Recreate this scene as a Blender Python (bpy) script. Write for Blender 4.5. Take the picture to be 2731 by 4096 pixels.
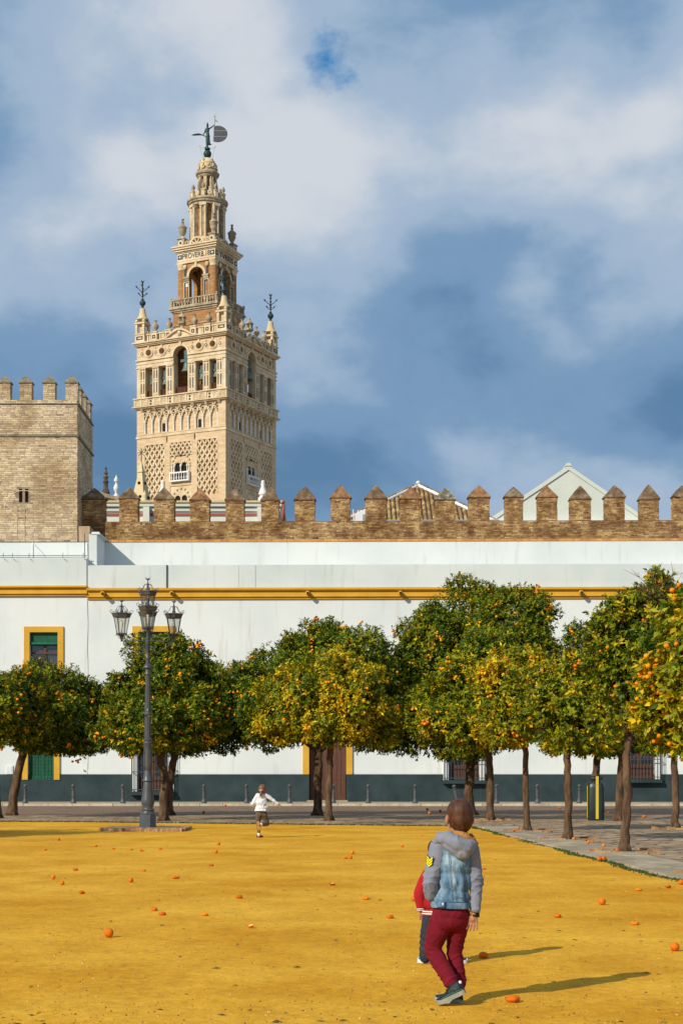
import bpy, bmesh, math, random
import numpy as np
from mathutils import Matrix, Vector
R = math.radians
random.seed(7); rng = np.random.default_rng(7)
S = bpy.context.scene
for o in list(bpy.data.objects): bpy.data.objects.remove(o)
C = S.collection
# ------------------------------------------------------------------ camera
F, CX, HZ, CAMZ = 6200.0, 1365.5, 3110.0, 1.4
cd = bpy.data.cameras.new('camera'); cam = bpy.data.objects.new('camera', cd); C.objects.link(cam)
cam.location = (0, 0, CAMZ); cam.rotation_euler = (R(90), 0, 0)
cd.sensor_fit = 'AUTO'; cd.sensor_width = 36.0; cd.lens = F/4096*36.0
cd.shift_y = (HZ-2048)/4096.0; cd.clip_start = 0.1; cd.clip_end = 6000
S.camera = cam
# ------------------------------------------------------------------ sky, sun, exposure
SUN_EL, SUN_AZ = R(31), R(223)
SKYOFF = (3.681, 18.719, 1.252)
W = bpy.data.worlds.new('World'); S.world = W; W.use_nodes = True
wn = W.node_tree; wn.nodes.clear()
def wnode(t, **k):
    n = wn.nodes.new(t)
    for a, v in k.items(): setattr(n, a, v)
    return n
wl = wn.links.new
wout = wnode('ShaderNodeOutputWorld'); wbg = wnode('ShaderNodeBackground'); wl(wbg.outputs[0], wout.inputs[0])
sky = wnode('ShaderNodeTexSky', sky_type='NISHITA', sun_disc=False, sun_elevation=SUN_EL, sun_rotation=SUN_AZ)
sky.air_density = 1.2; sky.dust_density = 0.4; sky.ozone_density = 2.0
tc = wnode('ShaderNodeTexCoord')
mp = wnode('ShaderNodeMapping'); mp.inputs['Scale'].default_value = (1.0, 1.0, 1.55); mp.inputs['Location'].default_value = SKYOFF
wl(tc.outputs['Generated'], mp.inputs[0])
def wnoise(sc, det, ro, dis=0.0, src=None):
    n = wnode('ShaderNodeTexNoise'); n.inputs['Scale'].default_value = sc; n.inputs['Detail'].default_value = det; n.inputs['Roughness'].default_value = ro; n.inputs['Distortion'].default_value = dis
    wl((src or mp).outputs[0], n.inputs['Vector']); return n.outputs[0]
def wmath(op, a, b):
    n = wnode('ShaderNodeMath', operation=op)
    for i, v in enumerate((a, b)):
        if isinstance(v, (int, float)): n.inputs[i].default_value = v
        else: wl(v, n.inputs[i])
    return n.outputs[0]
billow = wnoise(4.2, 3.0, 0.42); wisp = wnoise(10.0, 9.0, 0.56, 0.1)
dens = wmath('ADD', wmath('MULTIPLY', billow, 0.74), wmath('MULTIPLY', wisp, 0.26))
cr = wnode('ShaderNodeValToRGB'); e = cr.color_ramp; e.interpolation = 'EASE'
e.elements[0].position = 0.375; e.elements[0].color = (0.112, 0.228, 0.39, 1)
e.elements[1].position = 0.635; e.elements[1].color = (0.63, 0.67, 0.73, 1)
k = e.elements.new(0.455); k.color = (0.192, 0.325, 0.505, 1)
k = e.elements.new(0.53); k.color = (0.36, 0.475, 0.625, 1)
wl(dens, cr.inputs[0])
cs = wnode('ShaderNodeMixRGB', blend_type='MULTIPLY'); cs.inputs[0].default_value = 1; cs.inputs[2].default_value = (10, 10, 10, 1)
wl(cr.outputs[0], cs.inputs[1])
# one ragged gap between the clouds
hv = wnode('ShaderNodeVectorMath', operation='DISTANCE'); wl(tc.outputs['Generated'], hv.inputs[0]); hv.inputs[1].default_value = Vector(((1310-1365.5)/6200, 1.0, (3110-225)/6200)).normalized()
hw = wmath('MULTIPLY', wnoise(30.0, 5.0, 0.6), 0.075)
hd = wmath('ADD', hv.outputs['Value'], hw)
hr = wnode('ShaderNodeValToRGB'); hr.color_ramp.elements[0].position = 0.030; hr.color_ramp.elements[0].color = (0.0, 0.0, 0.0, 1)
hr.color_ramp.elements[1].position = 0.054; hr.color_ramp.elements[1].color = (1, 1, 1, 1)
wl(hd, hr.inputs[0])
hsv = wnode('ShaderNodeHueSaturation'); hsv.inputs['Saturation'].default_value = 1.8; hsv.inputs['Value'].default_value = 1.25; wl(sky.outputs[0], hsv.inputs['Color'])
mx = wnode('ShaderNodeMixRGB'); wl(hr.outputs[0], mx.inputs[0]); wl(hsv.outputs[0], mx.inputs[1]); wl(cs.outputs[0], mx.inputs[2])
wl(mx.outputs[0], wbg.inputs[0]); wbg.inputs[1].default_value = 0.10
sd = bpy.data.lights.new('sun', 'SUN'); sd.energy = 4.4; sd.angle = R(0.5); sd.color = (1.0, 0.93, 0.80)
so = bpy.data.objects.new('sun', sd); C.objects.link(so)
sdir = Vector((math.sin(SUN_AZ)*math.cos(SUN_EL), math.cos(SUN_AZ)*math.cos(SUN_EL), math.sin(SUN_EL)))
so.rotation_euler = sdir.to_track_quat('Z', 'Y').to_euler(); so.location = (0, 0, 120)
vs = S.view_settings; vs.view_transform = 'Standard'; vs.look = 'None'; vs.gamma = 1; vs.exposure = 0.0; vs.use_curve_mapping = False
S.render.engine = 'CYCLES'
# ------------------------------------------------------------------ photo pixel -> place
def PX(px, Y): return (px-CX)/F*Y
def PZ(py, Y): return CAMZ+(HZ-py)/F*Y
def GY(py, z=0.0): return (CAMZ-z)*F/(py-HZ)
# ------------------------------------------------------------------ materials
MATS = {}
def lin(c):
    return tuple(((v/255)/12.92 if v/255 <= 0.04045 else ((v/255+0.055)/1.055)**2.4) for v in c)
def mat(name, c1, c2=None, scale=3.0, rough=0.85, bump=0.0, bscale=40.0, island=0.0, metallic=0.0, spec=0.3, stretch=(1, 1, 1), coord='world', c3=None, detail=5, contrast=(0.35, 0.65), bdist=0.02):
    if name in MATS: return MATS[name]
    m = bpy.data.materials.new(name); m.use_nodes = True; nt = m.node_tree; N = nt.nodes; L = nt.links.new
    b = N['Principled BSDF']; b.inputs['Roughness'].default_value = rough; b.inputs['Metallic'].default_value = metallic
    b.inputs['Specular IOR Level'].default_value = spec
    if coord == 'world':
        g = N.new('ShaderNodeNewGeometry'); src = g.outputs['Position']
    else:
        g = N.new('ShaderNodeTexCoord'); src = g.outputs['Object']
    mpn = N.new('ShaderNodeMapping'); mpn.inputs['Scale'].default_value = stretch; L(src, mpn.inputs[0]); vec = mpn.outputs[0]
    col = None
    if c2 is not None:
        n = N.new('ShaderNodeTexNoise'); n.inputs['Scale'].default_value = scale; n.inputs['Detail'].default_value = detail; n.inputs['Roughness'].default_value = 0.6
        L(vec, n.inputs['Vector'])
        r = N.new('ShaderNodeValToRGB'); r.color_ramp.elements[0].position = contrast[0]; r.color_ramp.elements[1].position = contrast[1]
        r.color_ramp.elements[0].color = (*c1, 1); r.color_ramp.elements[1].color = (*c2, 1)
        if c3 is not None:
            q = r.color_ramp.elements.new((contrast[0]+contrast[1])/2); q.color = (*c3, 1)
        L(n.outputs[0], r.inputs[0]); col = r.outputs[0]
    if island > 0:
        gi = N.new('ShaderNodeNewGeometry'); oi = N.new('ShaderNodeObjectInfo')
        ad = N.new('ShaderNodeMath'); ad.operation = 'ADD'; L(gi.outputs['Random Per Island'], ad.inputs[0]); L(oi.outputs['Random'], ad.inputs[1])
        fr = N.new('ShaderNodeMath'); fr.operation = 'FRACT'; L(ad.outputs[0], fr.inputs[0])
        mr = N.new('ShaderNodeMapRange'); mr.inputs['To Min'].default_value = 1-island; mr.inputs['To Max'].default_value = 1+island; L(fr.outputs[0], mr.inputs['Value'])
        hs = N.new('ShaderNodeHueSaturation'); L(mr.outputs[0], hs.inputs['Value'])
        fr2 = N.new('ShaderNodeMath'); fr2.operation = 'MULTIPLY_ADD'; fr2.inputs[1].default_value = 0.05*min(1, island*2); fr2.inputs[2].default_value = 0.5-0.025*min(1, island*2)
        L(fr.outputs[0], fr2.inputs[0]); L(fr2.outputs[0], hs.inputs['Hue'])
        if col is not None: L(col, hs.inputs['Color'])
        else: hs.inputs['Color'].default_value = (*c1, 1)
        col = hs.outputs[0]
    if col is not None: L(col, b.inputs['Base Color'])
    else: b.inputs['Base Color'].default_value = (*c1, 1)
    if bump > 0:
        nb = N.new('ShaderNodeTexNoise'); nb.inputs['Scale'].default_value = bscale; nb.inputs['Detail'].default_value = 4; L(vec, nb.inputs['Vector'])
        bp = N.new('ShaderNodeBump'); bp.inputs['Strength'].default_value = bump; bp.inputs['Distance'].default_value = bdist
        L(nb.outputs[0], bp.inputs['Height']); L(bp.outputs[0], b.inputs['Normal'])
    MATS[name] = m
    return m
def glassy(name, tint=(0.9, 0.92, 0.9), alpha=0.25):
    m = bpy.data.materials.new(name); m.use_nodes = True; nt = m.node_tree; N = nt.nodes; N.clear(); L = nt.links.new
    o = N.new('ShaderNodeOutputMaterial'); t = N.new('ShaderNodeBsdfTransparent'); g = N.new('ShaderNodeBsdfGlossy'); g.inputs['Roughness'].default_value = 0.08
    t.inputs[0].default_value = (*tint, 1); x = N.new('ShaderNodeMixShader'); x.inputs[0].default_value = alpha
    L(t.outputs[0], x.inputs[1]); L(g.outputs[0], x.inputs[2]); L(x.outputs[0], o.inputs[0]); MATS[name] = m; return m
def leafmat(name, c1, c2):
    m = mat(name, c1, c2, scale=1.1, rough=0.55, island=0.34, spec=0.22); nt = m.node_tree; N = nt.nodes; L = nt.links.new
    b = N['Principled BSDF']; o = N['Material Output']; src = b.inputs['Base Color'].links[0].from_socket
    t = N.new('ShaderNodeBsdfTranslucent'); L(src, t.inputs[0]); x = N.new('ShaderNodeMixShader'); x.inputs[0].default_value = 0.28
    L(b.outputs[0], x.inputs[1]); L(t.outputs[0], x.inputs[2]); L(x.outputs[0], o.inputs[0]); return m
def stained(name, base, dirt, top_z=None):
    """white plaster with vertical rain streaks and soft blotches"""
    m = bpy.data.materials.new(name); m.use_nodes = True; nt = m.node_tree; N = nt.nodes; L = nt.links.new; b = N['Principled BSDF']
    b.inputs['Roughness'].default_value = 0.9; b.inputs['Specular IOR Level'].default_value = 0.15
    g = N.new('ShaderNodeNewGeometry')
    def noise(sc, st, det=4):
        a = N.new('ShaderNodeMapping'); a.inputs['Scale'].default_value = st; L(g.outputs['Position'], a.inputs[0])
        n = N.new('ShaderNodeTexNoise'); n.inputs['Scale'].default_value = sc; n.inputs['Detail'].default_value = det; L(a.outputs[0], n.inputs['Vector']); return n.outputs[0]
    def ramp(s, a, c):
        r = N.new('ShaderNodeValToRGB'); r.color_ramp.elements[0].position = a; r.color_ramp.elements[1].position = c; L(s, r.inputs[0]); return r.outputs[0]
    streak = ramp(noise(3.2, (1, 1, 0.10), 8), 0.58, 0.78); blot = ramp(noise(0.35, (1, 1, 1)), 0.35, 0.75)
    m1 = N.new('ShaderNodeMixRGB'); m1.inputs[1].default_value = (*base, 1); m1.inputs[2].default_value = (base[0]*0.84, base[1]*0.875, base[2]*0.89, 1); L(blot, m1.inputs[0])
    f = N.new('ShaderNodeMath'); f.operation = 'MULTIPLY'; L(streak, f.inputs[0]); f.inputs[1].default_value = 0.42
    m2 = N.new('ShaderNodeMixRGB'); m2.inputs[2].default_value = (*dirt, 1); L(f.outputs[0], m2.inputs[0]); L(m1.outputs[0], m2.inputs[1])
    L(m2.outputs[0], b.inputs['Base Color'])
    bp = N.new('ShaderNodeBump'); bp.inputs['Strength'].default_value = 0.25; bp.inputs['Distance'].default_value = 0.03; L(noise(1.6, (1, 1, 1), 7), bp.inputs['Height']); L(bp.outputs[0], b.inputs['Normal'])
    MATS[name] = m; return m
def sandmat(name):
    m = bpy.data.materials.new(name); m.use_nodes = True; nt = m.node_tree; N = nt.nodes; L = nt.links.new; b = N['Principled BSDF']
    b.inputs['Roughness'].default_value = 0.95; b.inputs['Specular IOR Level'].default_value = 0.1
    g = N.new('ShaderNodeNewGeometry')
    def noise(sc, det=6, st=(1, 1, 1), ro=0.6):
        a = N.new('ShaderNodeMapping'); a.inputs['Scale'].default_value = st; L(g.outputs['Position'], a.inputs[0])
        n = N.new('ShaderNodeTexNoise'); n.inputs['Scale'].default_value = sc; n.inputs['Detail'].default_value = det; n.inputs['Roughness'].default_value = ro; L(a.outputs[0], n.inputs['Vector']); return n.outputs[0]
    def ramp(s, p0, p1, c0, c1):
        r = N.new('ShaderNodeValToRGB'); r.color_ramp.elements[0].position = p0; r.color_ramp.elements[1].position = p1
        r.color_ramp.elements[0].color = (*c0, 1); r.color_ramp.elements[1].color = (*c1, 1); L(s, r.inputs[0]); return r.outputs[0]
    big = ramp(noise(0.42, 8), 0.34, 0.66, (0.60, 0.285, 0.013), (0.78, 0.44, 0.042))
    mid = ramp(noise(1.7, 10, (1, 0.75, 1), 0.66), 0.32, 0.62, (0.86, 0.81, 0.74), (1.08, 1.08, 1.10))
    fine = ramp(noise(45, 5), 0.3, 0.7, (0.84, 0.83, 0.80), (1.10, 1.10, 1.12))
    scuff = ramp(noise(1.3, 8, (1, 0.5, 1), 0.72), 0.63, 0.76, (1, 1, 1), (0.76, 0.63, 0.50))
    pale = ramp(noise(0.9, 9, (1, 0.7, 1), 0.7), 0.60, 0.74, (1, 1, 1), (1.10, 1.2, 1.7))
    mott = ramp(noise(11.0, 9, (1, 0.8, 1), 0.72), 0.32, 0.66, (0.80, 0.76, 0.68), (1.10, 1.10, 1.12))
    dark_spots = ramp(noise(5.5, 7, (1, 0.7, 1), 0.72), 0.63, 0.72, (1, 1, 1), (0.72, 0.58, 0.44))  # sparse random spots of darker, browner sand colour
    v = N.new('ShaderNodeTexVoronoi'); v.inputs['Scale'].default_value = 9.0; L(g.outputs['Position'], v.inputs['Vector'])
    grit = ramp(v.outputs['Distance'], 0.035, 0.06, (0.45, 0.34, 0.24), (1, 1, 1))
    def mul(a, c, f=1.0):
        x = N.new('ShaderNodeMixRGB'); x.blend_type = 'MULTIPLY'; x.inputs[0].default_value = f; L(a, x.inputs[1]); L(c, x.inputs[2]); return x.outputs[0]
    L(mul(mul(mul(mul(mul(mul(big, mid, 0.85), fine), mul(scuff, mott), 0.9), pale), dark_spots, 0.9), grit, 0.8), b.inputs['Base Color'])
    bp = N.new('ShaderNodeBump'); bp.inputs['Strength'].default_value = 0.5; bp.inputs['Distance'].default_value = 0.03; L(noise(8.0, 10, (1, 1, 1), 0.65), bp.inputs['Height']); L(bp.outputs[0], b.inputs['Normal'])
    MATS[name] = m; return m
def cobblemat(name, c1, c2, joint, scale, stretch=(1, 1, 1), uneven=0.5):
    m = bpy.data.materials.new(name); m.use_nodes = True; nt = m.node_tree; N = nt.nodes; L = nt.links.new; b = N['Principled BSDF']
    b.inputs['Roughness'].default_value = 0.75; g = N.new('ShaderNodeNewGeometry')
    a = N.new('ShaderNodeMapping'); a.inputs['Scale'].default_value = stretch; L(g.outputs['Position'], a.inputs[0])
    v = N.new('ShaderNodeTexVoronoi'); v.inputs['Scale'].default_value = scale; L(a.outputs[0], v.inputs['Vector'])
    v2 = N.new('ShaderNodeTexVoronoi'); v2.feature = 'DISTANCE_TO_EDGE'; v2.inputs['Scale'].default_value = scale; L(a.outputs[0], v2.inputs['Vector'])
    n = N.new('ShaderNodeTexNoise'); n.inputs['Scale'].default_value = 0.6; n.inputs['Detail'].default_value = 6; L(g.outputs['Position'], n.inputs['Vector'])
    x = N.new('ShaderNodeMixRGB'); x.inputs[1].default_value = (*c1, 1); x.inputs[2].default_value = (*c2, 1)
    sp = N.new('ShaderNodeSeparateColor'); L(v.outputs['Color'], sp.inputs[0])
    ad = N.new('ShaderNodeMath'); ad.operation = 'MULTIPLY_ADD'; ad.inputs[1].default_value = uneven; L(sp.outputs[0], ad.inputs[0]); 
    mr = N.new('ShaderNodeMapRange'); mr.inputs['From Min'].default_value = 0.3; mr.inputs['From Max'].default_value = 0.7; mr.inputs['To Max'].default_value = 1-uneven; L(n.outputs[0], mr.inputs[0]); L(mr.outputs[0], ad.inputs[2])
    L(ad.outputs[0], x.inputs[0])
    r = N.new('ShaderNodeMapRange'); r.inputs['From Max'].default_value = 0.12; L(v2.outputs['Distance'], r.inputs[0])
    y = N.new('ShaderNodeMixRGB'); y.inputs[1].default_value = (*joint, 1); L(r.outputs[0], y.inputs[0]); L(x.outputs[0], y.inputs[2]); L(y.outputs[0], b.inputs['Base Color'])
    bp = N.new('ShaderNodeBump'); bp.inputs['Strength'].default_value = 0.8; bp.inputs['Distance'].default_value = 0.02; L(r.outputs[0], bp.inputs['Height']); L(bp.outputs[0], b.inputs['Normal'])
    MATS[name] = m; return m
M = MATS
sandmat('sand')
cobblemat('cobble', (0.15, 0.078, 0.040), (0.32, 0.19, 0.105), (0.055, 0.032, 0.018), 7.5)
cobblemat('paving', (0.20, 0.118, 0.054), (0.56, 0.41, 0.245), (0.09, 0.05, 0.024), 2.2, (1, 1, 1))
mat('far_ground', (0.22, 0.18, 0.13), (0.30, 0.25, 0.18), scale=0.05)
mat('slab', (0.27, 0.215, 0.14), (0.40, 0.335, 0.235), scale=2.5, bump=0.4, bscale=20, island=0.18)
mat('kerbstone', (0.36, 0.30, 0.20), (0.50, 0.44, 0.32), scale=2, bump=0.4, bscale=15, island=0.15)
mat('earth', (0.20, 0.12, 0.06), (0.34, 0.21, 0.10), scale=3, bump=0.5, bscale=20)
mat('pit_brick', (0.30, 0.16, 0.08), (0.42, 0.26, 0.14), scale=8, island=0.25, bump=0.4)
stained('plaster', (0.70, 0.725, 0.70), (0.46, 0.38, 0.28))
stained('plaster_grey', (0.63, 0.67, 0.64), (0.42, 0.36, 0.28))
mat('dado', (0.017, 0.033, 0.036), (0.033, 0.054, 0.057), scale=0.9, bump=0.25, bscale=8, rough=0.8)
mat('yellow_paint', (0.56, 0.30, 0.022), (0.64, 0.36, 0.035), scale=1.2, bump=0.2, bscale=10, rough=0.75)
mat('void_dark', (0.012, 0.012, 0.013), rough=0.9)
mat('awning', (0.025, 0.028, 0.035), rough=0.9)
mat('wood', (0.085, 0.034, 0.020), (0.125, 0.055, 0.032), scale=6, stretch=(6, 6, 0.5), bump=0.2, bscale=30, rough=0.6)
mat('green_paint', (0.004, 0.085, 0.040), (0.008, 0.12, 0.055), scale=3, rough=0.5)
mat('curtain', (0.55, 0.55, 0.56), (0.72, 0.72, 0.72), scale=14, stretch=(4, 4, 0.1))
mat('iron', (0.045, 0.055, 0.062), (0.075, 0.08, 0.085), scale=3, rough=0.55, bump=0.15, bscale=60, spec=0.4)
mat('bollard_iron', (0.050, 0.052, 0.054), (0.085, 0.085, 0.085), scale=6, rough=0.5, bump=0.1, bscale=50, spec=0.4)
mat('lamp_iron', (0.050, 0.056, 0.062), (0.075, 0.078, 0.082), scale=5, rough=0.42, spec=0.5, bump=0.12, bscale=70, bdist=0.005)
mat('bar_iron', (0.05, 0.062, 0.068), rough=0.6)
mat('bulb', (0.75, 0.75, 0.72), rough=0.3)
glassy('lantern_glass', (0.88, 0.9, 0.88), 0.16); glassy('window_glass', (0.55, 0.58, 0.6), 0.08)
mat('tower_brick', (0.40, 0.285, 0.16), (0.66, 0.53, 0.355), scale=0.55, rough=0.9, island=0.24, bump=0.35, bscale=25, detail=6, c3=(0.56, 0.43, 0.265))
mat('tower_mortar', (0.235, 0.175, 0.115), (0.36, 0.28, 0.20), scale=1.2, rough=0.95, bump=0.4, bscale=25)
mat('wall_brick', (0.20, 0.10, 0.036), (0.55, 0.37, 0.18), scale=1.3, rough=0.92, island=0.36, bump=0.4, bscale=22, detail=6, c3=(0.35, 0.205, 0.085))
mat('wall_mortar', (0.115, 0.062, 0.026), (0.26, 0.165, 0.078), scale=1.6, rough=0.95, bump=0.5, bscale=22)
mat('cap_stone', (0.070, 0.050, 0.030), (0.30, 0.25, 0.18), scale=2.6, rough=0.95, bump=0.6, bscale=16, c3=(0.16, 0.10, 0.052), contrast=(0.3, 0.72))
mat('cap_stone_red', (0.16, 0.07, 0.03), (0.34, 0.20, 0.10), scale=3.2, rough=0.95, bump=0.6, bscale=16)
mat('cap_stone_lichen', (0.11, 0.095, 0.06), (0.36, 0.34, 0.27), scale=3.4, rough=0.95, bump=0.6, bscale=16, contrast=(0.4, 0.62))
mat('cap_stone_pale', (0.15, 0.125, 0.085), (0.29, 0.25, 0.17), scale=3.0, rough=0.95, bump=0.6, bscale=16)
mat('orange_tile', (0.50, 0.22, 0.055), (0.62, 0.30, 0.085), scale=3, island=0.16, rough=0.7)
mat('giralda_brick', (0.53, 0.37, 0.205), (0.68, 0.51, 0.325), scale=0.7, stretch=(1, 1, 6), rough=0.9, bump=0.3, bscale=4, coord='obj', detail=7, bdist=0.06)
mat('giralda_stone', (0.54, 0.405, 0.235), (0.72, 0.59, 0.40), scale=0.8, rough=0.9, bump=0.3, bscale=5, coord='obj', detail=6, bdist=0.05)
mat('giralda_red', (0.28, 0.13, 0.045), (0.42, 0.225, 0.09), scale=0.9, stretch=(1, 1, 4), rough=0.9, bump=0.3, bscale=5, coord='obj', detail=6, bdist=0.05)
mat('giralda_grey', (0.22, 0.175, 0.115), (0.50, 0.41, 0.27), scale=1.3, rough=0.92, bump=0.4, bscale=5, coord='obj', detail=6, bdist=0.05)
mat('marble', (0.68, 0.66, 0.60), (0.78, 0.76, 0.70), scale=1.5, rough=0.6)
mat('black_tile', (0.020, 0.022, 0.028), rough=0.5)
mat('bronze', (0.022, 0.045, 0.045), (0.05, 0.085, 0.080), scale=2, rough=0.55, metallic=0.35)
mat('bronze_bell', (0.10, 0.14, 0.115), (0.17, 0.20, 0.16), scale=2, rough=0.5, metallic=0.3)
mat('yoke', (0.06, 0.11, 0.12), (0.09, 0.15, 0.15), scale=2, rough=0.7)
mat('rail_wood', (0.085, 0.028, 0.020), (0.12, 0.045, 0.03), scale=2)
mat('lead', (0.30, 0.31, 0.31), rough=0.6)
mat('pale_render', (0.58, 0.605, 0.525), (0.63, 0.655, 0.57), scale=0.5)
mat('cream', (0.66, 0.66, 0.56), (0.72, 0.72, 0.62), scale=0.6)
mat('red_stripe', (0.36, 0.10, 0.075), rough=0.8)
mat('roof_tile', (0.20, 0.125, 0.05), (0.40, 0.27, 0.13), scale=1.8, rough=0.92, island=0.35, bump=0.4, bscale=15, c3=(0.30, 0.19, 0.08))
mat('dark_gothic', (0.05, 0.04, 0.03), (0.15, 0.12, 0.085), scale=1.2, rough=0.95)
mat('cream_stone', (0.54, 0.42, 0.22), (0.66, 0.54, 0.32), scale=0.5, rough=0.9)
leafmat('leaf_green', (0.030, 0.080, 0.004), (0.085, 0.140, 0.006))
leafmat('leaf_light', (0.17, 0.21, 0.006), (0.35, 0.33, 0.010))
leafmat('leaf_yellow', (0.52, 0.37, 0.006), (0.72, 0.47, 0.010))
mat('bark', (0.055, 0.030, 0.016), (0.16, 0.095, 0.05), scale=5, stretch=(2, 2, 0.5), rough=0.95, bump=0.7, bscale=18)
mat('orange_fruit', (0.74, 0.20, 0.003), (0.85, 0.31, 0.005), scale=1.5, rough=0.5, island=0.16, spec=0.2, bump=0.1, bscale=300, bdist=0.002)
mat('orange_ripe', (0.58, 0.105, 0.003), (0.68, 0.20, 0.006), scale=14, rough=0.6, island=0.18, spec=0.15, bump=0.3, bscale=60, bdist=0.004)
mat('orange_flesh', (0.70, 0.42, 0.10), (0.78, 0.55, 0.22), scale=20, rough=0.6)
mat('grit', (0.22, 0.10, 0.02), (0.50, 0.31, 0.09), scale=8, island=0.45)
mat('litter', (0.09, 0.055, 0.018), (0.22, 0.14, 0.045), scale=20, island=0.5)
mat('grass', (0.035, 0.07, 0.012), (0.08, 0.115, 0.022), scale=2, island=0.3)
mat('bin_body', (0.010, 0.020, 0.022), (0.017, 0.030, 0.032), scale=3, rough=0.4, spec=0.5)
mat('bin_yellow', (0.58, 0.42, 0.01), rough=0.5)
mat('white_paint', (0.75, 0.76, 0.76), rough=0.6)
mat('skin', (0.33, 0.145, 0.075), (0.40, 0.185, 0.10), scale=9, rough=0.5, coord='obj')
mat('hair', (0.034, 0.0115, 0.0045), (0.095, 0.035, 0.012), scale=14, stretch=(3, 3, 0.7), rough=0.55, bump=0.35, bscale=120, coord='obj', bdist=0.004)
mat('hair_light', (0.10, 0.045, 0.018), (0.22, 0.115, 0.045), scale=14, stretch=(4, 4, 0.6), rough=0.5, bump=0.35, bscale=90, coord='obj', bdist=0.004)
mat('denim', (0.040, 0.105, 0.185), (0.30, 0.40, 0.47), scale=9, rough=0.9, bump=0.5, bscale=26, coord='obj', c3=(0.115, 0.215, 0.31), stretch=(1.4, 1.4, 0.8), bdist=0.012, detail=7)
mat('denim_dark', (0.055, 0.10, 0.16), (0.13, 0.21, 0.29), scale=12, rough=0.9, coord='obj')
mat('fleece', (0.18, 0.20, 0.255), (0.23, 0.25, 0.305), scale=8, rough=0.95, bump=0.45, bscale=14, coord='obj', bdist=0.015)
mat('fur', (0.32, 0.145, 0.035), (0.44, 0.22, 0.07), scale=40, rough=1, bump=1.0, bscale=90, coord='obj', bdist=0.01)
mat('maroon', (0.125, 0.002, 0.010), (0.18, 0.004, 0.016), scale=7, rough=0.9, bump=0.5, bscale=18, coord='obj', bdist=0.012)
mat('red_cloth', (0.30, 0.006, 0.010), (0.38, 0.010, 0.014), scale=6, rough=0.9, bump=0.4, bscale=16, coord='obj')
mat('white_cloth', (0.60, 0.61, 0.64), (0.68, 0.69, 0.71), scale=6, rough=0.95, bump=0.4, bscale=14, coord='obj', bdist=0.015)
mat('brown_cloth', (0.105, 0.075, 0.052), (0.14, 0.105, 0.075), scale=8, rough=0.9, bump=0.4, bscale=16, coord='obj')
mat('navy_cloth', (0.018, 0.020, 0.032), (0.035, 0.038, 0.055), scale=8, rough=0.85, bump=0.5, bscale=20, coord='obj')
mat('shoe_navy', (0.006, 0.010, 0.016), (0.014, 0.02, 0.028), scale=20, rough=0.6, coord='obj')
mat('sole', (0.23, 0.25, 0.21), (0.33, 0.33, 0.27), scale=12, rough=0.8, coord='obj')
mat('sole_white', (0.72, 0.74, 0.76), rough=0.7)
mat('sole_tan', (0.38, 0.20, 0.045), (0.46, 0.27, 0.07), scale=10, rough=0.8)
mat('shoe_blue', (0.02, 0.20, 0.52), rough=0.6)
mat('lime', (0.06, 0.26, 0.10), rough=0.6)
mat('chevron', (0.75, 0.66, 0.01), rough=0.7)
mat('black', (0.012, 0.012, 0.013), rough=0.6)
mat('eye_white', (0.8, 0.8, 0.8), rough=0.2)
mat('metal', (0.5, 0.5, 0.5), rough=0.35, metallic=0.9)
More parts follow.
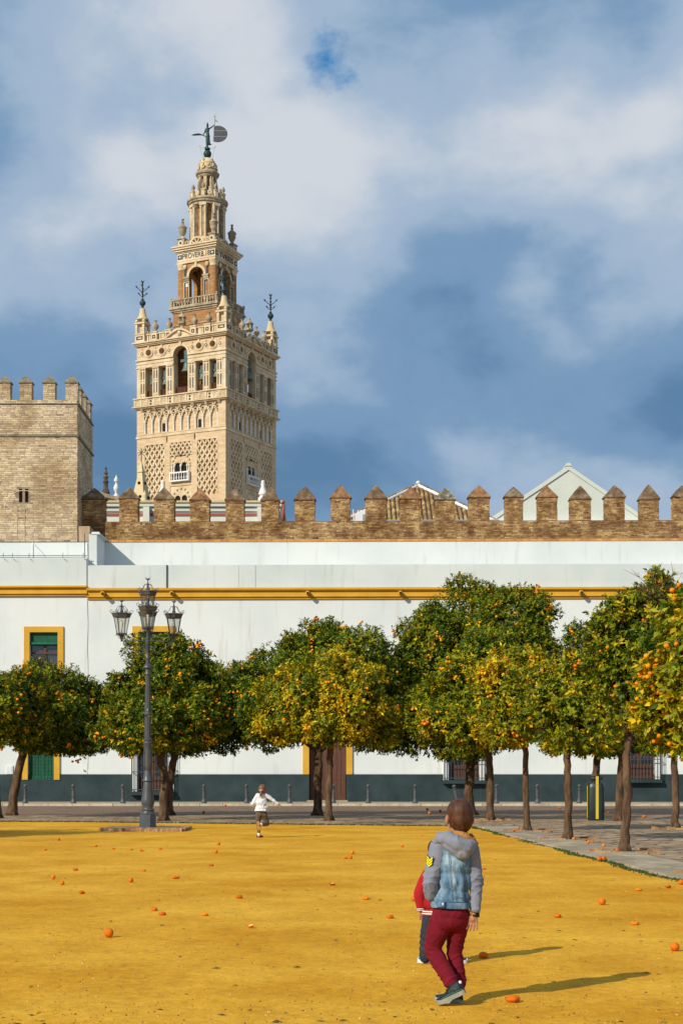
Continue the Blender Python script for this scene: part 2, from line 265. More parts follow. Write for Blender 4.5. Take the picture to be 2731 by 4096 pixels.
# ------------------------------------------------------------------ mesh building
class MB:
    def __init__(s, M=None): s.v = []; s.f = []; s.M = M
    def add(s, vs, fs):
        b = len(s.v)
        if s.M is not None: vs = [tuple(s.M @ Vector(p)) for p in vs]
        s.v.extend(vs); s.f.extend([tuple(i+b for i in f) for f in fs]); return s
    def box(s, x0, x1, y0, y1, z0, z1):
        return s.add([(x0, y0, z0), (x1, y0, z0), (x1, y1, z0), (x0, y1, z0), (x0, y0, z1), (x1, y0, z1), (x1, y1, z1), (x0, y1, z1)],
                     [(0, 3, 2, 1), (4, 5, 6, 7), (0, 1, 5, 4), (1, 2, 6, 5), (2, 3, 7, 6), (3, 0, 4, 7)])
    def frust(s, x0, x1, y0, y1, z0, X0, X1, Y0, Y1, z1):
        return s.add([(x0, y0, z0), (x1, y0, z0), (x1, y1, z0), (x0, y1, z0), (X0, Y0, z1), (X1, Y0, z1), (X1, Y1, z1), (X0, Y1, z1)],
                     [(0, 3, 2, 1), (4, 5, 6, 7), (0, 1, 5, 4), (1, 2, 6, 5), (2, 3, 7, 6), (3, 0, 4, 7)])
    def lathe(s, cx, cy, prof, n=16, a0=0.0, flute=0.0):
        vs = []; fs = []
        for j, (r, z) in enumerate(prof):
            for i in range(n):
                a = a0+2*math.pi*i/n; rr = r*(1-flute*(i % 2)); vs.append((cx+rr*math.cos(a), cy+rr*math.sin(a), z))
        for j in range(len(prof)-1):
            for i in range(n):
                k = (i+1) % n; fs.append((j*n+i, j*n+k, (j+1)*n+k, (j+1)*n+i))
        fs.append(tuple(range(n-1, -1, -1))); t = (len(prof)-1)*n; fs.append(tuple(range(t, t+n)))
        return s.add(vs, fs)
    def tube(s, pts, rad, n=8, cap=True):
        pts = [Vector(p) for p in pts]; m = len(pts)
        if not hasattr(rad, '__len__'): rad = [rad]*m
        vs = []; fs = []; prev = None
        for j, p in enumerate(pts):
            t = (pts[min(j+1, m-1)]-pts[max(j-1, 0)]).normalized()
            if prev is None:
                u = t.cross(Vector((0, 0, 1)))
                if u.length < 1e-3: u = t.cross(Vector((1, 0, 0)))
            else: u = prev-t*prev.dot(t)
            u.normalize(); prev = u; w = t.cross(u)
            for i in range(n):
                a = 2*math.pi*i/n; q = p+(u*math.cos(a)+w*math.sin(a))*rad[j]; vs.append(tuple(q))
        for j in range(m-1):
            for i in range(n):
                k = (i+1) % n; fs.append((j*n+i, (j+1)*n+i, (j+1)*n+k, j*n+k))
        if cap: fs.append(tuple(range(n))); fs.append(tuple(range(m*n-1, (m-1)*n-1, -1)))
        return s.add(vs, fs)
    def ball(s, c, r, n=12, m=8, rot=None):
        if not hasattr(r, '__len__'): r = (r, r, r)
        vs = [Vector((0, 0, -r[2]))]; fs = []
        for j in range(1, m):
            t = -math.pi/2+math.pi*j/m
            for i in range(n):
                a = 2*math.pi*i/n; vs.append(Vector((r[0]*math.cos(t)*math.cos(a), r[1]*math.cos(t)*math.sin(a), r[2]*math.sin(t))))
        vs.append(Vector((0, 0, r[2]))); T = len(vs)-1
        for i in range(n):
            k = (i+1) % n; fs.append((0, 1+k, 1+i)); fs.append((T, T-n+i, T-n+k))
            for j in range(m-2): fs.append((1+j*n+i, 1+j*n+k, 1+(j+1)*n+k, 1+(j+1)*n+i))
        if rot is not None: vs = [rot @ p for p in vs]
        c = Vector(c); return s.add([tuple(p+c) for p in vs], fs)
    def prism(s, poly, y0, y1):
        """poly of (x,z), counter-clockwise seen from -y; extruded y0 (front) .. y1"""
        n = len(poly)
        return s.add([(x, y0, z) for x, z in poly]+[(x, y1, z) for x, z in poly],
                     [tuple(range(n)), tuple(range(2*n-1, n-1, -1))]+[(i, i+n, (i+1) % n+n, (i+1) % n) for i in range(n)])
    def grid(s, us, zs, solid, y0, y1):
        """wall slab between y0 (front) and y1, cells us x zs, solid(i,j) tells filled"""
        nu, nz = len(us), len(zs); vs = []
        for y in (y0, y1):
            for z in zs:
                for u in us: vs.append((u, y, z))
        I = lambda i, j, k: k*nu*nz+j*nu+i
        fs = []; S_ = lambda i, j: 0 <= i < nu-1 and 0 <= j < nz-1 and solid(i, j)
        for i in range(nu-1):
            for j in range(nz-1):
                if not S_(i, j): continue
                fs.append((I(i, j, 0), I(i+1, j, 0), I(i+1, j+1, 0), I(i, j+1, 0))); fs.append((I(i, j, 1), I(i, j+1, 1), I(i+1, j+1, 1), I(i+1, j, 1)))
                if not S_(i-1, j): fs.append((I(i, j, 0), I(i, j+1, 0), I(i, j+1, 1), I(i, j, 1)))
                if not S_(i+1, j): fs.append((I(i+1, j, 0), I(i+1, j, 1), I(i+1, j+1, 1), I(i+1, j+1, 0)))
                if not S_(i, j-1): fs.append((I(i, j, 0), I(i, j, 1), I(i+1, j, 1), I(i+1, j, 0)))
                if not S_(i, j+1): fs.append((I(i, j+1, 0), I(i+1, j+1, 0), I(i+1, j+1, 1), I(i, j+1, 1)))
        return s.add(vs, fs)
    def wall(s, u0, u1, z0, z1, y0, y1, holes):
        us = sorted(set([u0, u1]+[h[0] for h in holes]+[h[1] for h in holes])); zs = sorted(set([z0, z1]+[h[2] for h in holes]+[h[3] for h in holes]))
        us = [u for u in us if u0 <= u <= u1]; zs = [z for z in zs if z0 <= z <= z1]
        def solid(i, j):
            a, b = (us[i]+us[i+1])/2, (zs[j]+zs[j+1])/2
            return not any(h[0] < a < h[1] and h[2] < b < h[3] for h in holes)
        return s.grid(us, zs, solid, y0, y1)
    def holeplate(s, u0, u1, z0, z1, cu, cz, r, y0, y1, n=16):
        vs = []; fs = []
        for y in (y0, y1):
            for i in range(n):
                a = 2*math.pi*i/n+math.pi/n; c, d = math.cos(a), math.sin(a); vs.append((cu+r*c, y, cz+r*d))
            for i in range(n):
                a = 2*math.pi*i/n+math.pi/n; c, d = math.cos(a), math.sin(a)
                t = min(((u1-cu)/c if c > 0 else (u0-cu)/c), ((z1-cz)/d if d > 0 else (z0-cz)/d)); vs.append((cu+t*c, y, cz+t*d))
        for i in range(n):
            k = (i+1) % n
            fs.append((i, n+i, n+k, k)); fs.append((2*n+i, 2*n+k, 3*n+k, 3*n+i)); fs.append((i, k, 2*n+k, 2*n+i)); fs.append((n+i, 3*n+i, 3*n+k, n+k))
        s.add(vs, fs)
        for (cu2, cz2, sx, sz) in ((u0, z0, 1, 1), (u1, z0, -1, 1), (u1, z1, -1, -1), (u0, z1, 1, -1)): pass
        # square corners cut by the ray sampling
        A = [2*math.pi*i/n+math.pi/n for i in range(n)]
        def edge(a):
            c, d = math.cos(a), math.sin(a); t = min(((u1-cu)/c if c > 0 else (u0-cu)/c), ((z1-cz)/d if d > 0 else (z0-cz)/d)); return (cu+t*c, cz+t*d)
        for (X, Z) in ((u0, z0), (u1, z0), (u1, z1), (u0, z1)):
            an = math.atan2(Z-cz, X-cu) % (2*math.pi)
            for i in range(n):
                a, b = A[i], A[i]+2*math.pi/n
                if a < an < b or a < an+2*math.pi < b:
                    p, q = edge(a), edge(b)
                    s.prism([p, (X, Z), q], y0, y1)
        return s
    def ring(s, cu, cz, r0, r1, y0, y1, n=18, a0=0.0, a1=2*math.pi):
        full = abs(a1-a0-2*math.pi) < 1e-6; m = n if full else n+1; vs = []; fs = []
        for y in (y0, y1):
            for r in (r0, r1):
                for i in range(m):
                    a = a0+(a1-a0)*i/n; vs.append((cu+r*math.cos(a), y, cz+r*math.sin(a)))
        for i in range(n):
            k = (i+1) % m
            fs += [(i, m+i, m+k, k), (2*m+i, 2*m+k, 3*m+k, 3*m+i), (i, k, 2*m+k, 2*m+i), (m+i, 3*m+i, 3*m+k, m+k)]
        if not full: fs += [(0, 2*m, 3*m, m), (m-1, 2*m-1, 4*m-1, 3*m-1)]
        return s.add(vs, fs)
    def archhead(s, u0, u1, zs, ztop, y0, y1, n=14):
        c, r = (u0+u1)/2, (u1-u0)/2
        arc = [(c-r*math.cos(math.pi*i/n), zs+r*math.sin(math.pi*i/n)) for i in range(n+1)]
        h = n//2
        s.prism([(u0, zs)]+arc[1:h+1]+[(c, ztop), (u0, ztop)], y0, y1)
        return s.prism(arc[h:]+[(u1, ztop), (c, ztop)], y0, y1)
    def mesh(s, name):
        me = bpy.data.meshes.new(name); me.from_pydata(s.v, [], s.f); me.update(); return me
    def build(s, name, m, parent=None, smooth=False, fix=True):
        me = s.mesh(name)
        if fix:
            bm = bmesh.new(); bm.from_mesh(me); bmesh.ops.recalc_face_normals(bm, faces=bm.faces); bm.to_mesh(me); bm.free()
        return obj(name, me, m, parent, smooth)
def obj(name, me, m, parent=None, smooth=False):
    if m is not None and len(me.materials) == 0: me.materials.append(MATS[m])
    if smooth: me.polygons.foreach_set('use_smooth', [True]*len(me.polygons))
    o = bpy.data.objects.new(name, me); C.objects.link(o)
    if parent is not None: o.parent = parent
    return o
def autosmooth(o, ang=40):
    me = o.data; me.polygons.foreach_set('use_smooth', [True]*len(me.polygons)); me.set_sharp_from_angle(angle=R(ang)); return o
def inst(src, parent, loc=(0, 0, 0), rot=None, scale=None, name=None):
    o = src.copy(); C.objects.link(o); o.parent = parent; o.location = loc
    if name: o.name = name
    if rot is not None: o.rotation_euler = rot
    if scale is not None: o.scale = scale
    return o
def tag(o, label, cat, group=None):
    o['label'] = label; o['category'] = cat
    if group: o['group'] = group
    return o
def thing(name, label, cat, loc=(0, 0, 0), rz=0.0, group=None):
    o = bpy.data.objects.new(name, None); C.objects.link(o); o.location = loc; o.rotation_euler = (0, 0, rz); o.empty_display_size = 0.1
    return tag(o, label, cat, group)
def struct(o): o['kind'] = 'structure'; return o
def stuff(o): o['kind'] = 'stuff'; return o
def copy_tree(o, parent=None, label=None):
    c = o.copy(); C.objects.link(c); c.parent = parent
    if label: c['label'] = label
    for ch in o.children: copy_tree(ch, c)
    return c
def rotz(a): return Matrix.Rotation(a, 4, 'Z')
def jit(a): return random.uniform(-a, a)
# ================================================================== THE SETTING: ground
def sheet(name, poly, z, m):
    me = bpy.data.meshes.new(name); me.from_pydata([(x, y, z) for x, y in poly], [], [tuple(range(len(poly)))]); me.update()
    return struct(obj(name, me, m))
sheet('ground', [(-2500, -400), (2500, -400), (2500, 4000), (-2500, 4000)], -0.03, 'far_ground')
road = sheet('cobbled_road', [(-70, 44), (70, 44), (70, 76.2), (-70, 76.2)], 0.0, 'cobble')
pav = sheet('paved_court', [(3.0, -6), (60, -6), (60, 52.5), (3.0, 52.5)], 0.004, 'paving')
far_path = sheet('path', [(-70, 43), (3.2, 43), (60, 52.4), (60, 57.0), (-70, 57.0)], 0.008, 'paving')
def sand_edge(Y): return 3.62+(43.8-Y)*0.036+0.05*math.sin(Y*1.3)+0.03*math.sin(Y*3.1)
epts = [(sand_edge(y), y) for y in np.linspace(43.6, -6, 90)]
fpts = [(x, 48.5+(43.9-48.5)*max(0, min(1, (x+9)/12.6))+0.06*math.sin(x*2.3)+0.04*math.sin(x*5.1)) for x in np.linspace(-60, 3.5, 120)]
sheet('sand', [(-60, -6)]+fpts+epts, 0.012, 'sand')
# slabs along the sand's right edge, and the brick edging of the tree pits
mb = MB(); mb.frust(-0.5, 0.5, -0.5, 0.5, 0, -0.485, 0.485, -0.485, 0.485, 1); slab_me = mb.mesh('paving_slab'); slab_me.materials.append(M['slab'])
y = 44.3; slope = math.atan(0.036)
slab_proto = bpy.data.objects.new('paving_slab', slab_me)
while y > 17.5:
    L = random.uniform(0.75, 1.05)
    for kx in range(2):
        o = slab_proto.copy(); C.objects.link(o); o.parent = pav; o.location = (3.62+(43.8-(y-L/2))*0.036+0.42+kx*0.52, y-L/2, 0.0); o.rotation_euler = (jit(0.006), jit(0.01), slope+jit(0.01)); o.scale = (0.51, L*0.98, 0.030+random.random()*0.012)
    y -= L
# pavement in front of the house, kerb stones
mb = MB(); mb.box(-70, 70, 76.42, 84, -0.02, 0.12); side = struct(mb.build('pavement', 'slab'))
mb = MB(); mb.frust(-0.5, 0.5, -0.5, 0.5, 0, -0.492, 0.492, -0.44, 0.5, 1); kerb_me = mb.mesh('kerb_stone'); kerb_me.materials.append(M['kerbstone'])
kp = bpy.data.objects.new('kerb_stone', kerb_me)
x = -20.0
while x < 21:
    L = random.uniform(0.8, 1.25); o = kp.copy(); C.objects.link(o); o.parent = side; o.location = (x+L/2, 76.22, -0.02); o.scale = (L*0.985, 0.40, 0.138+jit(0.006)); o.rotation_euler = (0, jit(0.004), jit(0.006)); x += L
# grass growing along the seams
def tufts(name, pts, n, h):
    mb = MB()
    for _ in range(n):
        t = random.random()*(len(pts)-1); i = int(t); a, b = pts[i], pts[min(i+1, len(pts)-1)]; f = t-i
        x, y = a[0]+(b[0]-a[0])*f+random.gauss(0, 0.05), a[1]+(b[1]-a[1])*f+random.gauss(0, 0.05)
        for q in range(3):
            an = random.random()*6.28; hh = h*random.uniform(0.4, 1.2); w = 0.012+0.01*random.random()
            dx, dy = math.cos(an), math.sin(an); lx, ly = random.uniform(-1, 1)*hh*0.7, random.uniform(-1, 1)*hh*0.7
            mb.add([(x-dx*w, y-dy*w, 0.005), (x+dx*w, y+dy*w, 0.005), (x+lx, y+ly, 0.012+hh)], [(0, 1, 2)])
    return stuff(tag(mb.build(name, 'grass', fix=False), {'grass_edge': 'short green grass along the straight seam between sand and grey slabs', 'grass_verge': 'thin line of grass between the sand and the path before the house'}[name], 'grass'))
seg = [(sand_edge(y)+0.02, y) for y in np.linspace(43.6, 37.5, 20)]+[(sand_edge(y)+0.02, y) for y in np.linspace(34, 33, 4)]+[(sand_edge(y)+0.02, y) for y in np.linspace(30, 20, 40)]
tufts('grass_edge', seg, 900, 0.030)
tufts('grass_verge', [p for p in fpts if p[0] > -16], 1500, 0.045)
# ================================================================== white house in front
FY = 82.0
house = thing('white_house', 'long white two-storey house with mustard cornice and dark grey dado behind the orange trees', 'house', (0, FY, 0), R(-1.1))
hx = lambda px: PX(px, FY)
hz = lambda py: PZ(py, FY)
xL, xR, xs = -32.0, 32.0, hx(347)
def frame_rect(px0, px1, py0, py1): return (hx(px0), hx(px1), hz(py1), hz(py0))
W1 = (hx(116), hx(229), hz(2690), hz(2527)); W2 = (hx(551), hx(679), hz(2690), hz(2526)); W3 = (hx(1250), hx(1372), hz(2690), hz(2527))
W8 = (hx(1905), hx(2030), hz(2690), hz(2527)); W9 = (hx(2400), hx(2525), hz(2690), hz(2527))
D4 = (hx(109), hx(214), hz(3119), hz(2950)); DR = (hx(1236), hx(1384), 0.12, hz(2950))
B5 = (hx(549), hx(672), hz(3166), hz(2965)); B6 = (hx(1794), hx(1915), hz(3120), hz(2965)); B7 = (hx(2492), hx(2611), hz(3116), hz(2965))
holes = [W1, W2, W3, W8, W9, D4, DR, B5, B6, B7]
ztopL, ztopR, dz = hz(2230), hz(2259), hz(3097)
mb = MB(); mb.wall(xs, xR, dz, ztopR, 0, 0.45, holes); mb.build('wall', 'plaster', house)
mb = MB(); mb.wall(xL, xs-0.002, dz, ztopL, -0.02, 0.45, holes); mb.build('wall', 'plaster', house)
mb = MB(); mb.wall(xL, xR, 0.0, dz-0.004, -0.075, 0.44, holes); mb.build('dado', 'dado', house)
mb = MB(); mb.box(xL, xR, 0.5, 0.55, 0, 9.5); mb.build('inner_wall', 'void_dark', house)  # near-black sheet, its colour standing for the shade of the rooms behind
mb = MB(); mb.box(xs+0.1, xR, 0.46, 3.0, ztopR-0.62, ztopR-0.5); mb.box(xL, xs+0.1, 0.46, 3.0, ztopL-0.62, ztopL-0.5); mb.build('terrace', 'plaster_grey', house)
# parapet slabs: shallow raised panels with joints
for a, b, d in ((347, 599, 0.02), (601, 668, 0.035), (673, 954, 0.02), (956, 1021, 0.03), (1023, 1800, 0.02), (1803, 2731, 0.02)):
    mb = MB(); mb.box(hx(a)+0.01, hx(b), -d, -0.001, hz(2350), ztopR+0.004); mb.build('parapet_panel', 'plaster_grey', house)
mb = MB(); mb.box(hx(664), hx(669), -0.06, 0, hz(2350), ztopR+0.01); mb.build('downpipe', 'bollard_iron', house)  # dark strip standing for the dark gap between two parapet slabs
mb = MB(); mb.box(xL, xs-0.03, -0.08, -0.051, hz(2341), ztopL+0.004); mb.build('parapet_panel', 'plaster_grey', house)
def cornice(x0, x1, za, zb, off):
    prof = [(0.0, 0.10), (0.06, 0.10), (0.06, 0.05), (0.20, 0.05), (0.20, 0.16), (0.27, 0.16), (0.30, 0.11), (0.34, 0.11), (0.34, 0.08), (0.76, 0.08), (0.76, 0.19), (0.85, 0.24), (1.0, 0.24)]
    h = zb-za; pts = [(off-d, za+f*h) for f, d in prof]; pts = [(off, za)]+pts+[(off, zb)]
    n = len(pts); mb = MB(); mb.add([(x0, y, z) for y, z in pts]+[(x1, y, z) for y, z in pts], [tuple(range(n)), tuple(range(2*n-1, n-1, -1))]+[(i, (i+1) % n, (i+1) % n+n, i+n) for i in range(n)])
    mb.build('cornice', 'yellow_paint', house)
cornice(xs+0.002, xR, hz(2396), hz(2353), 0.003); cornice(xL, xs, hz(2382), hz(2342), -0.048)
for px in (414, 690, 1232, 1600, 1953, 2316):
    mb = MB(); zc = hz(2373)-0.02; c = hx(px)
    mb.tube([(c, 0.0, zc+0.03), (c, -0.52, zc-0.02)], [0.11, 0.115], 12); s = mb.build('water_spout', 'yellow_paint', house, True)
    mb = MB(); mb.tube([(c, -0.515, zc-0.02), (c, -0.526, zc-0.02)], 0.065, 12); mb.build('spout_mouth', 'void_dark', s)
# terrace wall at right angles, upper storey set back, coping
mb = MB(); mb.box(hx(347), hx(347)+0.42, 0.46, 3.1, ztopR-0.5, PZ(2165, 85)+0.02); mb.build('cross_wall', 'plaster', house)
mb = MB(); mb.box(hx(340), hx(352), 0.47, 1.0, ztopL-0.4, PZ(2175, 83)); mb.build('pier', 'plaster_grey', house)
mb = MB(); mb.frust(hx(355), hx(355)+0.5, 0.42, 3.12, PZ(2165, 85)+0.022, hx(355)+0.05, hx(355)+0.42, 0.5, 3.12, PZ(2165, 85)+0.16); mb.build('coping', 'plaster_grey', house)
zU = PZ(2165, 85.0)
mb = MB(); mb.box(xL, xR, 3.0, 3.5, ztopR-1, zU); mb.build('upper_wall', 'plaster', house)
tm = MB(); tm.frust(-0.5, 0.5, -0.5, 0.5, 0, -0.485, 0.485, -0.5, 0.5, 1); tme = tm.mesh('coping_tile'); tme.materials.append(M['orange_tile']); tp = bpy.data.objects.new('coping_tile', tme)
x = hx(375)
while x < 20.6:
    o = tp.copy(); C.objects.link(o); o.parent = house; o.location = (x+0.2, 3.22, zU+0.012); o.scale = (0.395, 0.52, 0.125); o.rotation_euler = (R(6)+jit(0.01), jit(0.006), 0); x += 0.402
mb = MB(); mb.box(xL, xR, 2.97, 3.5, zU-0.002, zU+0.02); mb.build('drip_edge', 'bollard_iron', house)
# joint crack, service box, pipes
mb = MB(); mb.tube([(hx(347)+0.02*math.sin(i*1.7), -0.052, dz+0.3+(hz(2400)-dz-0.3)*i/14) for i in range(15)], 0.008, 5); mb.build('settlement_crack', 'plaster_grey', house)
mb = MB(); mb.box(hx(21), hx(48), -0.10, -0.051, hz(3096), hz(3061)); bx_ = mb.build('meter_box', 'white_paint', house)
mb = MB(); mb.box(hx(24), hx(45), -0.115, -0.101, hz(3092), hz(3065)); mb.build('meter_door', 'plaster', bx_)
for px, y1 in ((331, 2980), (71, 2980), (700, 2970)):
    mb = MB(); mb.tube([(hx(px), -0.12, hz(3101)), (hx(px), -0.12, hz(y1)-1.6)], 0.05, 8); p_ = mb.build('downpipe', 'white_paint', house, True)
    for q in range(3): mb = MB(); mb.lathe(hx(px), -0.12, [(0.062, hz(3080)+q*0.7), (0.062, hz(3080)+q*0.7+0.04)], 8); mb.build('pipe_clip', 'white_paint', p_)
# clothes-line rails on the left terrace
mb = MB()
for dy, z in ((0.0, ztopL+0.05), (0.12, ztopL+0.16)): mb.tube([(xL, dy, z), (hx(345), dy, z+0.01)], 0.018, 6)
mb.build('terrace_rail', 'iron', house)
for px in (8, 45, 112, 248, 330):
    mb = MB(); mb.tube([(hx(px), 0.0, ztopL-0.02), (hx(px), 0.06, ztopL+0.3)], 0.014, 6); mb.tube([(hx(px), 0, ztopL), (hx(px)+0.2, -0.2, ztopL-0.12)], 0.012, 6); mb.build('rail_post', 'iron', house)
mb = MB(); mb.tube([(hx(333), 0.3, ztopL), (hx(331), 0.3, ztopL+1.35)], 0.022, 6); mb.build('antenna_mast', 'iron', house)
mb = MB(); mb.tube([(hx(78), 2.96, hz(2228)), (hx(78), 2.96, zU)], 0.02, 6); mb.tube([(hx(78), 2.95, zU-0.05), (hx(92), 2.6, zU-0.25), (hx(100), 2.5, zU-0.5)], 0.014, 6); mb.build('cable_pipe', 'white_paint', house)
# windows
def surround(w, t=0.30, top=True, bottom=True, y=-0.06):
    mb = MB(); u0, u1, z0, z1 = w
    mb.wall(u0-t, u1+t, z0-(t if bottom else 0), z1+t, y, 0.0, [(u0, u1, z0 if bottom else z0-1, z1)]); return mb.build('window_surround', 'yellow_paint', house)
def casement(w, y=0.20, m='wood', cols=2, rows=3, curtain=True, lower_panel=0.0):
    u0, u1, z0, z1 = w; t = 0.07; mb = MB(); zp = z0+lower_panel; cw = (u1-u0)/cols; hs = []; ps = []
    for c in range(cols):
        a, b = u0+c*cw+t, u0+(c+1)*cw-t
        for r in range(rows):
            ph = (z1-zp)/rows; hs.append((a, b, zp+r*ph+t*0.6, zp+(r+1)*ph-t*0.6))
    mb.wall(u0+0.003, u1-0.003, z0+0.003, z1-0.003, y, y+0.06, hs); fr = mb.build('window', m, house)
    for h in hs:
        mb = MB(); mb.box(h[0]-0.01, h[1]+0.01, y+0.025, y+0.032, h[2]-0.01, h[3]+0.01); mb.build('pane', 'window_glass', fr)
    if lower_panel > 0:
        for c in range(cols):
            a, b = u0+c*cw+t*1.3, u0+(c+1)*cw-t*1.3; n = 3
            for q in range(n):
                mb = MB(); mb.frust(a, b, y-0.02, y, z0+0.06+q*(lower_panel-0.08)/n, a+0.02, b-0.02, y-0.02, y, z0+0.04+(q+1)*(lower_panel-0.08)/n); mb.build('panel', m, fr)
    if curtain:
        mb = MB(); n = 40; pts = [(u0+0.05+(u1-u0-0.1)*i/n, y+0.13+0.025*math.sin(i*1.9)) for i in range(n+1)]
        gap = lambda x: abs(x-(u0+u1)/2) < 0.12
        for i in range(n):
            if gap(pts[i][0]) or gap(pts[i+1][0]): continue
            (a, ya), (b, yb) = pts[i], pts[i+1]; mb.add([(a, ya, z0+0.05), (b, yb, z0+0.05), (b, yb, z1-0.05), (a, ya, z1-0.05)], [(0, 1, 2, 3)])
        mb.build('curtain', 'curtain', fr, True, fix=False)
    return fr
for w, y in ((W1, -0.11), (W2, -0.06), (W3, -0.06), (W8, -0.06), (W9, -0.06)): surround(w, 0.30, y=y)
fr = casement(W1, rows=4)
mb = MB(); zt = W1[3]
for q in range(9): mb.box(W1[0]+0.02, W1[1]-0.02, 0.10+0.004*(q % 2), 0.13, zt-0.06-0.055*(q+1), zt-0.06-0.055*q-0.006)
mb.tube([(W1[0]+0.02, 0.06, zt-0.60), (W1[1]-0.02, 0.06, zt-0.60)], 0.085, 12); mb.build('roller_blind', 'green_paint', fr)
for w in (W2, W3, W8, W9):
    f_ = casement(w, rows=4, curtain=False); mb = MB(); mb.box(w[0]+0.02, w[1]-0.02, 0.08, 0.12, w[3]-0.75, w[3]-0.01); mb.build('roller_blind', 'awning', f_)
# green shuttered lower window
surround(D4, 0.30, bottom=False, y=-0.12)
u0, u1, z0, z1 = D4; mb = MB(); mb.wall(u0, u1, z0, z1, 0.10, 0.16, [(u0+0.12, (u0+u1)/2-0.06, z0+0.15, z1-0.5), ((u0+u1)/2+0.06, u1-0.12, z0+0.15, z1-0.5)]); sh = mb.build('shutter', 'green_paint', house)
for c in range(2):
    a = u0+0.12 if c == 0 else (u0+u1)/2+0.06; b = (u0+u1)/2-0.06 if c == 0 else u1-0.12
    for q in range(int((z1-0.5-z0-0.15)/0.075)):
        mb = MB(); z = z0+0.15+q*0.075; mb.add([(a, 0.11, z), (b, 0.11, z), (b, 0.15, z+0.065), (a, 0.15, z+0.065), (a, 0.12, z-0.008), (b, 0.12, z-0.008), (b, 0.16, z+0.057), (a, 0.16, z+0.057)], [(0, 1, 2, 3), (7, 6, 5, 4), (0, 4, 5, 1), (3, 2, 6, 7), (0, 3, 7, 4), (1, 5, 6, 2)]); mb.build('slat', 'green_paint', sh)
for i in range(8):
    mb = MB(); x = u0+0.08+(u1-u0-0.16)*i/7; mb.tube([(x, 0.03, z0), (x, 0.03, z1)], 0.012, 6); mb.build('grille_bar', 'bar_iron', sh)
# door
u0, u1, z0, z1 = DR; t = 0.33
for a, b in ((u0-t, u0), (u1, u1+t)): mb = MB(); mb.box(a, b, -0.10, 0, dz-0.004, z1+t); mb.build('door_surround', 'yellow_paint', house)
mb = MB(); mb.box(u0, u1, -0.10, 0, z1, z1+t); mb.build('door_surround', 'yellow_paint', house)
door = None; n = 8
mb = MB(); mb.box(u0+0.02, u1-0.02, 0.28, 0.33, 0.13, z1); door = mb.build('door', 'wood', house)
for i in range(n):
    mb = MB(); a = u0+0.03+(u1-u0-0.06)*i/n; b = u0+0.03+(u1-u0-0.06)*(i+1)/n; mb.box(a+0.008, b-0.008, 0.24, 0.275, 0.15, z1-0.01); mb.build('plank', 'wood', door)
for zz in (0.5, 1.3, 2.1):
    for i in range(n):
        mb = MB(); mb.ball((u0+0.03+(u1-u0-0.06)*(i+0.5)/n, 0.235, zz), 0.022, 8, 5); mb.build('stud', 'iron', door)
mb = MB(); mb.box(u0-0.1, u1+0.1, -0.4, 0.3, 0.10, 0.20); mb.build('door_step', 'slab', house)
# barred windows
for w in (B5, B6, B7):
    fr = casement(w, y=0.24, rows=3, curtain=False, lower_panel=0.75); u0, u1, z0, z1 = w; e_ = 0.30
    mb = MB(); mb.box(u0-e_-0.03, u1+e_+0.03, -0.42, 0.0, z0-0.19, z0-0.012); mb.build('window_sill', 'dado', house)
    mb = MB()
    for a, b in ((u0-e_, u0), (u1, u1+e_)): mb.box(a, b, -0.077-0.02, -0.001, z0-0.01, z1)
    mb.build('window_reveal', 'plaster', house)
    gr = MB(); zt = z1+0.1
    for zz in (z0+0.08, z0+1.02, z0+2.05):
        gr.box(u0-e_+0.02, u1+e_-0.02, -0.385, -0.355, zz, zz+0.04)
        for x in (u0-e_+0.02, u1+e_-0.05): gr.box(x, x+0.03, -0.354, -0.098, zz, zz+0.04)
    g_ = gr.build('window_grille', 'bar_iron', house)
    nb = 13; xs_ = [u0-e_+0.035+(u1-u0+2*e_-0.07)*i/(nb-1) for i in range(nb)]
    for x in xs_: mb = MB(); mb.tube([(x, -0.37, z0-0.01), (x, -0.37, zt)], 0.016, 6); mb.build('grille_bar', 'bar_iron', g_)
    for x in (u0-e_+0.035, u1+e_-0.035):
        for yy in (-0.27, -0.17): mb = MB(); mb.tube([(x, yy, z0-0.01), (x, yy, zt)], 0.016, 6); mb.build('grille_bar', 'bar_iron', g_)
# ================================================================== brickwork helper
bm_ = MB(); bm_.frust(-0.5, 0.5, 0, 1, -0.5, -0.5, 0.5, 0, 1, 0.5); bv = []
for k_ in range(4):
    mb = MB(); q = lambda: random.uniform(-0.06, 0.06)
    mb.add([(-0.5+q(), 0.1+q(), -0.5+q()), (0.5+q(), 0.1+q(), -0.5+q()), (0.5, 1, -0.5), (-0.5, 1, -0.5), (-0.5+q(), 0+q(), 0.5+q()), (0.5+q(), 0+q(), 0.5+q()), (0.5, 1, 0.5), (-0.5, 1, 0.5)], [(0, 3, 2, 1), (4, 5, 6, 7), (0, 1, 5, 4), (1, 2, 6, 5), (2, 3, 7, 6), (3, 0, 4, 7)]); bv.append(mb)
def courses(u0, u1, z0, z1, pitch, lmin, lmax, joint, hole=None):
    out = []; z = z0; row = 0
    while z+pitch*0.6 < z1:
        h = pitch*random.uniform(0.86, 1.12); x = u0-random.random()*lmin*0.3 if row else u0
        h = min(h, z1-z)
        while x < u1-0.03:
            L = random.uniform(lmin, lmax); a, b = max(x, u0), min(x+L-joint, u1)
            if b-a > 0.04 and (hole is None or not hole(a, b, z, z+h)) and random.random() > 0.03: out.append((a, b, z+joint*0.4, z+h-joint*0.4))
            x += L
        z += h; row += 1
    return out
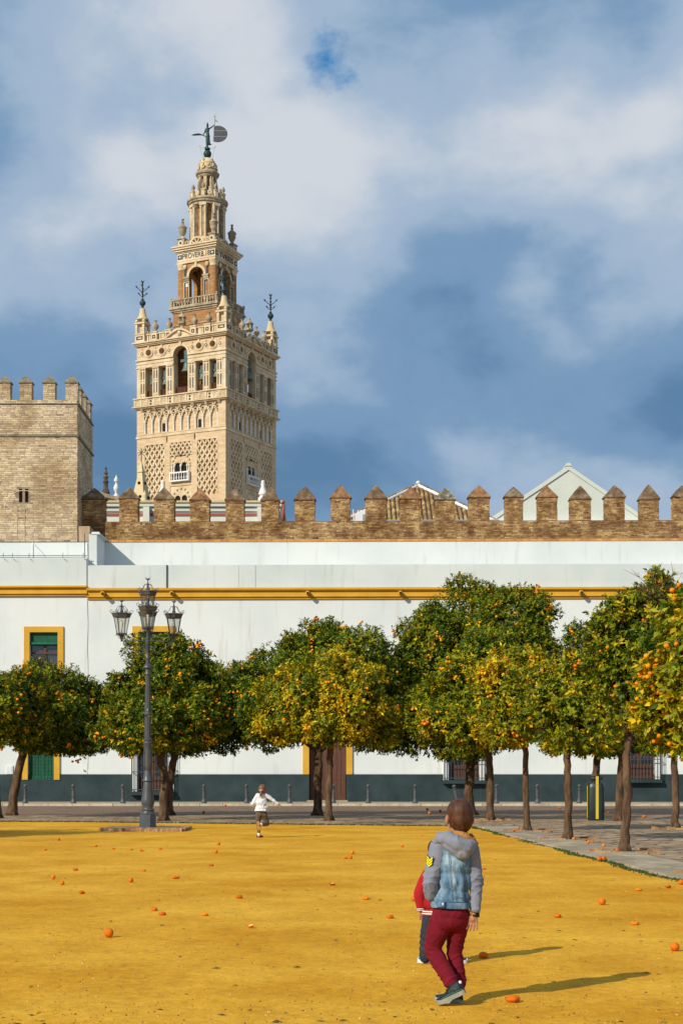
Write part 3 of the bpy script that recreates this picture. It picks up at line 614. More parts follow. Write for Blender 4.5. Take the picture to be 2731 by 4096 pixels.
def lay(parent, mname, faces, nindiv, depth=0.06, proud=0.03):
    """faces: list of (matrix face->parent, bricks). First nindiv become single parts, the rest one stuff part."""
    protos = []
    for mb in bv:
        me = mb.mesh('brick'); me.materials.append(M[mname]); protos.append(bpy.data.objects.new('brick', me))
    rest = MB(); cnt = 0
    allb = [(mx, b) for mx, bl in faces for b in bl]
    for mx, (a, b, c, d) in allb:
        pr = proud*random.uniform(0.5, 1.1)
        loc = mx @ Vector(((a+b)/2, -pr, (c+d)/2))
        if cnt < nindiv:
            o = random.choice(protos).copy(); C.objects.link(o); o.parent = parent; o.location = loc; o.rotation_euler = mx.to_euler(); o.scale = (b-a, depth, d-c)
        else:
            src = random.choice(bv); rest.M = None
            rest.add([tuple(mx @ Vector(((a+b)/2+x*(b-a), -pr+y*depth, (c+d)/2+z*(d-c)))) for x, y, z in src.v], src.f)
        cnt += 1
    if rest.v: stuff(rest.build('brickwork', mname, parent, fix=False))
T4 = Matrix.Translation
# ================================================================== square brick tower at left
TY = 86.0; tx = PX(310, TY); tz = lambda py: PZ(py, TY)
tower = thing('brick_tower', 'square ochre brick tower with pointed battlements beside the crenellated wall', 'tower', (tx, TY, 0))
tw, td = 9.0, 5.3; zTop = tz(1600); zS1 = tz(1617); zS2 = tz(1745)
win = [(-PX(1365.5+310-77, TY), -PX(1365.5+310-91, TY), tz(2010), tz(1955)), (-PX(1365.5+310-101, TY), -PX(1365.5+310-115, TY), tz(2010), tz(1955))]
mb = MB(); mb.wall(-tw, 0, 0, zTop, 0, 0.5, win); mb.wall(-tw, 0, 0, zTop, td-0.5, td, []); mb.build('core', 'tower_mortar', tower)
mb = MB(); mb.box(-0.5, -0.002, 0.5, td-0.5, 0, zTop); mb.box(-tw, -tw+0.5, 0.5, td-0.5, 0, zTop); mb.box(-tw+0.5, -0.5, 0.5, td-0.5, zTop-0.3, zTop-0.02); mb.box(-tw+0.5, -0.5, 0.52, 0.6, 0, zTop-0.4); mb.build('side_core', 'tower_mortar', tower)
bw = (win[1][0]-0.45, win[0][1]+0.25, tz(2160), tz(2025))
nohole = lambda a, b, c, d: any(a < h[1] and b > h[0] and c < h[3] and d > h[2] for h in win)
arc_c = ((win[0][0]+win[1][1])/2, tz(2012)); 
Fr = Matrix.Identity(4); Sd = T4((0, 0, 0)) @ rotz(R(90))
fb = courses(-5.4, 0, tz(2175), zS2-0.04, 0.105, 0.22, 0.46, 0.022, nohole)+courses(-5.4, 0, zS2+0.10, zS1-0.02, 0.105, 0.22, 0.46, 0.022)+courses(-5.4, 0, zS1+0.06, zTop, 0.1, 0.22, 0.4, 0.02)
random.shuffle(fb)
sb = courses(0, td, tz(2175), zS2-0.04, 0.105, 0.22, 0.46, 0.022)+courses(0, td, zS2+0.10, zS1-0.02, 0.105, 0.22, 0.46, 0.022)
lay(tower, 'tower_brick', [(Fr, fb), (Sd, sb)], 300, 0.06, 0.022)
mb = MB(); mb.ring(arc_c[0], arc_c[1]-0.35, 1.03, 1.06, -0.03, 0.0, 20, 0, math.pi); mb.build('arch_trace', 'tower_brick', tower)
mb = MB(); mb.wall(bw[0], bw[1]-0.1, bw[2], bw[3], -0.035, -0.001, [(bw[0]+0.05, bw[1]-0.13, bw[2]-1, bw[3]-0.04)]); mb.build('blocked_doorway', 'tower_brick', tower)
for z, h, p in ((zS1, 0.05, 0.07), (zS2, 0.10, 0.08)):
    mb = MB(); mb.frust(-tw, p, -p, td+p, z-h*0.2, -tw, p, -p, td+p, z+h); mb.build('string_course', 'cap_stone_pale', tower)
def merlon(parent, mname, cx, cy, w, d, z0, z1, zp, mx, over=0.06, capm='cap_stone', pk=0.5):
    """core block with pyramid cap; mx places it"""
    mb = MB(mx); mb.box(cx-w/2, cx+w/2, cy, cy+d, z0-0.02, z1); m_ = mb.build('merlon', mname, parent)
    mb = MB(mx); j = lambda: jit(0.028)
    mb.box(cx-w/2-over, cx+w/2+over, cy-over, cy+d+over, z1-0.005, z1+0.05)
    px_, py_ = cx+jit(0.04), cy+d/2+jit(0.03)
    b4 = [(cx-w/2-over+j(), cy-over+j(), z1+0.05), (cx+w/2+over+j(), cy-over+j(), z1+0.05), (cx+w/2+over+j(), cy+d+over+j(), z1+0.05), (cx-w/2-over+j(), cy+d+over+j(), z1+0.05)]
    md = [(px_+(x-px_)*0.5+j(), py_+(y-py_)*0.5+j(), z1+0.05+(zp-z1)*0.52+j()) for x, y, z in b4]; tp_ = [(px_+(x-px_)*0.06, py_+(y-py_)*0.06, zp+j()) for x, y, z in b4]
    mb.add(b4+md+tp_, [(0, 3, 2, 1)]+[(i, (i+1) % 4, (i+1) % 4+4, i+4) for i in range(4)]+[(i+4, (i+1) % 4+4, (i+1) % 4+8, i+8) for i in range(4)]+[(8, 9, 10, 11)])
    mb.build('merlon_cap', capm, m_); return m_
mf = []; mw = 0.65
for px in (-163, -72, 18, 104, 197, 287):
    c = PX(px, TY)-tx; merlon(tower, 'tower_mortar', c, 0.02, mw, 0.5, zTop, tz(1531), tz(1498), Fr, capm='cap_stone_pale')
    if px > -100:
        mf.append((T4((0, 0.02, 0)), courses(c-mw/2, c+mw/2, zTop, tz(1531), 0.1, 0.18, 0.36, 0.02))); mf.append((T4((c+mw/2, 0.02, 0)) @ rotz(R(90)), courses(0, 0.5, zTop, tz(1531), 0.1, 0.18, 0.3, 0.02)))
for q in range(1, 4):
    y = 0.02+q*(td-0.55)/3; merlon(tower, 'tower_mortar', -mw/2-0.0, y, 0.5, mw, zTop, tz(1531), tz(1498), Fr, capm='cap_stone_pale')
    mf.append((T4((-mw/2+0.25, y, 0)) @ rotz(R(90)), courses(0, mw, zTop, tz(1531), 0.1, 0.18, 0.36, 0.02)))
lay(tower, 'tower_brick', mf, 0, 0.05, 0.02)
# ================================================================== long crenellated wall
BY = 87.2; bz = lambda py: PZ(py, BY); bx = lambda px: PX(px, BY)
wallT = thing('battlement_wall', 'long brown rubble-brick wall with a row of pyramid-capped merlons above the white house', 'wall', (0, BY, 0), R(-1.0))
zc0, zcr, zmc, zpk = bz(2162)-2.5, bz(2084), bz(1997), bz(1941)
mb = MB(); mb.box(bx(322), 24, 0.0, 0.62, 0, zcr); mb.build('core', 'wall_mortar', wallT)
mcx = [372, 513, 656, 798, 939, 1080, 1219, 1362, 1503, 1641, 1779, 1914, 2053, 2186, 2318, 2454, 2591, 2727, 2862]
ff = []; 
for i, px in enumerate(mcx):
    c = bx(px); w = (76+jit(7))*BY/F; zz = zmc+jit(0.08)
    if i == 0: w = 1.25
    merlon(wallT, 'wall_mortar', c, 0.01, w, 0.6, zcr, zz, zpk+jit(0.09), Fr, 0.06+random.random()*0.03, random.choice(('cap_stone', 'cap_stone', 'cap_stone_red', 'cap_stone_lichen')))
    ff.append((T4((0, 0.01, 0)), courses(c-w/2, c+w/2, zcr, zz, 0.074, 0.10, 0.34, 0.014)))
    ff.append((T4((c+w/2, 0.01, 0)) @ rotz(R(90)), courses(0, 0.6, zcr, zz, 0.074, 0.12, 0.3, 0.014)))
    ff.append((T4((c-w/2, 0.61, 0)) @ rotz(R(-90)), courses(0, 0.6, zcr, zz, 0.074, 0.12, 0.3, 0.014)))
wb = courses(bx(322), 21.5, bz(2162)-0.3, zcr, 0.08, 0.10, 0.44, 0.018)
lay(wallT, 'wall_brick', [ff[0], ff[3], ff[6], ff[9], ff[12], ff[15], ff[18]]+[f for i, f in enumerate(ff) if i not in (0, 3, 6, 9, 12, 15, 18)]+[(Fr, wb)], 300, 0.08, 0.034)
mb = MB(); mb.box(bx(330), bx(375), -1.4, -0.02, bz(2165)-1.0, bz(2118)); mb.build('stub_wall', 'tower_brick', wallT)
# ================================================================== buildings behind the wall
# cream parapet building
PY_ = 99.0; x0, x1 = PX(395, PY_), PX(1118, PY_); pz = lambda py: PZ(py, PY_)
b = thing('parapet_building', 'cream building with stepped cornice and a thin red stripe behind the merlons', 'building', (0, PY_, 0))
mb = MB(); mb.box(x0, x1, 0, 9, 0, pz(2046)); mb.build('wall', 'cream', b)
mb = MB(); mb.box(x0-0.01, x1+0.01, -0.05, 9.0, pz(2064), pz(2053)); mb.build('red_band', 'red_stripe', b)
mb = MB(); mb.box(x0-0.05, x1+0.05, -0.10, 9.05, pz(2046), pz(2028)); mb.box(x0-0.15, x1+0.15, -0.25, 9.1, pz(2028)+0.002, pz(2018)); mb.box(x0-0.1, x1+0.1, -0.18, 9.1, pz(2018)+0.002, pz(2014)); mb.build('cornice', 'pale_render', b)
mb = MB(); mb.box(x0-0.2, x1+0.2, -0.3, 9.1, pz(2013), pz(2005)); mb.build('coping', 'cream_stone', b)
for a_, b_ in ((575, 600), (1030, 1056)): mb = MB(); mb.box(PX(a_, PY_), PX(b_, PY_), -0.30, -0.001, pz(2110), pz(2030)); mb.build('pilaster', 'cream', b)
mb = MB(); mb.tube([(x1+0.25, -0.1, pz(2085)), (x1+0.25, -0.1, pz(2003))], 0.11, 10); mb.build('red_pipe', 'red_stripe', b, True)
# stone stair balustrade
BB = 103.0; b = thing('stone_balustrade', 'sloping stone balustrade beside the dark pinnacle', 'balustrade', (0, BB, 0))
p0 = (PX(395, BB), PZ(1968, BB)); p1 = (PX(490, BB), PZ(1992, BB))
mb = MB(); mb.prism([(p0[0], p0[1]-0.25), (p1[0], p1[1]-0.25), (p1[0], p1[1]), (p0[0], p0[1])], -0.2, 0.2); mb.build('rail', 'giralda_grey', b)
for i in range(9):
    x = p0[0]+(p1[0]-p0[0])*(i+0.5)/9; z = p0[1]+(p1[1]-p0[1])*(i+0.5)/9-0.27
    mb = MB(); mb.lathe(x, 0, [(0.06, z-1.2), (0.08, z-0.9), (0.05, z-0.6), (0.09, z-0.3), (0.06, z)], 8); mb.build('baluster', 'giralda_grey', b, True)
# gothic pinnacle, white finial, cream spire, urns
def spike(name, label, px, Y, prof_px, m, n=8, extra=None):
    t = thing(name, label, 'pinnacle', (PX(px, Y), Y, 0)); k_ = Y/F
    mb = MB(); mb.lathe(0, 0, [(w*k_, PZ(py, Y)) for w, py in prof_px], n); autosmooth(mb.build('shaft', m, t), 35 if n > 8 else 20); return t
GYP = 150.0
spike('gothic_pinnacle', 'dark weathered gothic pinnacle with ringed tip', 424, GYP, [(16, 2030), (16, 1968), (13, 1965), (13, 1960), (9, 1955), (9, 1932), (12, 1930), (12, 1925), (8, 1922), (8, 1914), (11, 1911), (11, 1907), (7, 1904), (6, 1897), (9, 1894), (9, 1891), (5, 1888), (4, 1876), (6, 1874), (1, 1866)], 'dark_gothic', 8)
spike('stone_finial', 'slender pale stone finial beside the dark pinnacle', 466, 120.0, [(12, 2030), (12, 1985), (10, 1980), (5, 1976), (5, 1968), (10, 1960), (11, 1950), (7, 1940), (4, 1936), (4, 1930), (9, 1926), (9, 1917), (5, 1912), (1, 1900)], 'marble', 14)
SPY = 160.0; sp = thing('stone_spire', 'cream four-sided stone spire with round holes and an iron cross', 'spire', (PX(541, SPY), SPY+5, 0), R(-24)); k_ = SPY/F
zs = lambda py: PZ(py, SPY)
mb = MB(); a, b2 = 44*k_, 9*k_; mb.frust(-a, a, -a, a, zs(2060), -b2, b2, -b2, b2, zs(1852)); mb.build('roof', 'cream_stone', sp)
mb = MB(); c2 = 13*k_; mb.box(-c2, c2, -c2, c2, zs(1852), zs(1846)); mb.frust(-c2*0.8, c2*0.8, -c2*0.8, c2*0.8, zs(1846), -c2*0.5, c2*0.5, -c2*0.5, c2*0.5, zs(1834)); mb.frust(-0.2, 0.2, -0.2, 0.2, zs(1834), -0.03, 0.03, -0.03, 0.03, zs(1808)); mb.build('crown', 'cream_stone', sp)
mb = MB(); mb.tube([(0, 0, zs(1810)), (0, 0, zs(1755))], 0.05, 6); cz = zs(1770)
for q in range(4):
    an = q*math.pi/4; mb.tube([(-0.5*math.cos(an), 0, cz-0.5*math.sin(an)), (0.5*math.cos(an), 0, cz+0.5*math.sin(an))], 0.035, 5)
mb.build('cross', 'iron', sp)
def on_spire(f, k, s):
    A = a+(b2-a)*f; z = zs(2060)+(zs(1852)-zs(2060))*f; return Matrix.Rotation(k*math.pi/2, 4, 'Z') @ Vector((s*A, -A-0.02, z))
for k2 in (0, 1):
    for f, ss in ((0.50, (-0.4, 0.4)), (0.78, (0.0,)), (0.22, (-0.5, 0.0, 0.5))):
        for s_ in ss:
            p = on_spire(f, k2, s_); mb = MB(); mb.ball(p, (0.17, 0.17, 0.17), 10, 6); mb.build('round_hole', 'void_dark', sp, True)
for s_ in (-1, 1): mb = MB(); mb.lathe(s_*a*0.95, -a*0.95, [(0.28, zs(2010)), (0.3, zs(1975)), (0.15, zs(1970)), (0.3, zs(1960)), (0.2, zs(1950)), (0.02, zs(1936))], 10); mb.build('corner_finial', 'cream_stone', sp, True)
for px, Y, lab in ((652, 118.0, 'pale stone urn standing behind the merlons under the brick bell tower'), (1052, 118.0, 'tapering pale stone urn at the end of the cream parapet')):
    t = thing('stone_urn', lab, 'urn', (PX(px, Y), Y, 0)); k_ = Y/F
    mb = MB(); mb.lathe(0, 0, [(w*k_, PZ(py, Y)) for w, py in ((20, 2040), (20, 1992), (12, 1985), (18, 1978), (15, 1965), (7, 1945), (9, 1938), (7, 1930), (8, 1928), (5, 1922))], 14); autosmooth(mb.build('body', 'marble', t), 50)
# tiled pyramid roof
RY = 98.0; ap = Vector((PX(1672, 104), 104.0, PZ(1947, 104))); ez = PZ(2098, RY); e0, e1 = PX(1352, RY), PX(1992, RY)
rh = thing('tiled_house', 'house with a brown barrel-tiled hip roof and white mortared ridges behind the merlons', 'house', (0, 0, 0))
mb = MB(); mb.box(e0+0.3, e1-0.3, RY+0.3, RY+11.7, 0, ez-0.05); mb.build('wall', 'plaster', rh)
mb = MB(); mb.add([(e0, RY, ez), (e1, RY, ez), (e1, RY+12, ez), (e0, RY+12, ez), tuple(ap)], [(0, 1, 4), (1, 2, 4), (2, 3, 4), (3, 0, 4), (0, 3, 2, 1)]); roof = mb.build('roof', 'wall_mortar', rh)
mb = MB(); n = 6; vs_ = []
for (yy, rr) in ((0, 0.5), (1, 0.42)):
    for i in range(n+1):
        an = math.pi*i/n; vs_.append((rr*math.cos(an), yy, rr*math.sin(an)))
mb.add(vs_, [(i, i+1, i+n+2, i+n+1) for i in range(n)]+[tuple(range(n, -1, -1))]); tile_me = mb.mesh('roof_tile'); tile_me.materials.append(M['roof_tile']); tile_me.polygons.foreach_set('use_smooth', [True]*n+[False]); tpo = bpy.data.objects.new('roof_tile', tile_me)
sl = Vector((0, ap.y-RY, ap.z-ez)); L_ = sl.length; sa = math.atan2(sl.z, sl.y); tl = 0.42
x = e0+0.15
while x < e1:
    f = (x-e0)/(ap.x-e0) if x < ap.x else (e1-x)/(e1-ap.x); nt_ = int(f*L_/tl)
    for q in range(nt_):
        s0 = (L_-nt_*tl)*0 + q*tl; z = ez+s0/L_*sl.z
        if z < PZ(2100, 99): continue
        o = tpo.copy(); C.objects.link(o); o.parent = roof; o.location = (x+jit(0.012), RY+s0/L_*sl.y, z+0.03); o.rotation_euler = (sa+jit(0.03), 0, jit(0.03)); o.scale = (0.24, tl*1.12, 0.24)
    x += 0.285
for cx_ in (e0, e1):
    n = 22; p_ = [Vector((cx_, RY, ez)).lerp(ap, i/n)+Vector((0, 0, 0.1)) for i in range(n+1)]
    mb = MB(); mb.tube(p_, 0.13, 8); mb.build('hip_mortar', 'white_paint', rh, True)
    for i in range(n): mb = MB(); mb.tube([p_[i]+Vector((0, 0.05, 0.10)), p_[i+1]+Vector((0, 0.05, 0.08))], [0.12, 0.10], 8); mb.build('hip_tile', 'roof_tile', rh, True)
mb = MB(); mb.ball(ap+Vector((0, 0, 0.25)), 0.16, 10, 6); mb.build('apex_ball', 'plaster_grey', rh, True)
mb = MB(); mb.box(e0, e1, RY-0.12, RY-0.02, ez+0.18, ez+0.30); mb.build('gutter', 'lead', rh)
# white roof hut with aerials
HY = 97.0; t = thing('roof_hut', 'small white slanted roof hut with aerials between two merlons', 'hut', (0, HY, 0)); px = lambda p: PX(p, HY); pz2 = lambda p: PZ(p, HY)
mb = MB(); mb.prism([(px(1420), pz2(2130)), (px(1478), pz2(2130)), (px(1478), pz2(2030)), (px(1466), pz2(2035)), (px(1420), pz2(2056))], 0, 3); mb.build('wall', 'white_paint', t)
mb = MB(); mb.box(px(1450), px(1466), -0.05, -0.01, pz2(2100), pz2(2058)); mb.build('louvre', 'lead', t)
for a_, h_ in ((1416, 2034), (1435, 2038), (1446, 2036)): mb = MB(); mb.tube([(px(a_), 0.3, pz2(2090)), (px(a_)-0.06, 0.3, pz2(h_))], 0.03, 6); mb.build('aerial', 'white_paint', t)
# pale gabled building
AY = 112.0; g = thing('gabled_building', 'plain pale green gabled wall with raised verge rising behind the battlements', 'building', (0, AY, 0)); px = lambda p: PX(p, AY); pz3 = lambda p: PZ(p, AY)
ax, az = px(2272), pz3(1880); l0, l1 = px(1930), px(2610); lz = pz3(2112)
mb = MB(); mb.prism([(l0, 0), (l1, 0), (l1, lz), (ax, az), (l0, lz)], 0, 14); mb.build('wall', 'pale_render', g)
th = pz3(1862)-pz3(1880)
for s_, (xa, za), (xb, zb) in ((0, (l0-0.4, lz-0.25), (ax, az)), (1, (ax, az), (l1+0.4, lz-0.25))):
    mb = MB(); mb.prism([(xa, za), (xb, zb), (xb, zb+th), (xa, za+th)], -0.09, 14.2); mb.build('verge', 'pale_render', g)
mb = MB(); mb.prism([(ax-0.22, az+th-0.05), (ax+0.22, az+th-0.05), (ax+0.12, az+th+0.16), (ax-0.12, az+th+0.16)], -0.14, 14.1); mb.build('ridge_cap', 'pale_render', g)
mb = MB(); mb.box(px(1985), px(2040), -0.6, -0.1, pz3(2100), pz3(2080)); mb.box(px(2490), px(2560), -0.6, -0.1, pz3(2100), pz3(2082)); mb.box(px(2040), px(2490), -0.5, -0.1, pz3(2100), pz3(2084)); mb.build('ledge', 'white_paint', g)
# ================================================================== the bell tower
H = 6.9
gt = thing('bell_tower', 'tall ornate brick and stone bell tower with lattice panels, open belfry and tiered crown', 'tower', (-18.32, 212.2, 0), R(-26))
def FM(k, h=H): return rotz(k*math.pi/2) @ T4((0, -h, 0))   # face frame: x along the face, -y outward, z up
def gb(mb, name, m, parent=None, smooth=None):
    o = mb.build(name, m, parent or gt)
    if smooth: autosmooth(o, smooth)
    return o
ZB = 36.0
mb = MB(); mb.box(-H+0.3, H-0.3, -H+0.3, H-0.3, 0, 51.0); gb(mb, 'shaft_core', 'giralda_brick')
mb = MB(); mb.box(-H, H, -H, H, 0, ZB); gb(mb, 'shaft', 'giralda_brick')
side = (2.55, 5.62); cen = 1.66
for k in range(4):
    Mk = FM(k); holes = [(-side[1], -side[0], 38.4, 46.0), (side[0], side[1], 38.4, 46.0), (-cen, cen, 40.9, 46.0), (-cen, cen, 37.5, 40.2), (-5.75, 5.75, 47.55, 50.75)]
    if k < 2: holes += [(-2.27, -2.05, 46.15, 46.9), (2.05, 2.27, 46.15, 46.9)]
    e_ = 0 if k % 2 == 0 else 0.3
    mb = MB(Mk); mb.wall(-H+e_, H-e_, ZB, 51.0, 0, 0.298, holes); gb(mb, 'face_skin', 'giralda_brick')
    for z, p, h in ((47.0, 0.10, 0.28), (47.42, 0.05, 0.10)):
        mb = MB(Mk); mb.box(-H-p, H+p, -p, -0.001, z, z+h) if k % 2 == 0 else mb.box(-H-0.0, H+0.0, -p, -0.001, z, z+h); gb(mb, 'string_course', 'giralda_stone')
    if k > 1: continue
    # sebka lattices
    def sebka(u0, u1, z0, z1, cell, rise, name='lattice_panel', y0=0.02, wd=0.115):
        mb = MB(Mk); ncol = max(1, round((u1-u0)/cell)); cw = (u1-u0)/ncol
        for c in range(ncol+1):
            for ph in (0, 1):
                if (c == 0 and ph == 0) or (c == ncol and ph == 1): continue
                zz = z1; pts = []; st = 0
                while zz > z0-0.01:
                    fr = st % 8; tri = fr/4 if fr <= 4 else 2-fr/4
                    lob = 0.10*cw*math.sin(fr*math.pi/2+0.4)
                    off = (tri*0.5*cw+lob*0.5)*(1 if ph else -1)
                    u = min(max(u0+c*cw+off, u0), u1); pts.append((u, zz)); zz -= rise/8; st += 1
                for (a, b), (c2, d) in zip(pts[:-1], pts[1:]):
                    w = wd; mb.add([(a-w, y0, b), (a+w, y0, b), (c2+w, y0, d), (c2-w, y0, d), (a-w, 0.3, b), (a+w, 0.3, b), (c2+w, 0.3, d), (c2-w, 0.3, d)], [(0, 3, 2, 1), (0, 4, 7, 3), (1, 2, 6, 5)])
        gb_ = stuff(mb.build(name, 'giralda_stone', gt))
        # knobs at the crossings
        kb = MB(Mk); nz = int((z1-z0)/(rise/2))
        for r in range(nz+1):
            for c in range(ncol+1):
                u = u0+c*cw+(0.5*cw if r % 2 else 0)
                if u > u1+0.01: continue
                kb.ball((u, 0.03, z1-r*rise/2), (0.16, 0.10, 0.16), 6, 4)
        stuff(kb.build('boss', 'giralda_stone', gb_))
        fr = MB(Mk); fr.wall(u0-0.12, u1+0.12, z0-0.1, z1+0.12, -0.045, -0.001, [(u0, u1, z0-1, z1)]); fr.build('panel_frame', 'giralda_stone', gb_)
        return gb_
    for s in (-1, 1):
        u0, u1 = (side[0], side[1]) if s > 0 else (-side[1], -side[0])
        sebka(u0, u1, 39.0, 46.0, 0.77, 1.16)
    sebka(-cen, cen, 44.2, 46.0, 0.66, 0.95)
    # twin window with lobed arches, columns and marble balcony
    mb = MB(Mk)
    for s in (-1, 1): mb.archhead(-0.95 if s < 0 else 0.07, -0.07 if s < 0 else 0.95, 42.85, 44.1, 0.10, 0.29, 10)
    for a, b in ((-cen, -0.95), (0.95, cen)): mb.box(a, b, 0.10, 0.29, 40.95, 44.1)
    mb.box(-0.07, 0.07, 0.12, 0.29, 42.85, 44.1)
    tw_ = gb(mb, 'twin_window', 'giralda_brick')
    mb = MB(Mk); mb.box(-0.95, 0.95, 0.27, 0.296, 41.0, 43.8); gb(mb, 'opening', 'void_dark', tw_)
    for s in (-1, 1):
        for q in range(5):
            an = math.pi*q/4; mb = MB(Mk); mb.ball((s*0.51+0.46*math.cos(an), 0.10, 42.95+0.46*math.sin(an)), 0.15, 8, 5); gb(mb, 'lobe', 'giralda_stone', tw_, 60)
    mb = MB(Mk)
    for an in range(9): a = math.pi*an/8; mb.ball((1.35*math.cos(a), 0.05, 43.1+1.35*math.sin(a)), 0.16, 7, 5)
    gb(mb, 'lobed_arch', 'giralda_stone', tw_)
    mb = MB(Mk); mb.ball((0, 0.06, 44.35), (0.26, 0.08, 0.28), 10, 6); gb(mb, 'roundel', 'black_tile', tw_)
    for x in (-1.35, -1.02, 0.0, 1.02, 1.35):
        mb = MB(Mk); mb.lathe(x, 0.02, [(0.13, 41.9), (0.08, 42.0), (0.08, 42.65), (0.15, 42.75), (0.15, 42.9)], 10); gb(mb, 'column', 'marble', tw_, 50)
    bal = MB(Mk); bal.box(-1.5, 1.5, -0.45, 0.0, 40.72, 40.9); bal.box(-1.5, 1.5, -0.45, -0.32, 41.8, 41.98); bal.box(-1.5, -1.36, -0.452, 0.0, 40.9, 41.99); bal.box(1.36, 1.5, -0.452, 0.0, 40.9, 41.99); bo = gb(bal, 'balcony', 'marble')
    for i in range(7):
        x = -1.36+2.72*(i+0.5)/7; mb = MB(Mk); mb.lathe(x, -0.385, [(0.07, 40.9), (0.05, 41.0), (0.12, 41.2), (0.05, 41.45), (0.05, 41.65), (0.08, 41.8)], 8); gb(mb, 'baluster', 'marble', bo, 60)
    # lower twin arches
    mb = MB(Mk)
    for s in (-1, 1): mb.archhead(-0.95 if s < 0 else 0.1, -0.1 if s < 0 else 0.95, 38.5, 40.18, 0.10, 0.29, 10)
    mb.box(-cen, -0.95, 0.10, 0.29, 37.5, 40.18); mb.box(0.95, cen, 0.10, 0.29, 37.5, 40.18); mb.box(-0.1, 0.1, 0.12, 0.29, 37.5, 40.18); lw = gb(mb, 'twin_window', 'giralda_stone')
    mb = MB(Mk); mb.box(-0.95, 0.95, 0.27, 0.296, 37.5, 39.2); gb(mb, 'opening', 'void_dark', lw)
    mb = MB(Mk)
    for an in range(7): a = math.pi*an/6; mb.ball((1.2*math.cos(a), 0.05, 38.7+1.15*math.sin(a)), 0.17, 7, 5)
    gb(mb, 'lobed_arch', 'giralda_stone', lw)
    # blind arcade band
    nb = 10; bw_ = 11.3/nb; ar = MB(Mk)
    for c in range(nb+1):
        x = -5.65+c*bw_; mb = MB(Mk); mb.lathe(x, 0.10, [(0.13, 47.58), (0.10, 47.7), (0.10, 49.05), (0.18, 49.2), (0.18, 49.34)], 10); gb(mb, 'arcade_column', 'marble', None, 50)
        for s in (-1, 1):
            p = [(x, 49.34), (x+s*0.16*bw_, 49.62), (x+s*0.14*bw_, 49.8), (x+s*0.36*bw_, 50.0), (x+s*0.34*bw_, 50.18), (x+s*0.5*bw_, 50.42), (x+s*0.68*bw_, 50.72)]
            for (a, b), (c2, d) in zip(p[:-1], p[1:]):
                if min(a, c2) < -5.75 or max(a, c2) > 5.75: continue
                w = 0.10; ar.add([(a-w, 0.02, b), (a+w, 0.02, b), (c2+w, 0.02, d), (c2-w, 0.02, d), (a-w, 0.3, b), (a+w, 0.3, b), (c2+w, 0.3, d), (c2-w, 0.3, d)], [(0, 3, 2, 1), (0, 4, 7, 3), (1, 2, 6, 5)])
    al = gb(ar, 'arcade_arches', 'giralda_stone')
    for c in range(nb+1):
        x = -5.65+c*bw_; mb = MB(Mk); mb.ball((x, 0.05, 50.22), (0.17, 0.08, 0.17), 10, 6); gb(mb, 'roundel', 'black_tile', al)
        mb = MB(Mk); mb.ring(x, 50.22, 0.18, 0.27, 0.03, 0.2, 12); gb(mb, 'roundel_ring', 'giralda_stone', al)
    for x in (-2.8, 2.8): mb = MB(Mk); mb.box(x-0.2, x+0.2, 0.22, 0.297, 47.75, 48.8); gb(mb, 'slit_window', 'void_dark')
    for i in range(7): x = -6+i*2.0; mb = MB(Mk); mb.frust(x-0.15, x+0.15, -0.10, 0, 50.55, x-0.2, x+0.2, -0.5, 0, 50.98); gb(mb, 'corbel', 'giralda_stone')
# cornice and inscribed band under the belfry
mb = MB()
for z0, z1, p in ((50.98, 51.12, 0.32), (51.122, 51.25, 0.5), (52.25, 52.40, 0.40)): mb.box(-H-p, H+p, -H-p, H+p, z0, z1)
gb(mb, 'belfry_cornice', 'giralda_stone')
mb = MB(); mb.box(-H-0.2, H+0.2, -H-0.2, H+0.2, 51.25, 52.25); gb(mb, 'parapet_band', 'giralda_stone')
for k in (0, 1):
    Mk = FM(k, H+0.2); n = 14; w = (2*H+0.4)/n
    for i in range(n):
        x = -H-0.2+w*(i+0.5); small = i in (2, 5, 8, 11)
        mb = MB(Mk); mb.box(x-w/2-0.10, x-w/2+0.10, -0.10, -0.001, 51.25, 52.25); gb(mb, 'band_post', 'giralda_stone')
        if small:
            for z in (51.5, 51.9): mb = MB(Mk); mb.box(x-0.14, x+0.14, -0.03, -0.001, z-0.12, z+0.12); gb(mb, 'band_inlay', 'black_tile')
        else:
            mb = MB(Mk); mb.wall(x-0.36, x+0.36, 51.36, 52.14, -0.07, -0.001, [(x-0.26, x+0.26, 51.46, 52.04)]); mb.ring(x, 51.75, 0.1, 0.2, -0.05, 0, 8); gb(mb, 'band_panel', 'giralda_stone')
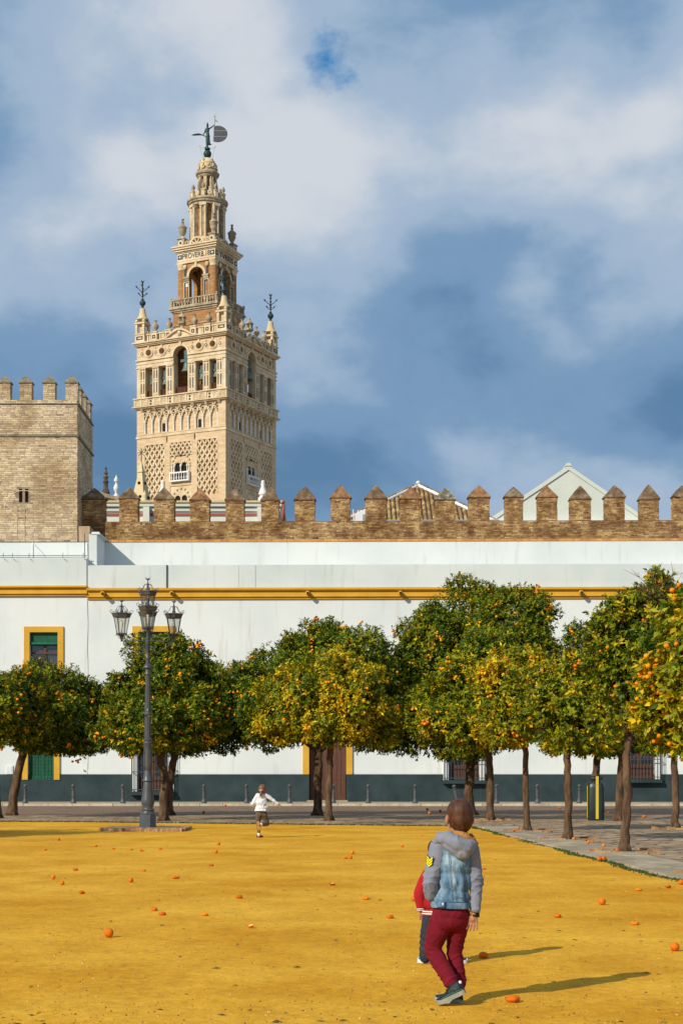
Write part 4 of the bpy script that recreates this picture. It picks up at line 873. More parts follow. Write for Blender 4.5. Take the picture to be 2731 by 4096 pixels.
# belfry storey
Z0, Z1 = 52.4, 59.4
OP = [(-5.62, -4.45), (-3.45, -2.3), (2.3, 3.45), (4.45, 5.62)]
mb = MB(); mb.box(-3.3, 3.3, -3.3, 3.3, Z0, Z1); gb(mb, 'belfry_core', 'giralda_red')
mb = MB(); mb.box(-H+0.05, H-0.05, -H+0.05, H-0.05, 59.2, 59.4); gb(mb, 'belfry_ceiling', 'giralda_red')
for k in range(4):
    Mk = FM(k); e_ = 0 if k % 2 == 0 else 1.1
    ptops = [(-H+e_, -5.62), (-4.45, -3.45), (-2.3, -1.1), (1.1, 2.3), (3.45, 4.45), (5.62, H-e_)]
    for (a, b) in ptops:
        mb = MB(Mk); mb.box(a, b, 0, 1.1, Z0, 56.45); p = gb(mb, 'belfry_pillar', 'giralda_stone')
        if k < 2:
            c = (a+b)/2 if abs(a) < 6 and abs(b) < 6 else (-5.98 if a < 0 else 5.98)
            mb = MB(Mk)
            for x in (c-0.2, c+0.2):
                for za, zb in ((53.0, 54.4), (54.95, 56.0)): mb.box(x-0.075, x+0.075, -0.012, 0.02, za, zb)
                for zd in (52.65, 54.68, 56.2): mb.ball((x, 0.0, zd), (0.08, 0.03, 0.08), 8, 4)
            gb(mb, 'inlay', 'black_tile', p)
            mb = MB(Mk); mb.box(c-0.48, c+0.48, -0.06, -0.001, Z0, 52.5); mb.box(c-0.44, c-0.36, -0.04, -0.001, 52.5, 56.3); mb.box(c+0.36, c+0.44, -0.04, -0.001, 52.5, 56.3); gb(mb, 'pilaster_strip', 'giralda_stone', p)
            mb = MB(Mk); mb.box(c-0.52, c+0.52, -0.10, -0.001, 56.3, 56.44); gb(mb, 'capital', 'giralda_stone', p)
    # lintels and frieze, cut by the central arch
    for s in (-1, 1):
        a, b = (-H+e_, -1.1) if s < 0 else (1.1, H-e_)
        mb = MB(Mk); mb.box(a, b, 0, 1.1, 56.452, 57.65); gb(mb, 'lintel', 'giralda_stone')
        if k < 2:
            aa, bb = (-H-0.12, -1.1) if s < 0 else (1.1, H+0.12)
            mb = MB(Mk); mb.box(aa, bb, -0.12, -0.001, 56.452, 56.62); mb.box(aa, bb, -0.18, -0.001, 57.42, 57.64); mb.box(aa, bb, -0.07, -0.001, 56.95, 57.2); gb(mb, 'entablature', 'giralda_stone')
        us = (2.88, 4.98); edges = [1.1, 3.9, H-e_] if s > 0 else [-H+e_, -3.9, -1.1]
        if k < 2:
            cs_ = us if s > 0 else (-us[1], -us[0])
            for (ea, eb), cu in zip(zip(edges[:-1], edges[1:]), cs_):
                mb = MB(Mk); mb.holeplate(ea, eb, 57.652, 59.2, cu, 58.42, 0.42, 0, 0.9); gb(mb, 'frieze', 'giralda_brick')
                mb = MB(Mk); mb.ring(cu, 58.42, 0.43, 0.66, -0.12, 0.0, 20); mb.ring(cu, 58.42, 0.43, 0.53, -0.17, -0.121, 20); mb.box(cu-0.13, cu+0.13, -0.2, -0.002, 58.98, 59.25); gb(mb, 'oculus_ring', 'giralda_stone', None, 40)
        else:
            mb = MB(Mk); mb.box(edges[0], edges[-1], 0, 0.9, 57.652, 59.2); gb(mb, 'frieze', 'giralda_brick')
    mb = MB(Mk); mb.archhead(-1.1, 1.1, 57.652, 59.2, 0, 0.9); gb(mb, 'arch_head', 'giralda_brick')
    if k < 2:
        mb = MB(Mk); mb.ring(0, 57.66, 1.1, 1.36, -0.12, -0.001, 18, 0, math.pi); mb.box(-0.16, 0.16, -0.2, -0.002, 58.72, 59.3); gb(mb, 'archivolt', 'giralda_stone', None, 40)
        for u in (-6.05, -3.93, -1.8, 1.8, 3.93, 6.05):
            d = lambda r: [(u, 58.4-r), (u+r*0.85, 58.4), (u, 58.4+r), (u-r*0.85, 58.4)]
            mb = MB(Mk); mb.prism(d(0.42), -0.04, -0.001); mb.ball((u, -0.02, 59.02), 0.13, 7, 4); mb.box(u-0.3, u+0.3, -0.05, -0.001, 57.66, 57.85); dm = gb(mb, 'diamond_relief', 'giralda_stone')
            mb = MB(Mk); mb.prism(d(0.29), -0.06, -0.041); gb(mb, 'diamond_inlay', 'black_tile', dm)
            mb = MB(Mk); mb.prism(d(0.16), -0.08, -0.061); gb(mb, 'diamond_centre', 'giralda_stone', dm)
        for (a, b) in OP+[(-1.1, 1.1)]:
            mb = MB(Mk)
            for q in range(7): mb.box(a, b, 0.55, 0.62, Z0+0.05+q*0.15, Z0+0.15+q*0.15)
            gb(mb, 'railing', 'rail_wood')
mb = MB()
for z0, z1, p in ((59.4, 59.55, 0.15), (59.552, 59.72, 0.32), (59.722, 59.9, 0.5)): mb.box(-H-p, H+p, -H-p, H+p, z0, z1)
gb(mb, 'crown_cornice', 'giralda_stone')
def urn(mb, x, y, z, s=1.0, lean=0):
    mb.lathe(x, y, [(0.30*s, z), (0.30*s, z+0.10*s), (0.14*s, z+0.2*s), (0.16*s, z+0.3*s), (0.42*s, z+0.6*s), (0.47*s, z+0.85*s), (0.36*s, z+1.1*s), (0.16*s, z+1.25*s), (0.14*s, z+1.5*s), (0.26*s, z+1.62*s), (0.2*s, z+1.66*s)], 12)
ZP = 59.9
for k in (0, 1, 2, 3):
    Mk = FM(k)
    peds = (-4.15, -1.95, 1.95, 4.15)
    if k < 2:
        for u in peds:
            mb = MB(Mk); mb.box(u-0.45, u+0.45, -0.1, 0.8, ZP, 61.05); mb.box(u-0.52, u+0.52, -0.17, 0.87, 61.052, 61.18); pd = gb(mb, 'pedestal', 'giralda_stone')
            mb = MB(Mk); mb.wall(u-0.24, u+0.24, 60.25, 60.73, -0.12, -0.101, [(u-0.1, u+0.1, 60.39, 60.59)]); gb(mb, 'inlay', 'black_tile', pd)
            mb = MB(Mk); urn(mb, u, 0.35, 61.18, 0.95); gb(mb, 'urn', 'giralda_grey', pd, 50)
        # curved pediment with a mask
        n = 20; top = [(-2.9+5.8*i/n, ZP+0.02+1.1*(0.5+0.5*math.cos(math.pi*(-1+2*i/n)))**1.0) for i in range(n+1)]
        lo = [(x, z-0.26) for x, z in top]
        for i in range(n):
            mb = mb if i else MB(Mk); a, b = top[i], top[i+1]; c, d = lo[i], lo[i+1]; zc_, zd_ = max(c[1], ZP-0.1), max(d[1], ZP-0.1)
            mb.prism([(c[0], zc_), (d[0], zd_), b, a], -0.55, 0.05)
        pe = gb(mb, 'curved_pediment', 'giralda_stone')
        mb = MB(Mk); mb.prism([(-2.2, ZP)]+[(2.2, ZP)]+[(x, z-0.2) for x, z in reversed(top) if abs(x) < 2.0], -0.25, 0.04); gb(mb, 'tympanum', 'giralda_stone', pe)
        mb = MB(Mk); mb.ball((0, -0.35, ZP+0.45), (0.3, 0.25, 0.38), 10, 8); mb.ball((0, -0.55, ZP+0.42), (0.08, 0.12, 0.1), 6, 5); gb(mb, 'mask', 'giralda_stone', pe, 60)
        mb = MB(Mk); mb.lathe(0, 0.35, [(0.5, 60.9), (0.3, 61.2), (0.2, 61.5), (0.55, 61.75), (0.55, 62.0)], 12)
        for q in range(4):
            an = q*math.pi/2+0.78; mb.lathe(0.38*math.cos(an), 0.35+0.38*math.sin(an), [(0.1, 62.0), (0.1, 62.6)], 6)
        mb.lathe(0, 0.35, [(0.58, 62.6), (0.5, 62.8), (0.2, 63.05), (0.16, 63.2), (0.2, 63.35), (0.02, 63.5)], 12); gb(mb, 'lantern_urn', 'giralda_grey', None, 40)
        for u in (-5.25, -4.9, -3.3, -2.95, -2.75, 2.75, 3.0, 3.3, 4.9, 5.25):
            mb = MB(Mk); mb.box(u-0.11, u+0.11, 0.1, 0.35, ZP, 60.85); gb(mb, 'parapet_baluster', 'giralda_stone')
        for a, b in ((-5.55, -4.6), (-3.7, -2.4), (2.4, 3.7), (4.6, 5.55)):
            mb = MB(Mk); mb.box(a, b, 0.0, 0.45, 60.852, 61.0); gb(mb, 'parapet_rail', 'giralda_stone')
            for u in (a+0.3, b-0.3): mb = MB(Mk); mb.ball((u, 0.22, 61.12), 0.15, 8, 6); gb(mb, 'parapet_ball', 'giralda_grey')
    else:
        mb = MB(Mk); mb.box(-5.5, 5.5, 0, 0.5, ZP, 61.0); gb(mb, 'parapet', 'giralda_stone')
# corner pinnacles: one prototype, four copies
def pinnacle():
    p = bpy.data.objects.new('corner_pinnacle', None); C.objects.link(p); p.parent = gt
    mb = MB(); mb.box(-0.75, 0.75, -0.75, 0.75, 0, 1.12); mb.box(-0.82, 0.82, -0.82, 0.82, 1.122, 1.28); mb.box(-0.82, 0.82, -0.82, 0.82, 2.55, 2.75); mb.box(-0.3, 0.3, -0.3, 0.3, 1.28, 2.55); mb.build('pedestal', 'giralda_stone', p)
    mb = MB()
    for sx in (-1, 1):
        for sy in (-1, 1): mb.box(sx*0.55-0.17, sx*0.55+0.17, sy*0.55-0.17, sy*0.55+0.17, 1.28, 2.55)
    mb.build('pillars', 'giralda_stone', p)
    for sx in (-1, 1):
        for sy in (-1, 1): mb = MB(); mb.ball((sx*0.55, sy*0.55, 2.98), 0.25, 8, 6); mb.build('ball', 'giralda_stone', p, True)
    mb = MB(); mb.lathe(0, 0, [(0.35, 2.75), (0.35, 3.2), (0.85, 3.25), (0.78, 3.4), (0.55, 3.7), (0.42, 4.2), (0.36, 4.75), (0.16, 4.8)], 14); autosmooth(mb.build('bell_cone', 'cream_stone', p), 40)
    mb = MB(); mb.lathe(0, 0, [(0.22, 4.78), (0.14, 4.95), (0.2, 5.1), (0.14, 5.15)], 10); mb.ball((0, 0, 5.55), 0.42, 12, 8); mb.lathe(0, 0, [(0.12, 5.9), (0.2, 6.05), (0.07, 6.2), (0.06, 8.3), (0.02, 8.4)], 8); b_ = mb.build('iron_ball', 'bronze', p); autosmooth(b_, 60)
    mb = MB()
    for z, r in ((6.4, 0.45), (7.1, 0.75)):
        for q in range(4):
            an = q*math.pi/2+0.5; c, s = math.cos(an), math.sin(an)
            pts = [(0, 0, z), (0.5*r*c, 0.5*r*s, z+0.25*r), (r*c, r*s, z+0.75*r)]; mb.tube(pts, [0.05, 0.05, 0.05], 5)
            tpx = Vector(pts[2])
            for dq in (-1, 0, 1):
                d = Vector((c*(0.4 if dq == 0 else 0.15)-s*0.3*dq, s*(0.4 if dq == 0 else 0.15)+c*0.3*dq, 0.3)); mb.tube([tpx, tpx+d*0.65], [0.09, 0.02], 5)
    for dq in range(4):
        an = dq*math.pi/2; mb.tube([(0, 0, 8.2), (0.28*math.cos(an), 0.28*math.sin(an), 8.6)], [0.08, 0.03], 5)
    mb.tube([(0, 0, 6.1), (0, 0, 8.5)], 0.075, 6); mb.build('lily', 'bronze', p)
    return p
pp = pinnacle(); pp.location = (-H+0.55, -H+0.55, ZP)
for sx, sy in ((1, -1), (1, 1), (-1, 1)):
    c = copy_tree(pp, gt); c.location = (sx*(H-0.55), sy*(H-0.55), ZP)
for k in (0, 1):
    Mk = FM(k)
    for u in (-6.35, 6.35): mb = MB(Mk); mb.wall(u-0.5, u+0.5, 60.3, 60.75, -0.23, -0.201, [(u-0.33, u+0.33, 60.42, 60.63)]); gb(mb, 'corner_inlay', 'black_tile')
# second body
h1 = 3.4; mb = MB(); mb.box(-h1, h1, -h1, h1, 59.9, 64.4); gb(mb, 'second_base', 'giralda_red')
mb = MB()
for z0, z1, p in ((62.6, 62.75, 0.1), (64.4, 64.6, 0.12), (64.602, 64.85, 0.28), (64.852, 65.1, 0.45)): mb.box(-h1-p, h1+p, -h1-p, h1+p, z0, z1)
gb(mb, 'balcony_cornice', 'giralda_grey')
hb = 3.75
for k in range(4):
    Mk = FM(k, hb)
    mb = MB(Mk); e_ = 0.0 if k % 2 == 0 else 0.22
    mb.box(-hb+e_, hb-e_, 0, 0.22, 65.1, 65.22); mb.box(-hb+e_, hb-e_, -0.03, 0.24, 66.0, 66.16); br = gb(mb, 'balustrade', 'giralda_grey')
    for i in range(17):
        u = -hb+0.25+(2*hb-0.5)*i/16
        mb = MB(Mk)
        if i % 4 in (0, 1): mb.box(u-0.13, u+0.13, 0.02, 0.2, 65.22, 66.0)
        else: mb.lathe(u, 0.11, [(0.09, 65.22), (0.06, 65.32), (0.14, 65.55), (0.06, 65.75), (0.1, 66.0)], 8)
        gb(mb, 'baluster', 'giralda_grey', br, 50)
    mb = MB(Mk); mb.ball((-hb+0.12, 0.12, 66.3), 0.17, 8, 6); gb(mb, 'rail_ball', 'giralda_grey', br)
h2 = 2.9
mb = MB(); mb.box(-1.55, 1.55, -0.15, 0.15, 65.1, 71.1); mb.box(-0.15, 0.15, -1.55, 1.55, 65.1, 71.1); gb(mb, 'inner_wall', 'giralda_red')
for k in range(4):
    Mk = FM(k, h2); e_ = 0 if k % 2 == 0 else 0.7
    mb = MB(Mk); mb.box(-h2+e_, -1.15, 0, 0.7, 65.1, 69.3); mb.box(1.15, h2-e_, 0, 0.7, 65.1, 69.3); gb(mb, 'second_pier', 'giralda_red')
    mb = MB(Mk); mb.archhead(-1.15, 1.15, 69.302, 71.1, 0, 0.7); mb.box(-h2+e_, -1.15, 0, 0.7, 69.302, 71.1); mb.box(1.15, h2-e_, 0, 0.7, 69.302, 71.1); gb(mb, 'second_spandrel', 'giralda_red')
    if k > 1: continue
    mb = MB(Mk); mb.ring(0, 69.31, 1.15, 1.5, -0.10, -0.001, 16, 0, math.pi); mb.box(-0.17, 0.17, -0.22, -0.002, 70.4, 71.05); gb(mb, 'archivolt', 'giralda_stone', None, 40)
    for s in (-1, 1):
        a, b = (1.12, 1.95) if s > 0 else (-1.95, -1.12)
        mb = MB(Mk); mb.box(a, b, -0.16, -0.001, 68.7, 69.0); mb.box(a-0.08, b+0.08, -0.24, -0.001, 69.002, 69.28); gb(mb, 'impost', 'giralda_grey')
        c = (a+b)/2
        mb = MB(Mk); mb.wall(c-0.32, c+0.32, 66.0, 68.5, -0.05, -0.001, [(c-0.17, c+0.17, 66.15, 68.35)]); gb(mb, 'pier_inlay', 'black_tile')
        mb = MB(Mk); mb.wall(c-0.42, c+0.42, 65.9, 68.65, -0.07, -0.001, [(c-0.33, c+0.33, 66.0, 68.55)]); gb(mb, 'pier_frame', 'giralda_stone')
        mb = MB(Mk); cc = s*1.72; mb.prism([(cc-0.16, 69.4), (cc+0.16, 69.4), (cc+0.2, 70.3), (cc-0.2*1, 70.3)], -0.06, -0.001); gb(mb, 'spandrel_inlay', 'black_tile')
        mb = MB(Mk); mb.ball((cc, -0.12, 70.6), (0.28, 0.2, 0.36), 9, 7); gb(mb, 'mask', 'giralda_stone', None, 60)
    mb = MB(Mk); mb.box(-1.62, -1.30, -0.08, -0.051, 67.9, 68.4); gb(mb, 'white_plaque', 'marble')
for sx in (-1, 1):
    for sy in (-1, 1):
        mb = MB(); mb.lathe(sx*(h2-0.38), sy*(h2-0.38), [(0.60, 65.1), (0.60, 65.3), (0.52, 65.4), (0.50, 70.35)], 18); gb(mb, 'corner_column', 'giralda_red', None, 40)
        mb = MB(); mb.lathe(sx*(h2-0.38), sy*(h2-0.38), [(0.54, 70.3), (0.58, 70.45), (0.54, 70.5), (0.56, 70.7), (0.66, 70.9), (0.68, 71.1)], 18); gb(mb, 'corner_capital', 'giralda_stone', None, 40)
hE = 2.98
mb = MB(); mb.box(-hE, hE, -hE, hE, 71.102, 72.6); gb(mb, 'inscription_frieze', 'giralda_stone')
mb = MB()
for z0, z1, p in ((71.1, 71.25, 0.12), (71.45, 71.55, 0.05), (72.602, 72.75, 0.12), (72.752, 73.0, 0.3), (73.002, 73.25, 0.48), (73.252, 73.45, 0.62)): mb.box(-hE-p, hE+p, -hE-p, hE+p, z0, z1)
gb(mb, 'second_cornice', 'giralda_stone')
for k in (0, 1):
    Mk = FM(k, hE)
    for u in (-2.55, 2.55):
        mb = MB(Mk); mb.box(u-0.32, u+0.32, -0.03, -0.001, 71.75, 72.35); iq = gb(mb, 'frieze_inlay', 'black_tile')
        mb = MB(Mk); mb.ball((u, -0.03, 72.05), (0.14, 0.05, 0.14), 8, 5); gb(mb, 'inlay_stud', 'marble', iq)
def letters(txt, size, Mx, m, parent, name='lettering', depth=0.03, width=None):
    cu = bpy.data.curves.new(name, 'FONT'); cu.body = txt; cu.size = size; cu.extrude = depth; cu.align_x = 'CENTER'; cu.align_y = 'CENTER'
    t_ = bpy.data.objects.new(name, cu); C.objects.link(t_); dg = bpy.context.evaluated_depsgraph_get(); me = bpy.data.meshes.new_from_object(t_.evaluated_get(dg)); bpy.data.objects.remove(t_)
    xs_ = [v.co.x for v in me.vertices]; sc = width/(max(xs_)-min(xs_)) if width else 1
    me.transform(Mx @ Matrix.Rotation(math.pi/2, 4, 'X') @ Matrix.Diagonal((sc, 1, 1, 1))); me.materials.clear(); me.materials.append(M[m])
    return obj(name, me, None, parent)
letters('PROVERB.18', 1.0, FM(0, hE) @ T4((0, -0.02, 72.04)), 'black_tile', gt, width=4.3)
letters('TVRRIS', 1.0, FM(1, hE) @ T4((0, -0.02, 72.04)), 'black_tile', gt, width=3.6)
# crown parapet: corner pedestals, scrolls, fans, urns
ZC = 73.45
for k in range(4):
    Mk = FM(k, 2.95)
    for u in ((-2.45,) if k > 1 else (-2.45, 2.45)):
        if k == 1 and u < 0: continue
        pass
    if k < 2:
        mb = MB(Mk)
        for q in range(5): mb.ring(0, ZC+0.02, 0.32, 0.5, 0.15, 0.4, 8, math.pi*q/5+0.06, math.pi*(q+1)/5-0.06)
        n = 12
        mb.ring(0, ZC+0.02, 0.95, 1.15, 0.1, 0.45, 16, 0, math.pi)
        for q in range(6): an = math.pi*(q)/5; c, s = math.cos(an), math.sin(an); mb.add([(0.45*c-0.05*s, 0.15, ZC+0.02+0.45*s+0.05*c), (0.45*c+0.05*s, 0.15, ZC+0.02+0.45*s-0.05*c), (1.0*c+0.09*s, 0.15, ZC+0.02+1.0*s-0.09*c), (1.0*c-0.09*s, 0.15, ZC+0.02+1.0*s+0.09*c), (0.45*c-0.05*s, 0.4, ZC+0.02+0.45*s+0.05*c), (0.45*c+0.05*s, 0.4, ZC+0.02+0.45*s-0.05*c), (1.0*c+0.09*s, 0.4, ZC+0.02+1.0*s-0.09*c), (1.0*c-0.09*s, 0.4, ZC+0.02+1.0*s+0.09*c)], [(0, 1, 2, 3), (4, 7, 6, 5), (0, 3, 7, 4), (1, 5, 6, 2)])
        fan = gb(mb, 'fan_crest', 'giralda_stone')
        for s in (-1, 1):
            pts = []
            for i in range(22):
                an = i*0.42; r = 0.46-0.018*i; pts.append((s*(1.55+r*math.cos(an+2.6)), 0.27, ZC+0.55+r*math.sin(an+2.6)*0.9))
            mb = MB(Mk); mb.tube(pts, 0.085, 6); gb(mb, 'scroll', 'giralda_stone', fan, 60)
for sx in (-1, 1):
    for sy in (-1, 1):
        x, y = sx*2.45, sy*2.45
        mb = MB(); mb.box(x-0.5, x+0.5, y-0.5, y+0.5, ZC, 74.55); mb.box(x-0.6, x+0.6, y-0.6, y+0.6, 74.552, 74.7); p = gb(mb, 'crown_pedestal', 'giralda_grey')
        mb = MB(); mb.lathe(x, y, [(0.4, 74.7), (0.3, 74.95), (0.18, 75.1), (0.3, 75.2), (0.5, 75.6), (0.52, 76.1), (0.62, 76.2), (0.6, 76.3), (0.3, 76.6), (0.15, 76.75), (0.22, 77.0), (0.1, 77.15), (0.22, 77.4), (0.2, 77.45)], 14); gb(mb, 'urn', 'giralda_grey', p, 45)
        for dx, dy in ((0, -1), (1, 0)):
            mx_ = T4((x, y, 0)) @ rotz(0 if dy else math.pi/2) @ T4((0, -0.5, 0))
            mb = MB(mx_); mb.ring(0, 74.0, 0.2, 0.38, -0.06, -0.001, 14); gb(mb, 'disc_ring', 'giralda_stone', p, 40)
            mb = MB(mx_); mb.ball((0, -0.0, 74.0), (0.2, 0.03, 0.2), 10, 4); gb(mb, 'disc', 'black_tile', p)
# round bodies
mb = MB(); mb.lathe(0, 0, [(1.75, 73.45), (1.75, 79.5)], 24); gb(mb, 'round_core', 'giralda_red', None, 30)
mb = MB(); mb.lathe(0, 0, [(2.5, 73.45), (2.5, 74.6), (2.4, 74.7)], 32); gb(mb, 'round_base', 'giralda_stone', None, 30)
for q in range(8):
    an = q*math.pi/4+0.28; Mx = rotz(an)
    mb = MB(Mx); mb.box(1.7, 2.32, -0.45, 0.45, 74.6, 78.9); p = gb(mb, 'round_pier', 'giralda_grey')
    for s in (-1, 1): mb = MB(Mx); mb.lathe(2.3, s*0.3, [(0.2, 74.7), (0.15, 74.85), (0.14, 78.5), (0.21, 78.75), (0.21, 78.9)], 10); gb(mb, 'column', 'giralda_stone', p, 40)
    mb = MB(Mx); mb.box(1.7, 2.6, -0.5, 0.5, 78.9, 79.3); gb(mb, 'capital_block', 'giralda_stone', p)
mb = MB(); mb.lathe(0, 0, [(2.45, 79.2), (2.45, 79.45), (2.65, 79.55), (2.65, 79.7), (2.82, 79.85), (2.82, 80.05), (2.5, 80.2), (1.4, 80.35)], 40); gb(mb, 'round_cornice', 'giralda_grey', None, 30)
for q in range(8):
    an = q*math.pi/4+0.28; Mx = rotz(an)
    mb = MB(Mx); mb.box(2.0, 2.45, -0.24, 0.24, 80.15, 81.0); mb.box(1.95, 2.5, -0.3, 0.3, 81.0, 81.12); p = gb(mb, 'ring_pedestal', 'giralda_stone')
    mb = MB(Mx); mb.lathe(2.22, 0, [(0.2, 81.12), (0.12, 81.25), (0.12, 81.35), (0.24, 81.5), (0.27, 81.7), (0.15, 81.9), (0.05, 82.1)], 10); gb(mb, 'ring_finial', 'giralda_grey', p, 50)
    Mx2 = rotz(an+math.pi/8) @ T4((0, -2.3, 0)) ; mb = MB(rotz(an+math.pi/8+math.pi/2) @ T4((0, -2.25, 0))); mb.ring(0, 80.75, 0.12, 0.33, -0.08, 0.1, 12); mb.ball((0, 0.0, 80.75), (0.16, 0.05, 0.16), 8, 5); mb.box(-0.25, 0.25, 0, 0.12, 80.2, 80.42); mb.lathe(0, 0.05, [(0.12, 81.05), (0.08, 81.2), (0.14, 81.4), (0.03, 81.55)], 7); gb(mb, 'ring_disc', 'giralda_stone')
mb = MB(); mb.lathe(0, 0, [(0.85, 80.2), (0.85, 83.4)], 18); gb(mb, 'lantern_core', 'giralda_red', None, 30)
for q in range(8):
    an = q*math.pi/4+0.28; Mx = rotz(an)
    mb = MB(Mx); mb.frust(0.8, 1.75, -0.22, 0.22, 80.3, 0.8, 1.2, -0.22, 0.22, 83.35); p = gb(mb, 'lantern_pier', 'giralda_grey')
    for s in (-1, 1): mb = MB(Mx); mb.tube([(1.7, s*0.15, 80.35), (1.38, s*0.15, 81.4), (1.22, s*0.15, 82.3), (1.2, s*0.15, 83.35)], 0.085, 8); gb(mb, 'column', 'giralda_stone', p, 60)
mb = MB(); mb.lathe(0, 0, [(1.25, 83.3), (1.38, 83.45), (1.38, 83.6), (1.58, 83.72), (1.64, 83.95), (1.5, 84.1), (1.35, 84.25), (1.2, 84.3)], 32); gb(mb, 'lantern_cornice', 'giralda_grey', None, 30)
mb = MB(); mb.lathe(0, 0, [(1.2, 84.25), (1.22, 84.6), (1.12, 85.2), (1.18, 85.25), (1.18, 85.38), (1.05, 85.42), (0.85, 85.8), (0.5, 86.1), (0.15, 86.2)], 24); gb(mb, 'dome', 'cream_stone', None, 35)
for q in range(10):
    an = q*math.pi/5; Mx = rotz(an) @ T4((0, -1.26, 0)); mb = MB(Mx); mb.ring(0, 84.75, 0.22, 0.36, -0.12, 0.06, 8, math.pi, 2*math.pi); mb.box(-0.1, 0.1, -0.1, 0.15, 84.8, 85.15); gb(mb, 'garland', 'giralda_stone', None, 40)
    if q % 2 == 0: mb = MB(rotz(an) @ T4((0, -1.0, 0))); mb.lathe(0, 0, [(0.13, 85.4), (0.16, 85.6), (0.1, 85.8), (0.02, 86.0)], 8); gb(mb, 'dome_finial', 'giralda_grey', None, 50)
# ---------------------------------------------------------------- weathervane figure
def remesh(mb, voxel, sm=6, name='body'):
    me0 = mb.mesh('tmp'); bm = bmesh.new(); bm.from_mesh(me0); bmesh.ops.recalc_face_normals(bm, faces=bm.faces); bm.to_mesh(me0); bm.free()
    o = bpy.data.objects.new('tmp', me0); C.objects.link(o)
    r = o.modifiers.new('r', 'REMESH'); r.mode = 'VOXEL'; r.voxel_size = voxel
    s = o.modifiers.new('s', 'SMOOTH'); s.iterations = sm; s.factor = 0.5
    dg = bpy.context.evaluated_depsgraph_get(); me = bpy.data.meshes.new_from_object(o.evaluated_get(dg)); bpy.data.objects.remove(o); bpy.data.meshes.remove(me0)
    me.name = name; me.polygons.foreach_set('use_smooth', [True]*len(me.polygons)); return me
def cap(mb, p0, r0, p1, r1, n=14):
    """tapered capsule"""
    p0, p1 = Vector(p0), Vector(p1); mb.ball(p0, r0, n, 10); mb.ball(p1, r1, n, 10)
    if (p1-p0).length > 1e-5: mb.tube([p0, p1], [r0*0.995, r1*0.995], n)
def chain(mb, pts, n=14):
    for (a, ra), (b, rb) in zip(pts[:-1], pts[1:]): cap(mb, a, ra, b, rb, n)
wv = thing('weathervane_statue', 'dark bronze robed figure with round shield and palm turning on the tower top', 'statue', (-18.32, 212.2, 86.15))
mb = MB(); mb.lathe(0, 0, [(0.12, 0), (0.16, 0.1), (0.1, 0.16)], 12); mb.ball((0, 0, 0.6), 0.55, 18, 12); mb.lathe(0, 0, [(0.2, 1.1), (0.4, 1.22), (0.4, 1.34), (0.25, 1.4), (0.25, 1.5)], 14); autosmooth(mb.build('globe', 'bronze', wv), 50)
mb = MB(); chain(mb, [((-0.05, 0, 1.5), 0.13), ((-0.02, 0, 2.2), 0.22), ((0.05, 0, 3.0), 0.30), ((0.02, 0, 3.5), 0.22), ((0, 0, 4.0), 0.27), ((0, 0, 4.25), 0.12), ((0, 0, 4.55), 0.17)])
chain(mb, [((0.1, -0.05, 2.7), 0.24), ((0.3, 0, 1.9), 0.12), ((0.55, 0, 1.95), 0.06)]); chain(mb, [((-0.18, -0.1, 1.5), 0.09), ((-0.35, -0.2, 1.47), 0.06)])
chain(mb, [((0.2, 0, 4.05), 0.12), ((0.6, 0, 4.3), 0.09), ((0.95, 0, 4.6), 0.07)]); chain(mb, [((-0.22, 0, 4.0), 0.12), ((-0.38, -0.1, 3.5), 0.09), ((-0.62, -0.1, 3.15), 0.07)])
mb.ball((0, 0, 4.78), (0.1, 0.1, 0.2), 10, 8); mb.ball((0, -0.16, 4.53), (0.04, 0.06, 0.05), 6, 5)
fm = remesh(mb, 0.05, 4, 'figure'); fo = obj('figure', fm, 'bronze', wv)
mb = MB(); mb.tube([(-0.2, -0.1, 2.95), (-0.7, -0.15, 3.15), (-1.2, -0.2, 3.22), (-1.8, -0.2, 3.15), (-2.15, -0.2, 3.1)], [0.05, 0.07, 0.14, 0.12, 0.02], 6)
for i in range(7): x = -1.1-i*0.14; mb.tube([(x, -0.2, 3.2), (x-0.25, -0.2, 3.05)], [0.06, 0.01], 5)
mb.build('palm', 'bronze', wv)
mb = MB(); scx, scz = 1.72, 3.35; n = 26; pl = []
for i in range(n+1): an = -2.0+4.0*i/n; pl.append((scx-0.3+1.35*math.cos(an)*(0.98), scz+1.12*math.sin(an)))
pl = [p for p in pl]; mb.prism(pl, -0.05, 0.05); shd = mb.build('shield', 'iron', wv)
for dz_ in (-0.37, 0.4): mb = MB(); mb.box(0.75, 2.72, -0.08, -0.051, scz+dz_-0.03, scz+dz_+0.03); mb.build('shield_band', 'lead', shd)
mb = MB(); mb.tube([(0.78, 0, 2.3), (0.98, 0, 4.4), (1.0, 0, 6.0)], 0.05, 8); mb.tube([(0.78, 0, 5.7), (1.26, 0, 5.7)], 0.03, 6); mb.prism([(1.02, 5.1), (1.45, 4.95), (1.4, 5.15), (1.02, 5.45)], -0.02, 0.02); mb.build('cross_staff', 'lead', wv)
mb = MB(); mb.tube([(-0.95, 0, 1.45), (1.0, 0, 1.4)], 0.025, 5); mb.tube([(-1.0, 0, 1.45), (-0.6, 0, 0.0)], 0.015, 4); mb.tube([(1.0, 0, 1.4), (0.65, 0, 0.0)], 0.015, 4); mb.ball((-1.0, 0, 1.7), 0.08, 8, 6); mb.ball((1.05, 0, 1.6), 0.09, 8, 6); mb.build('lightning_arm', 'lead', wv)
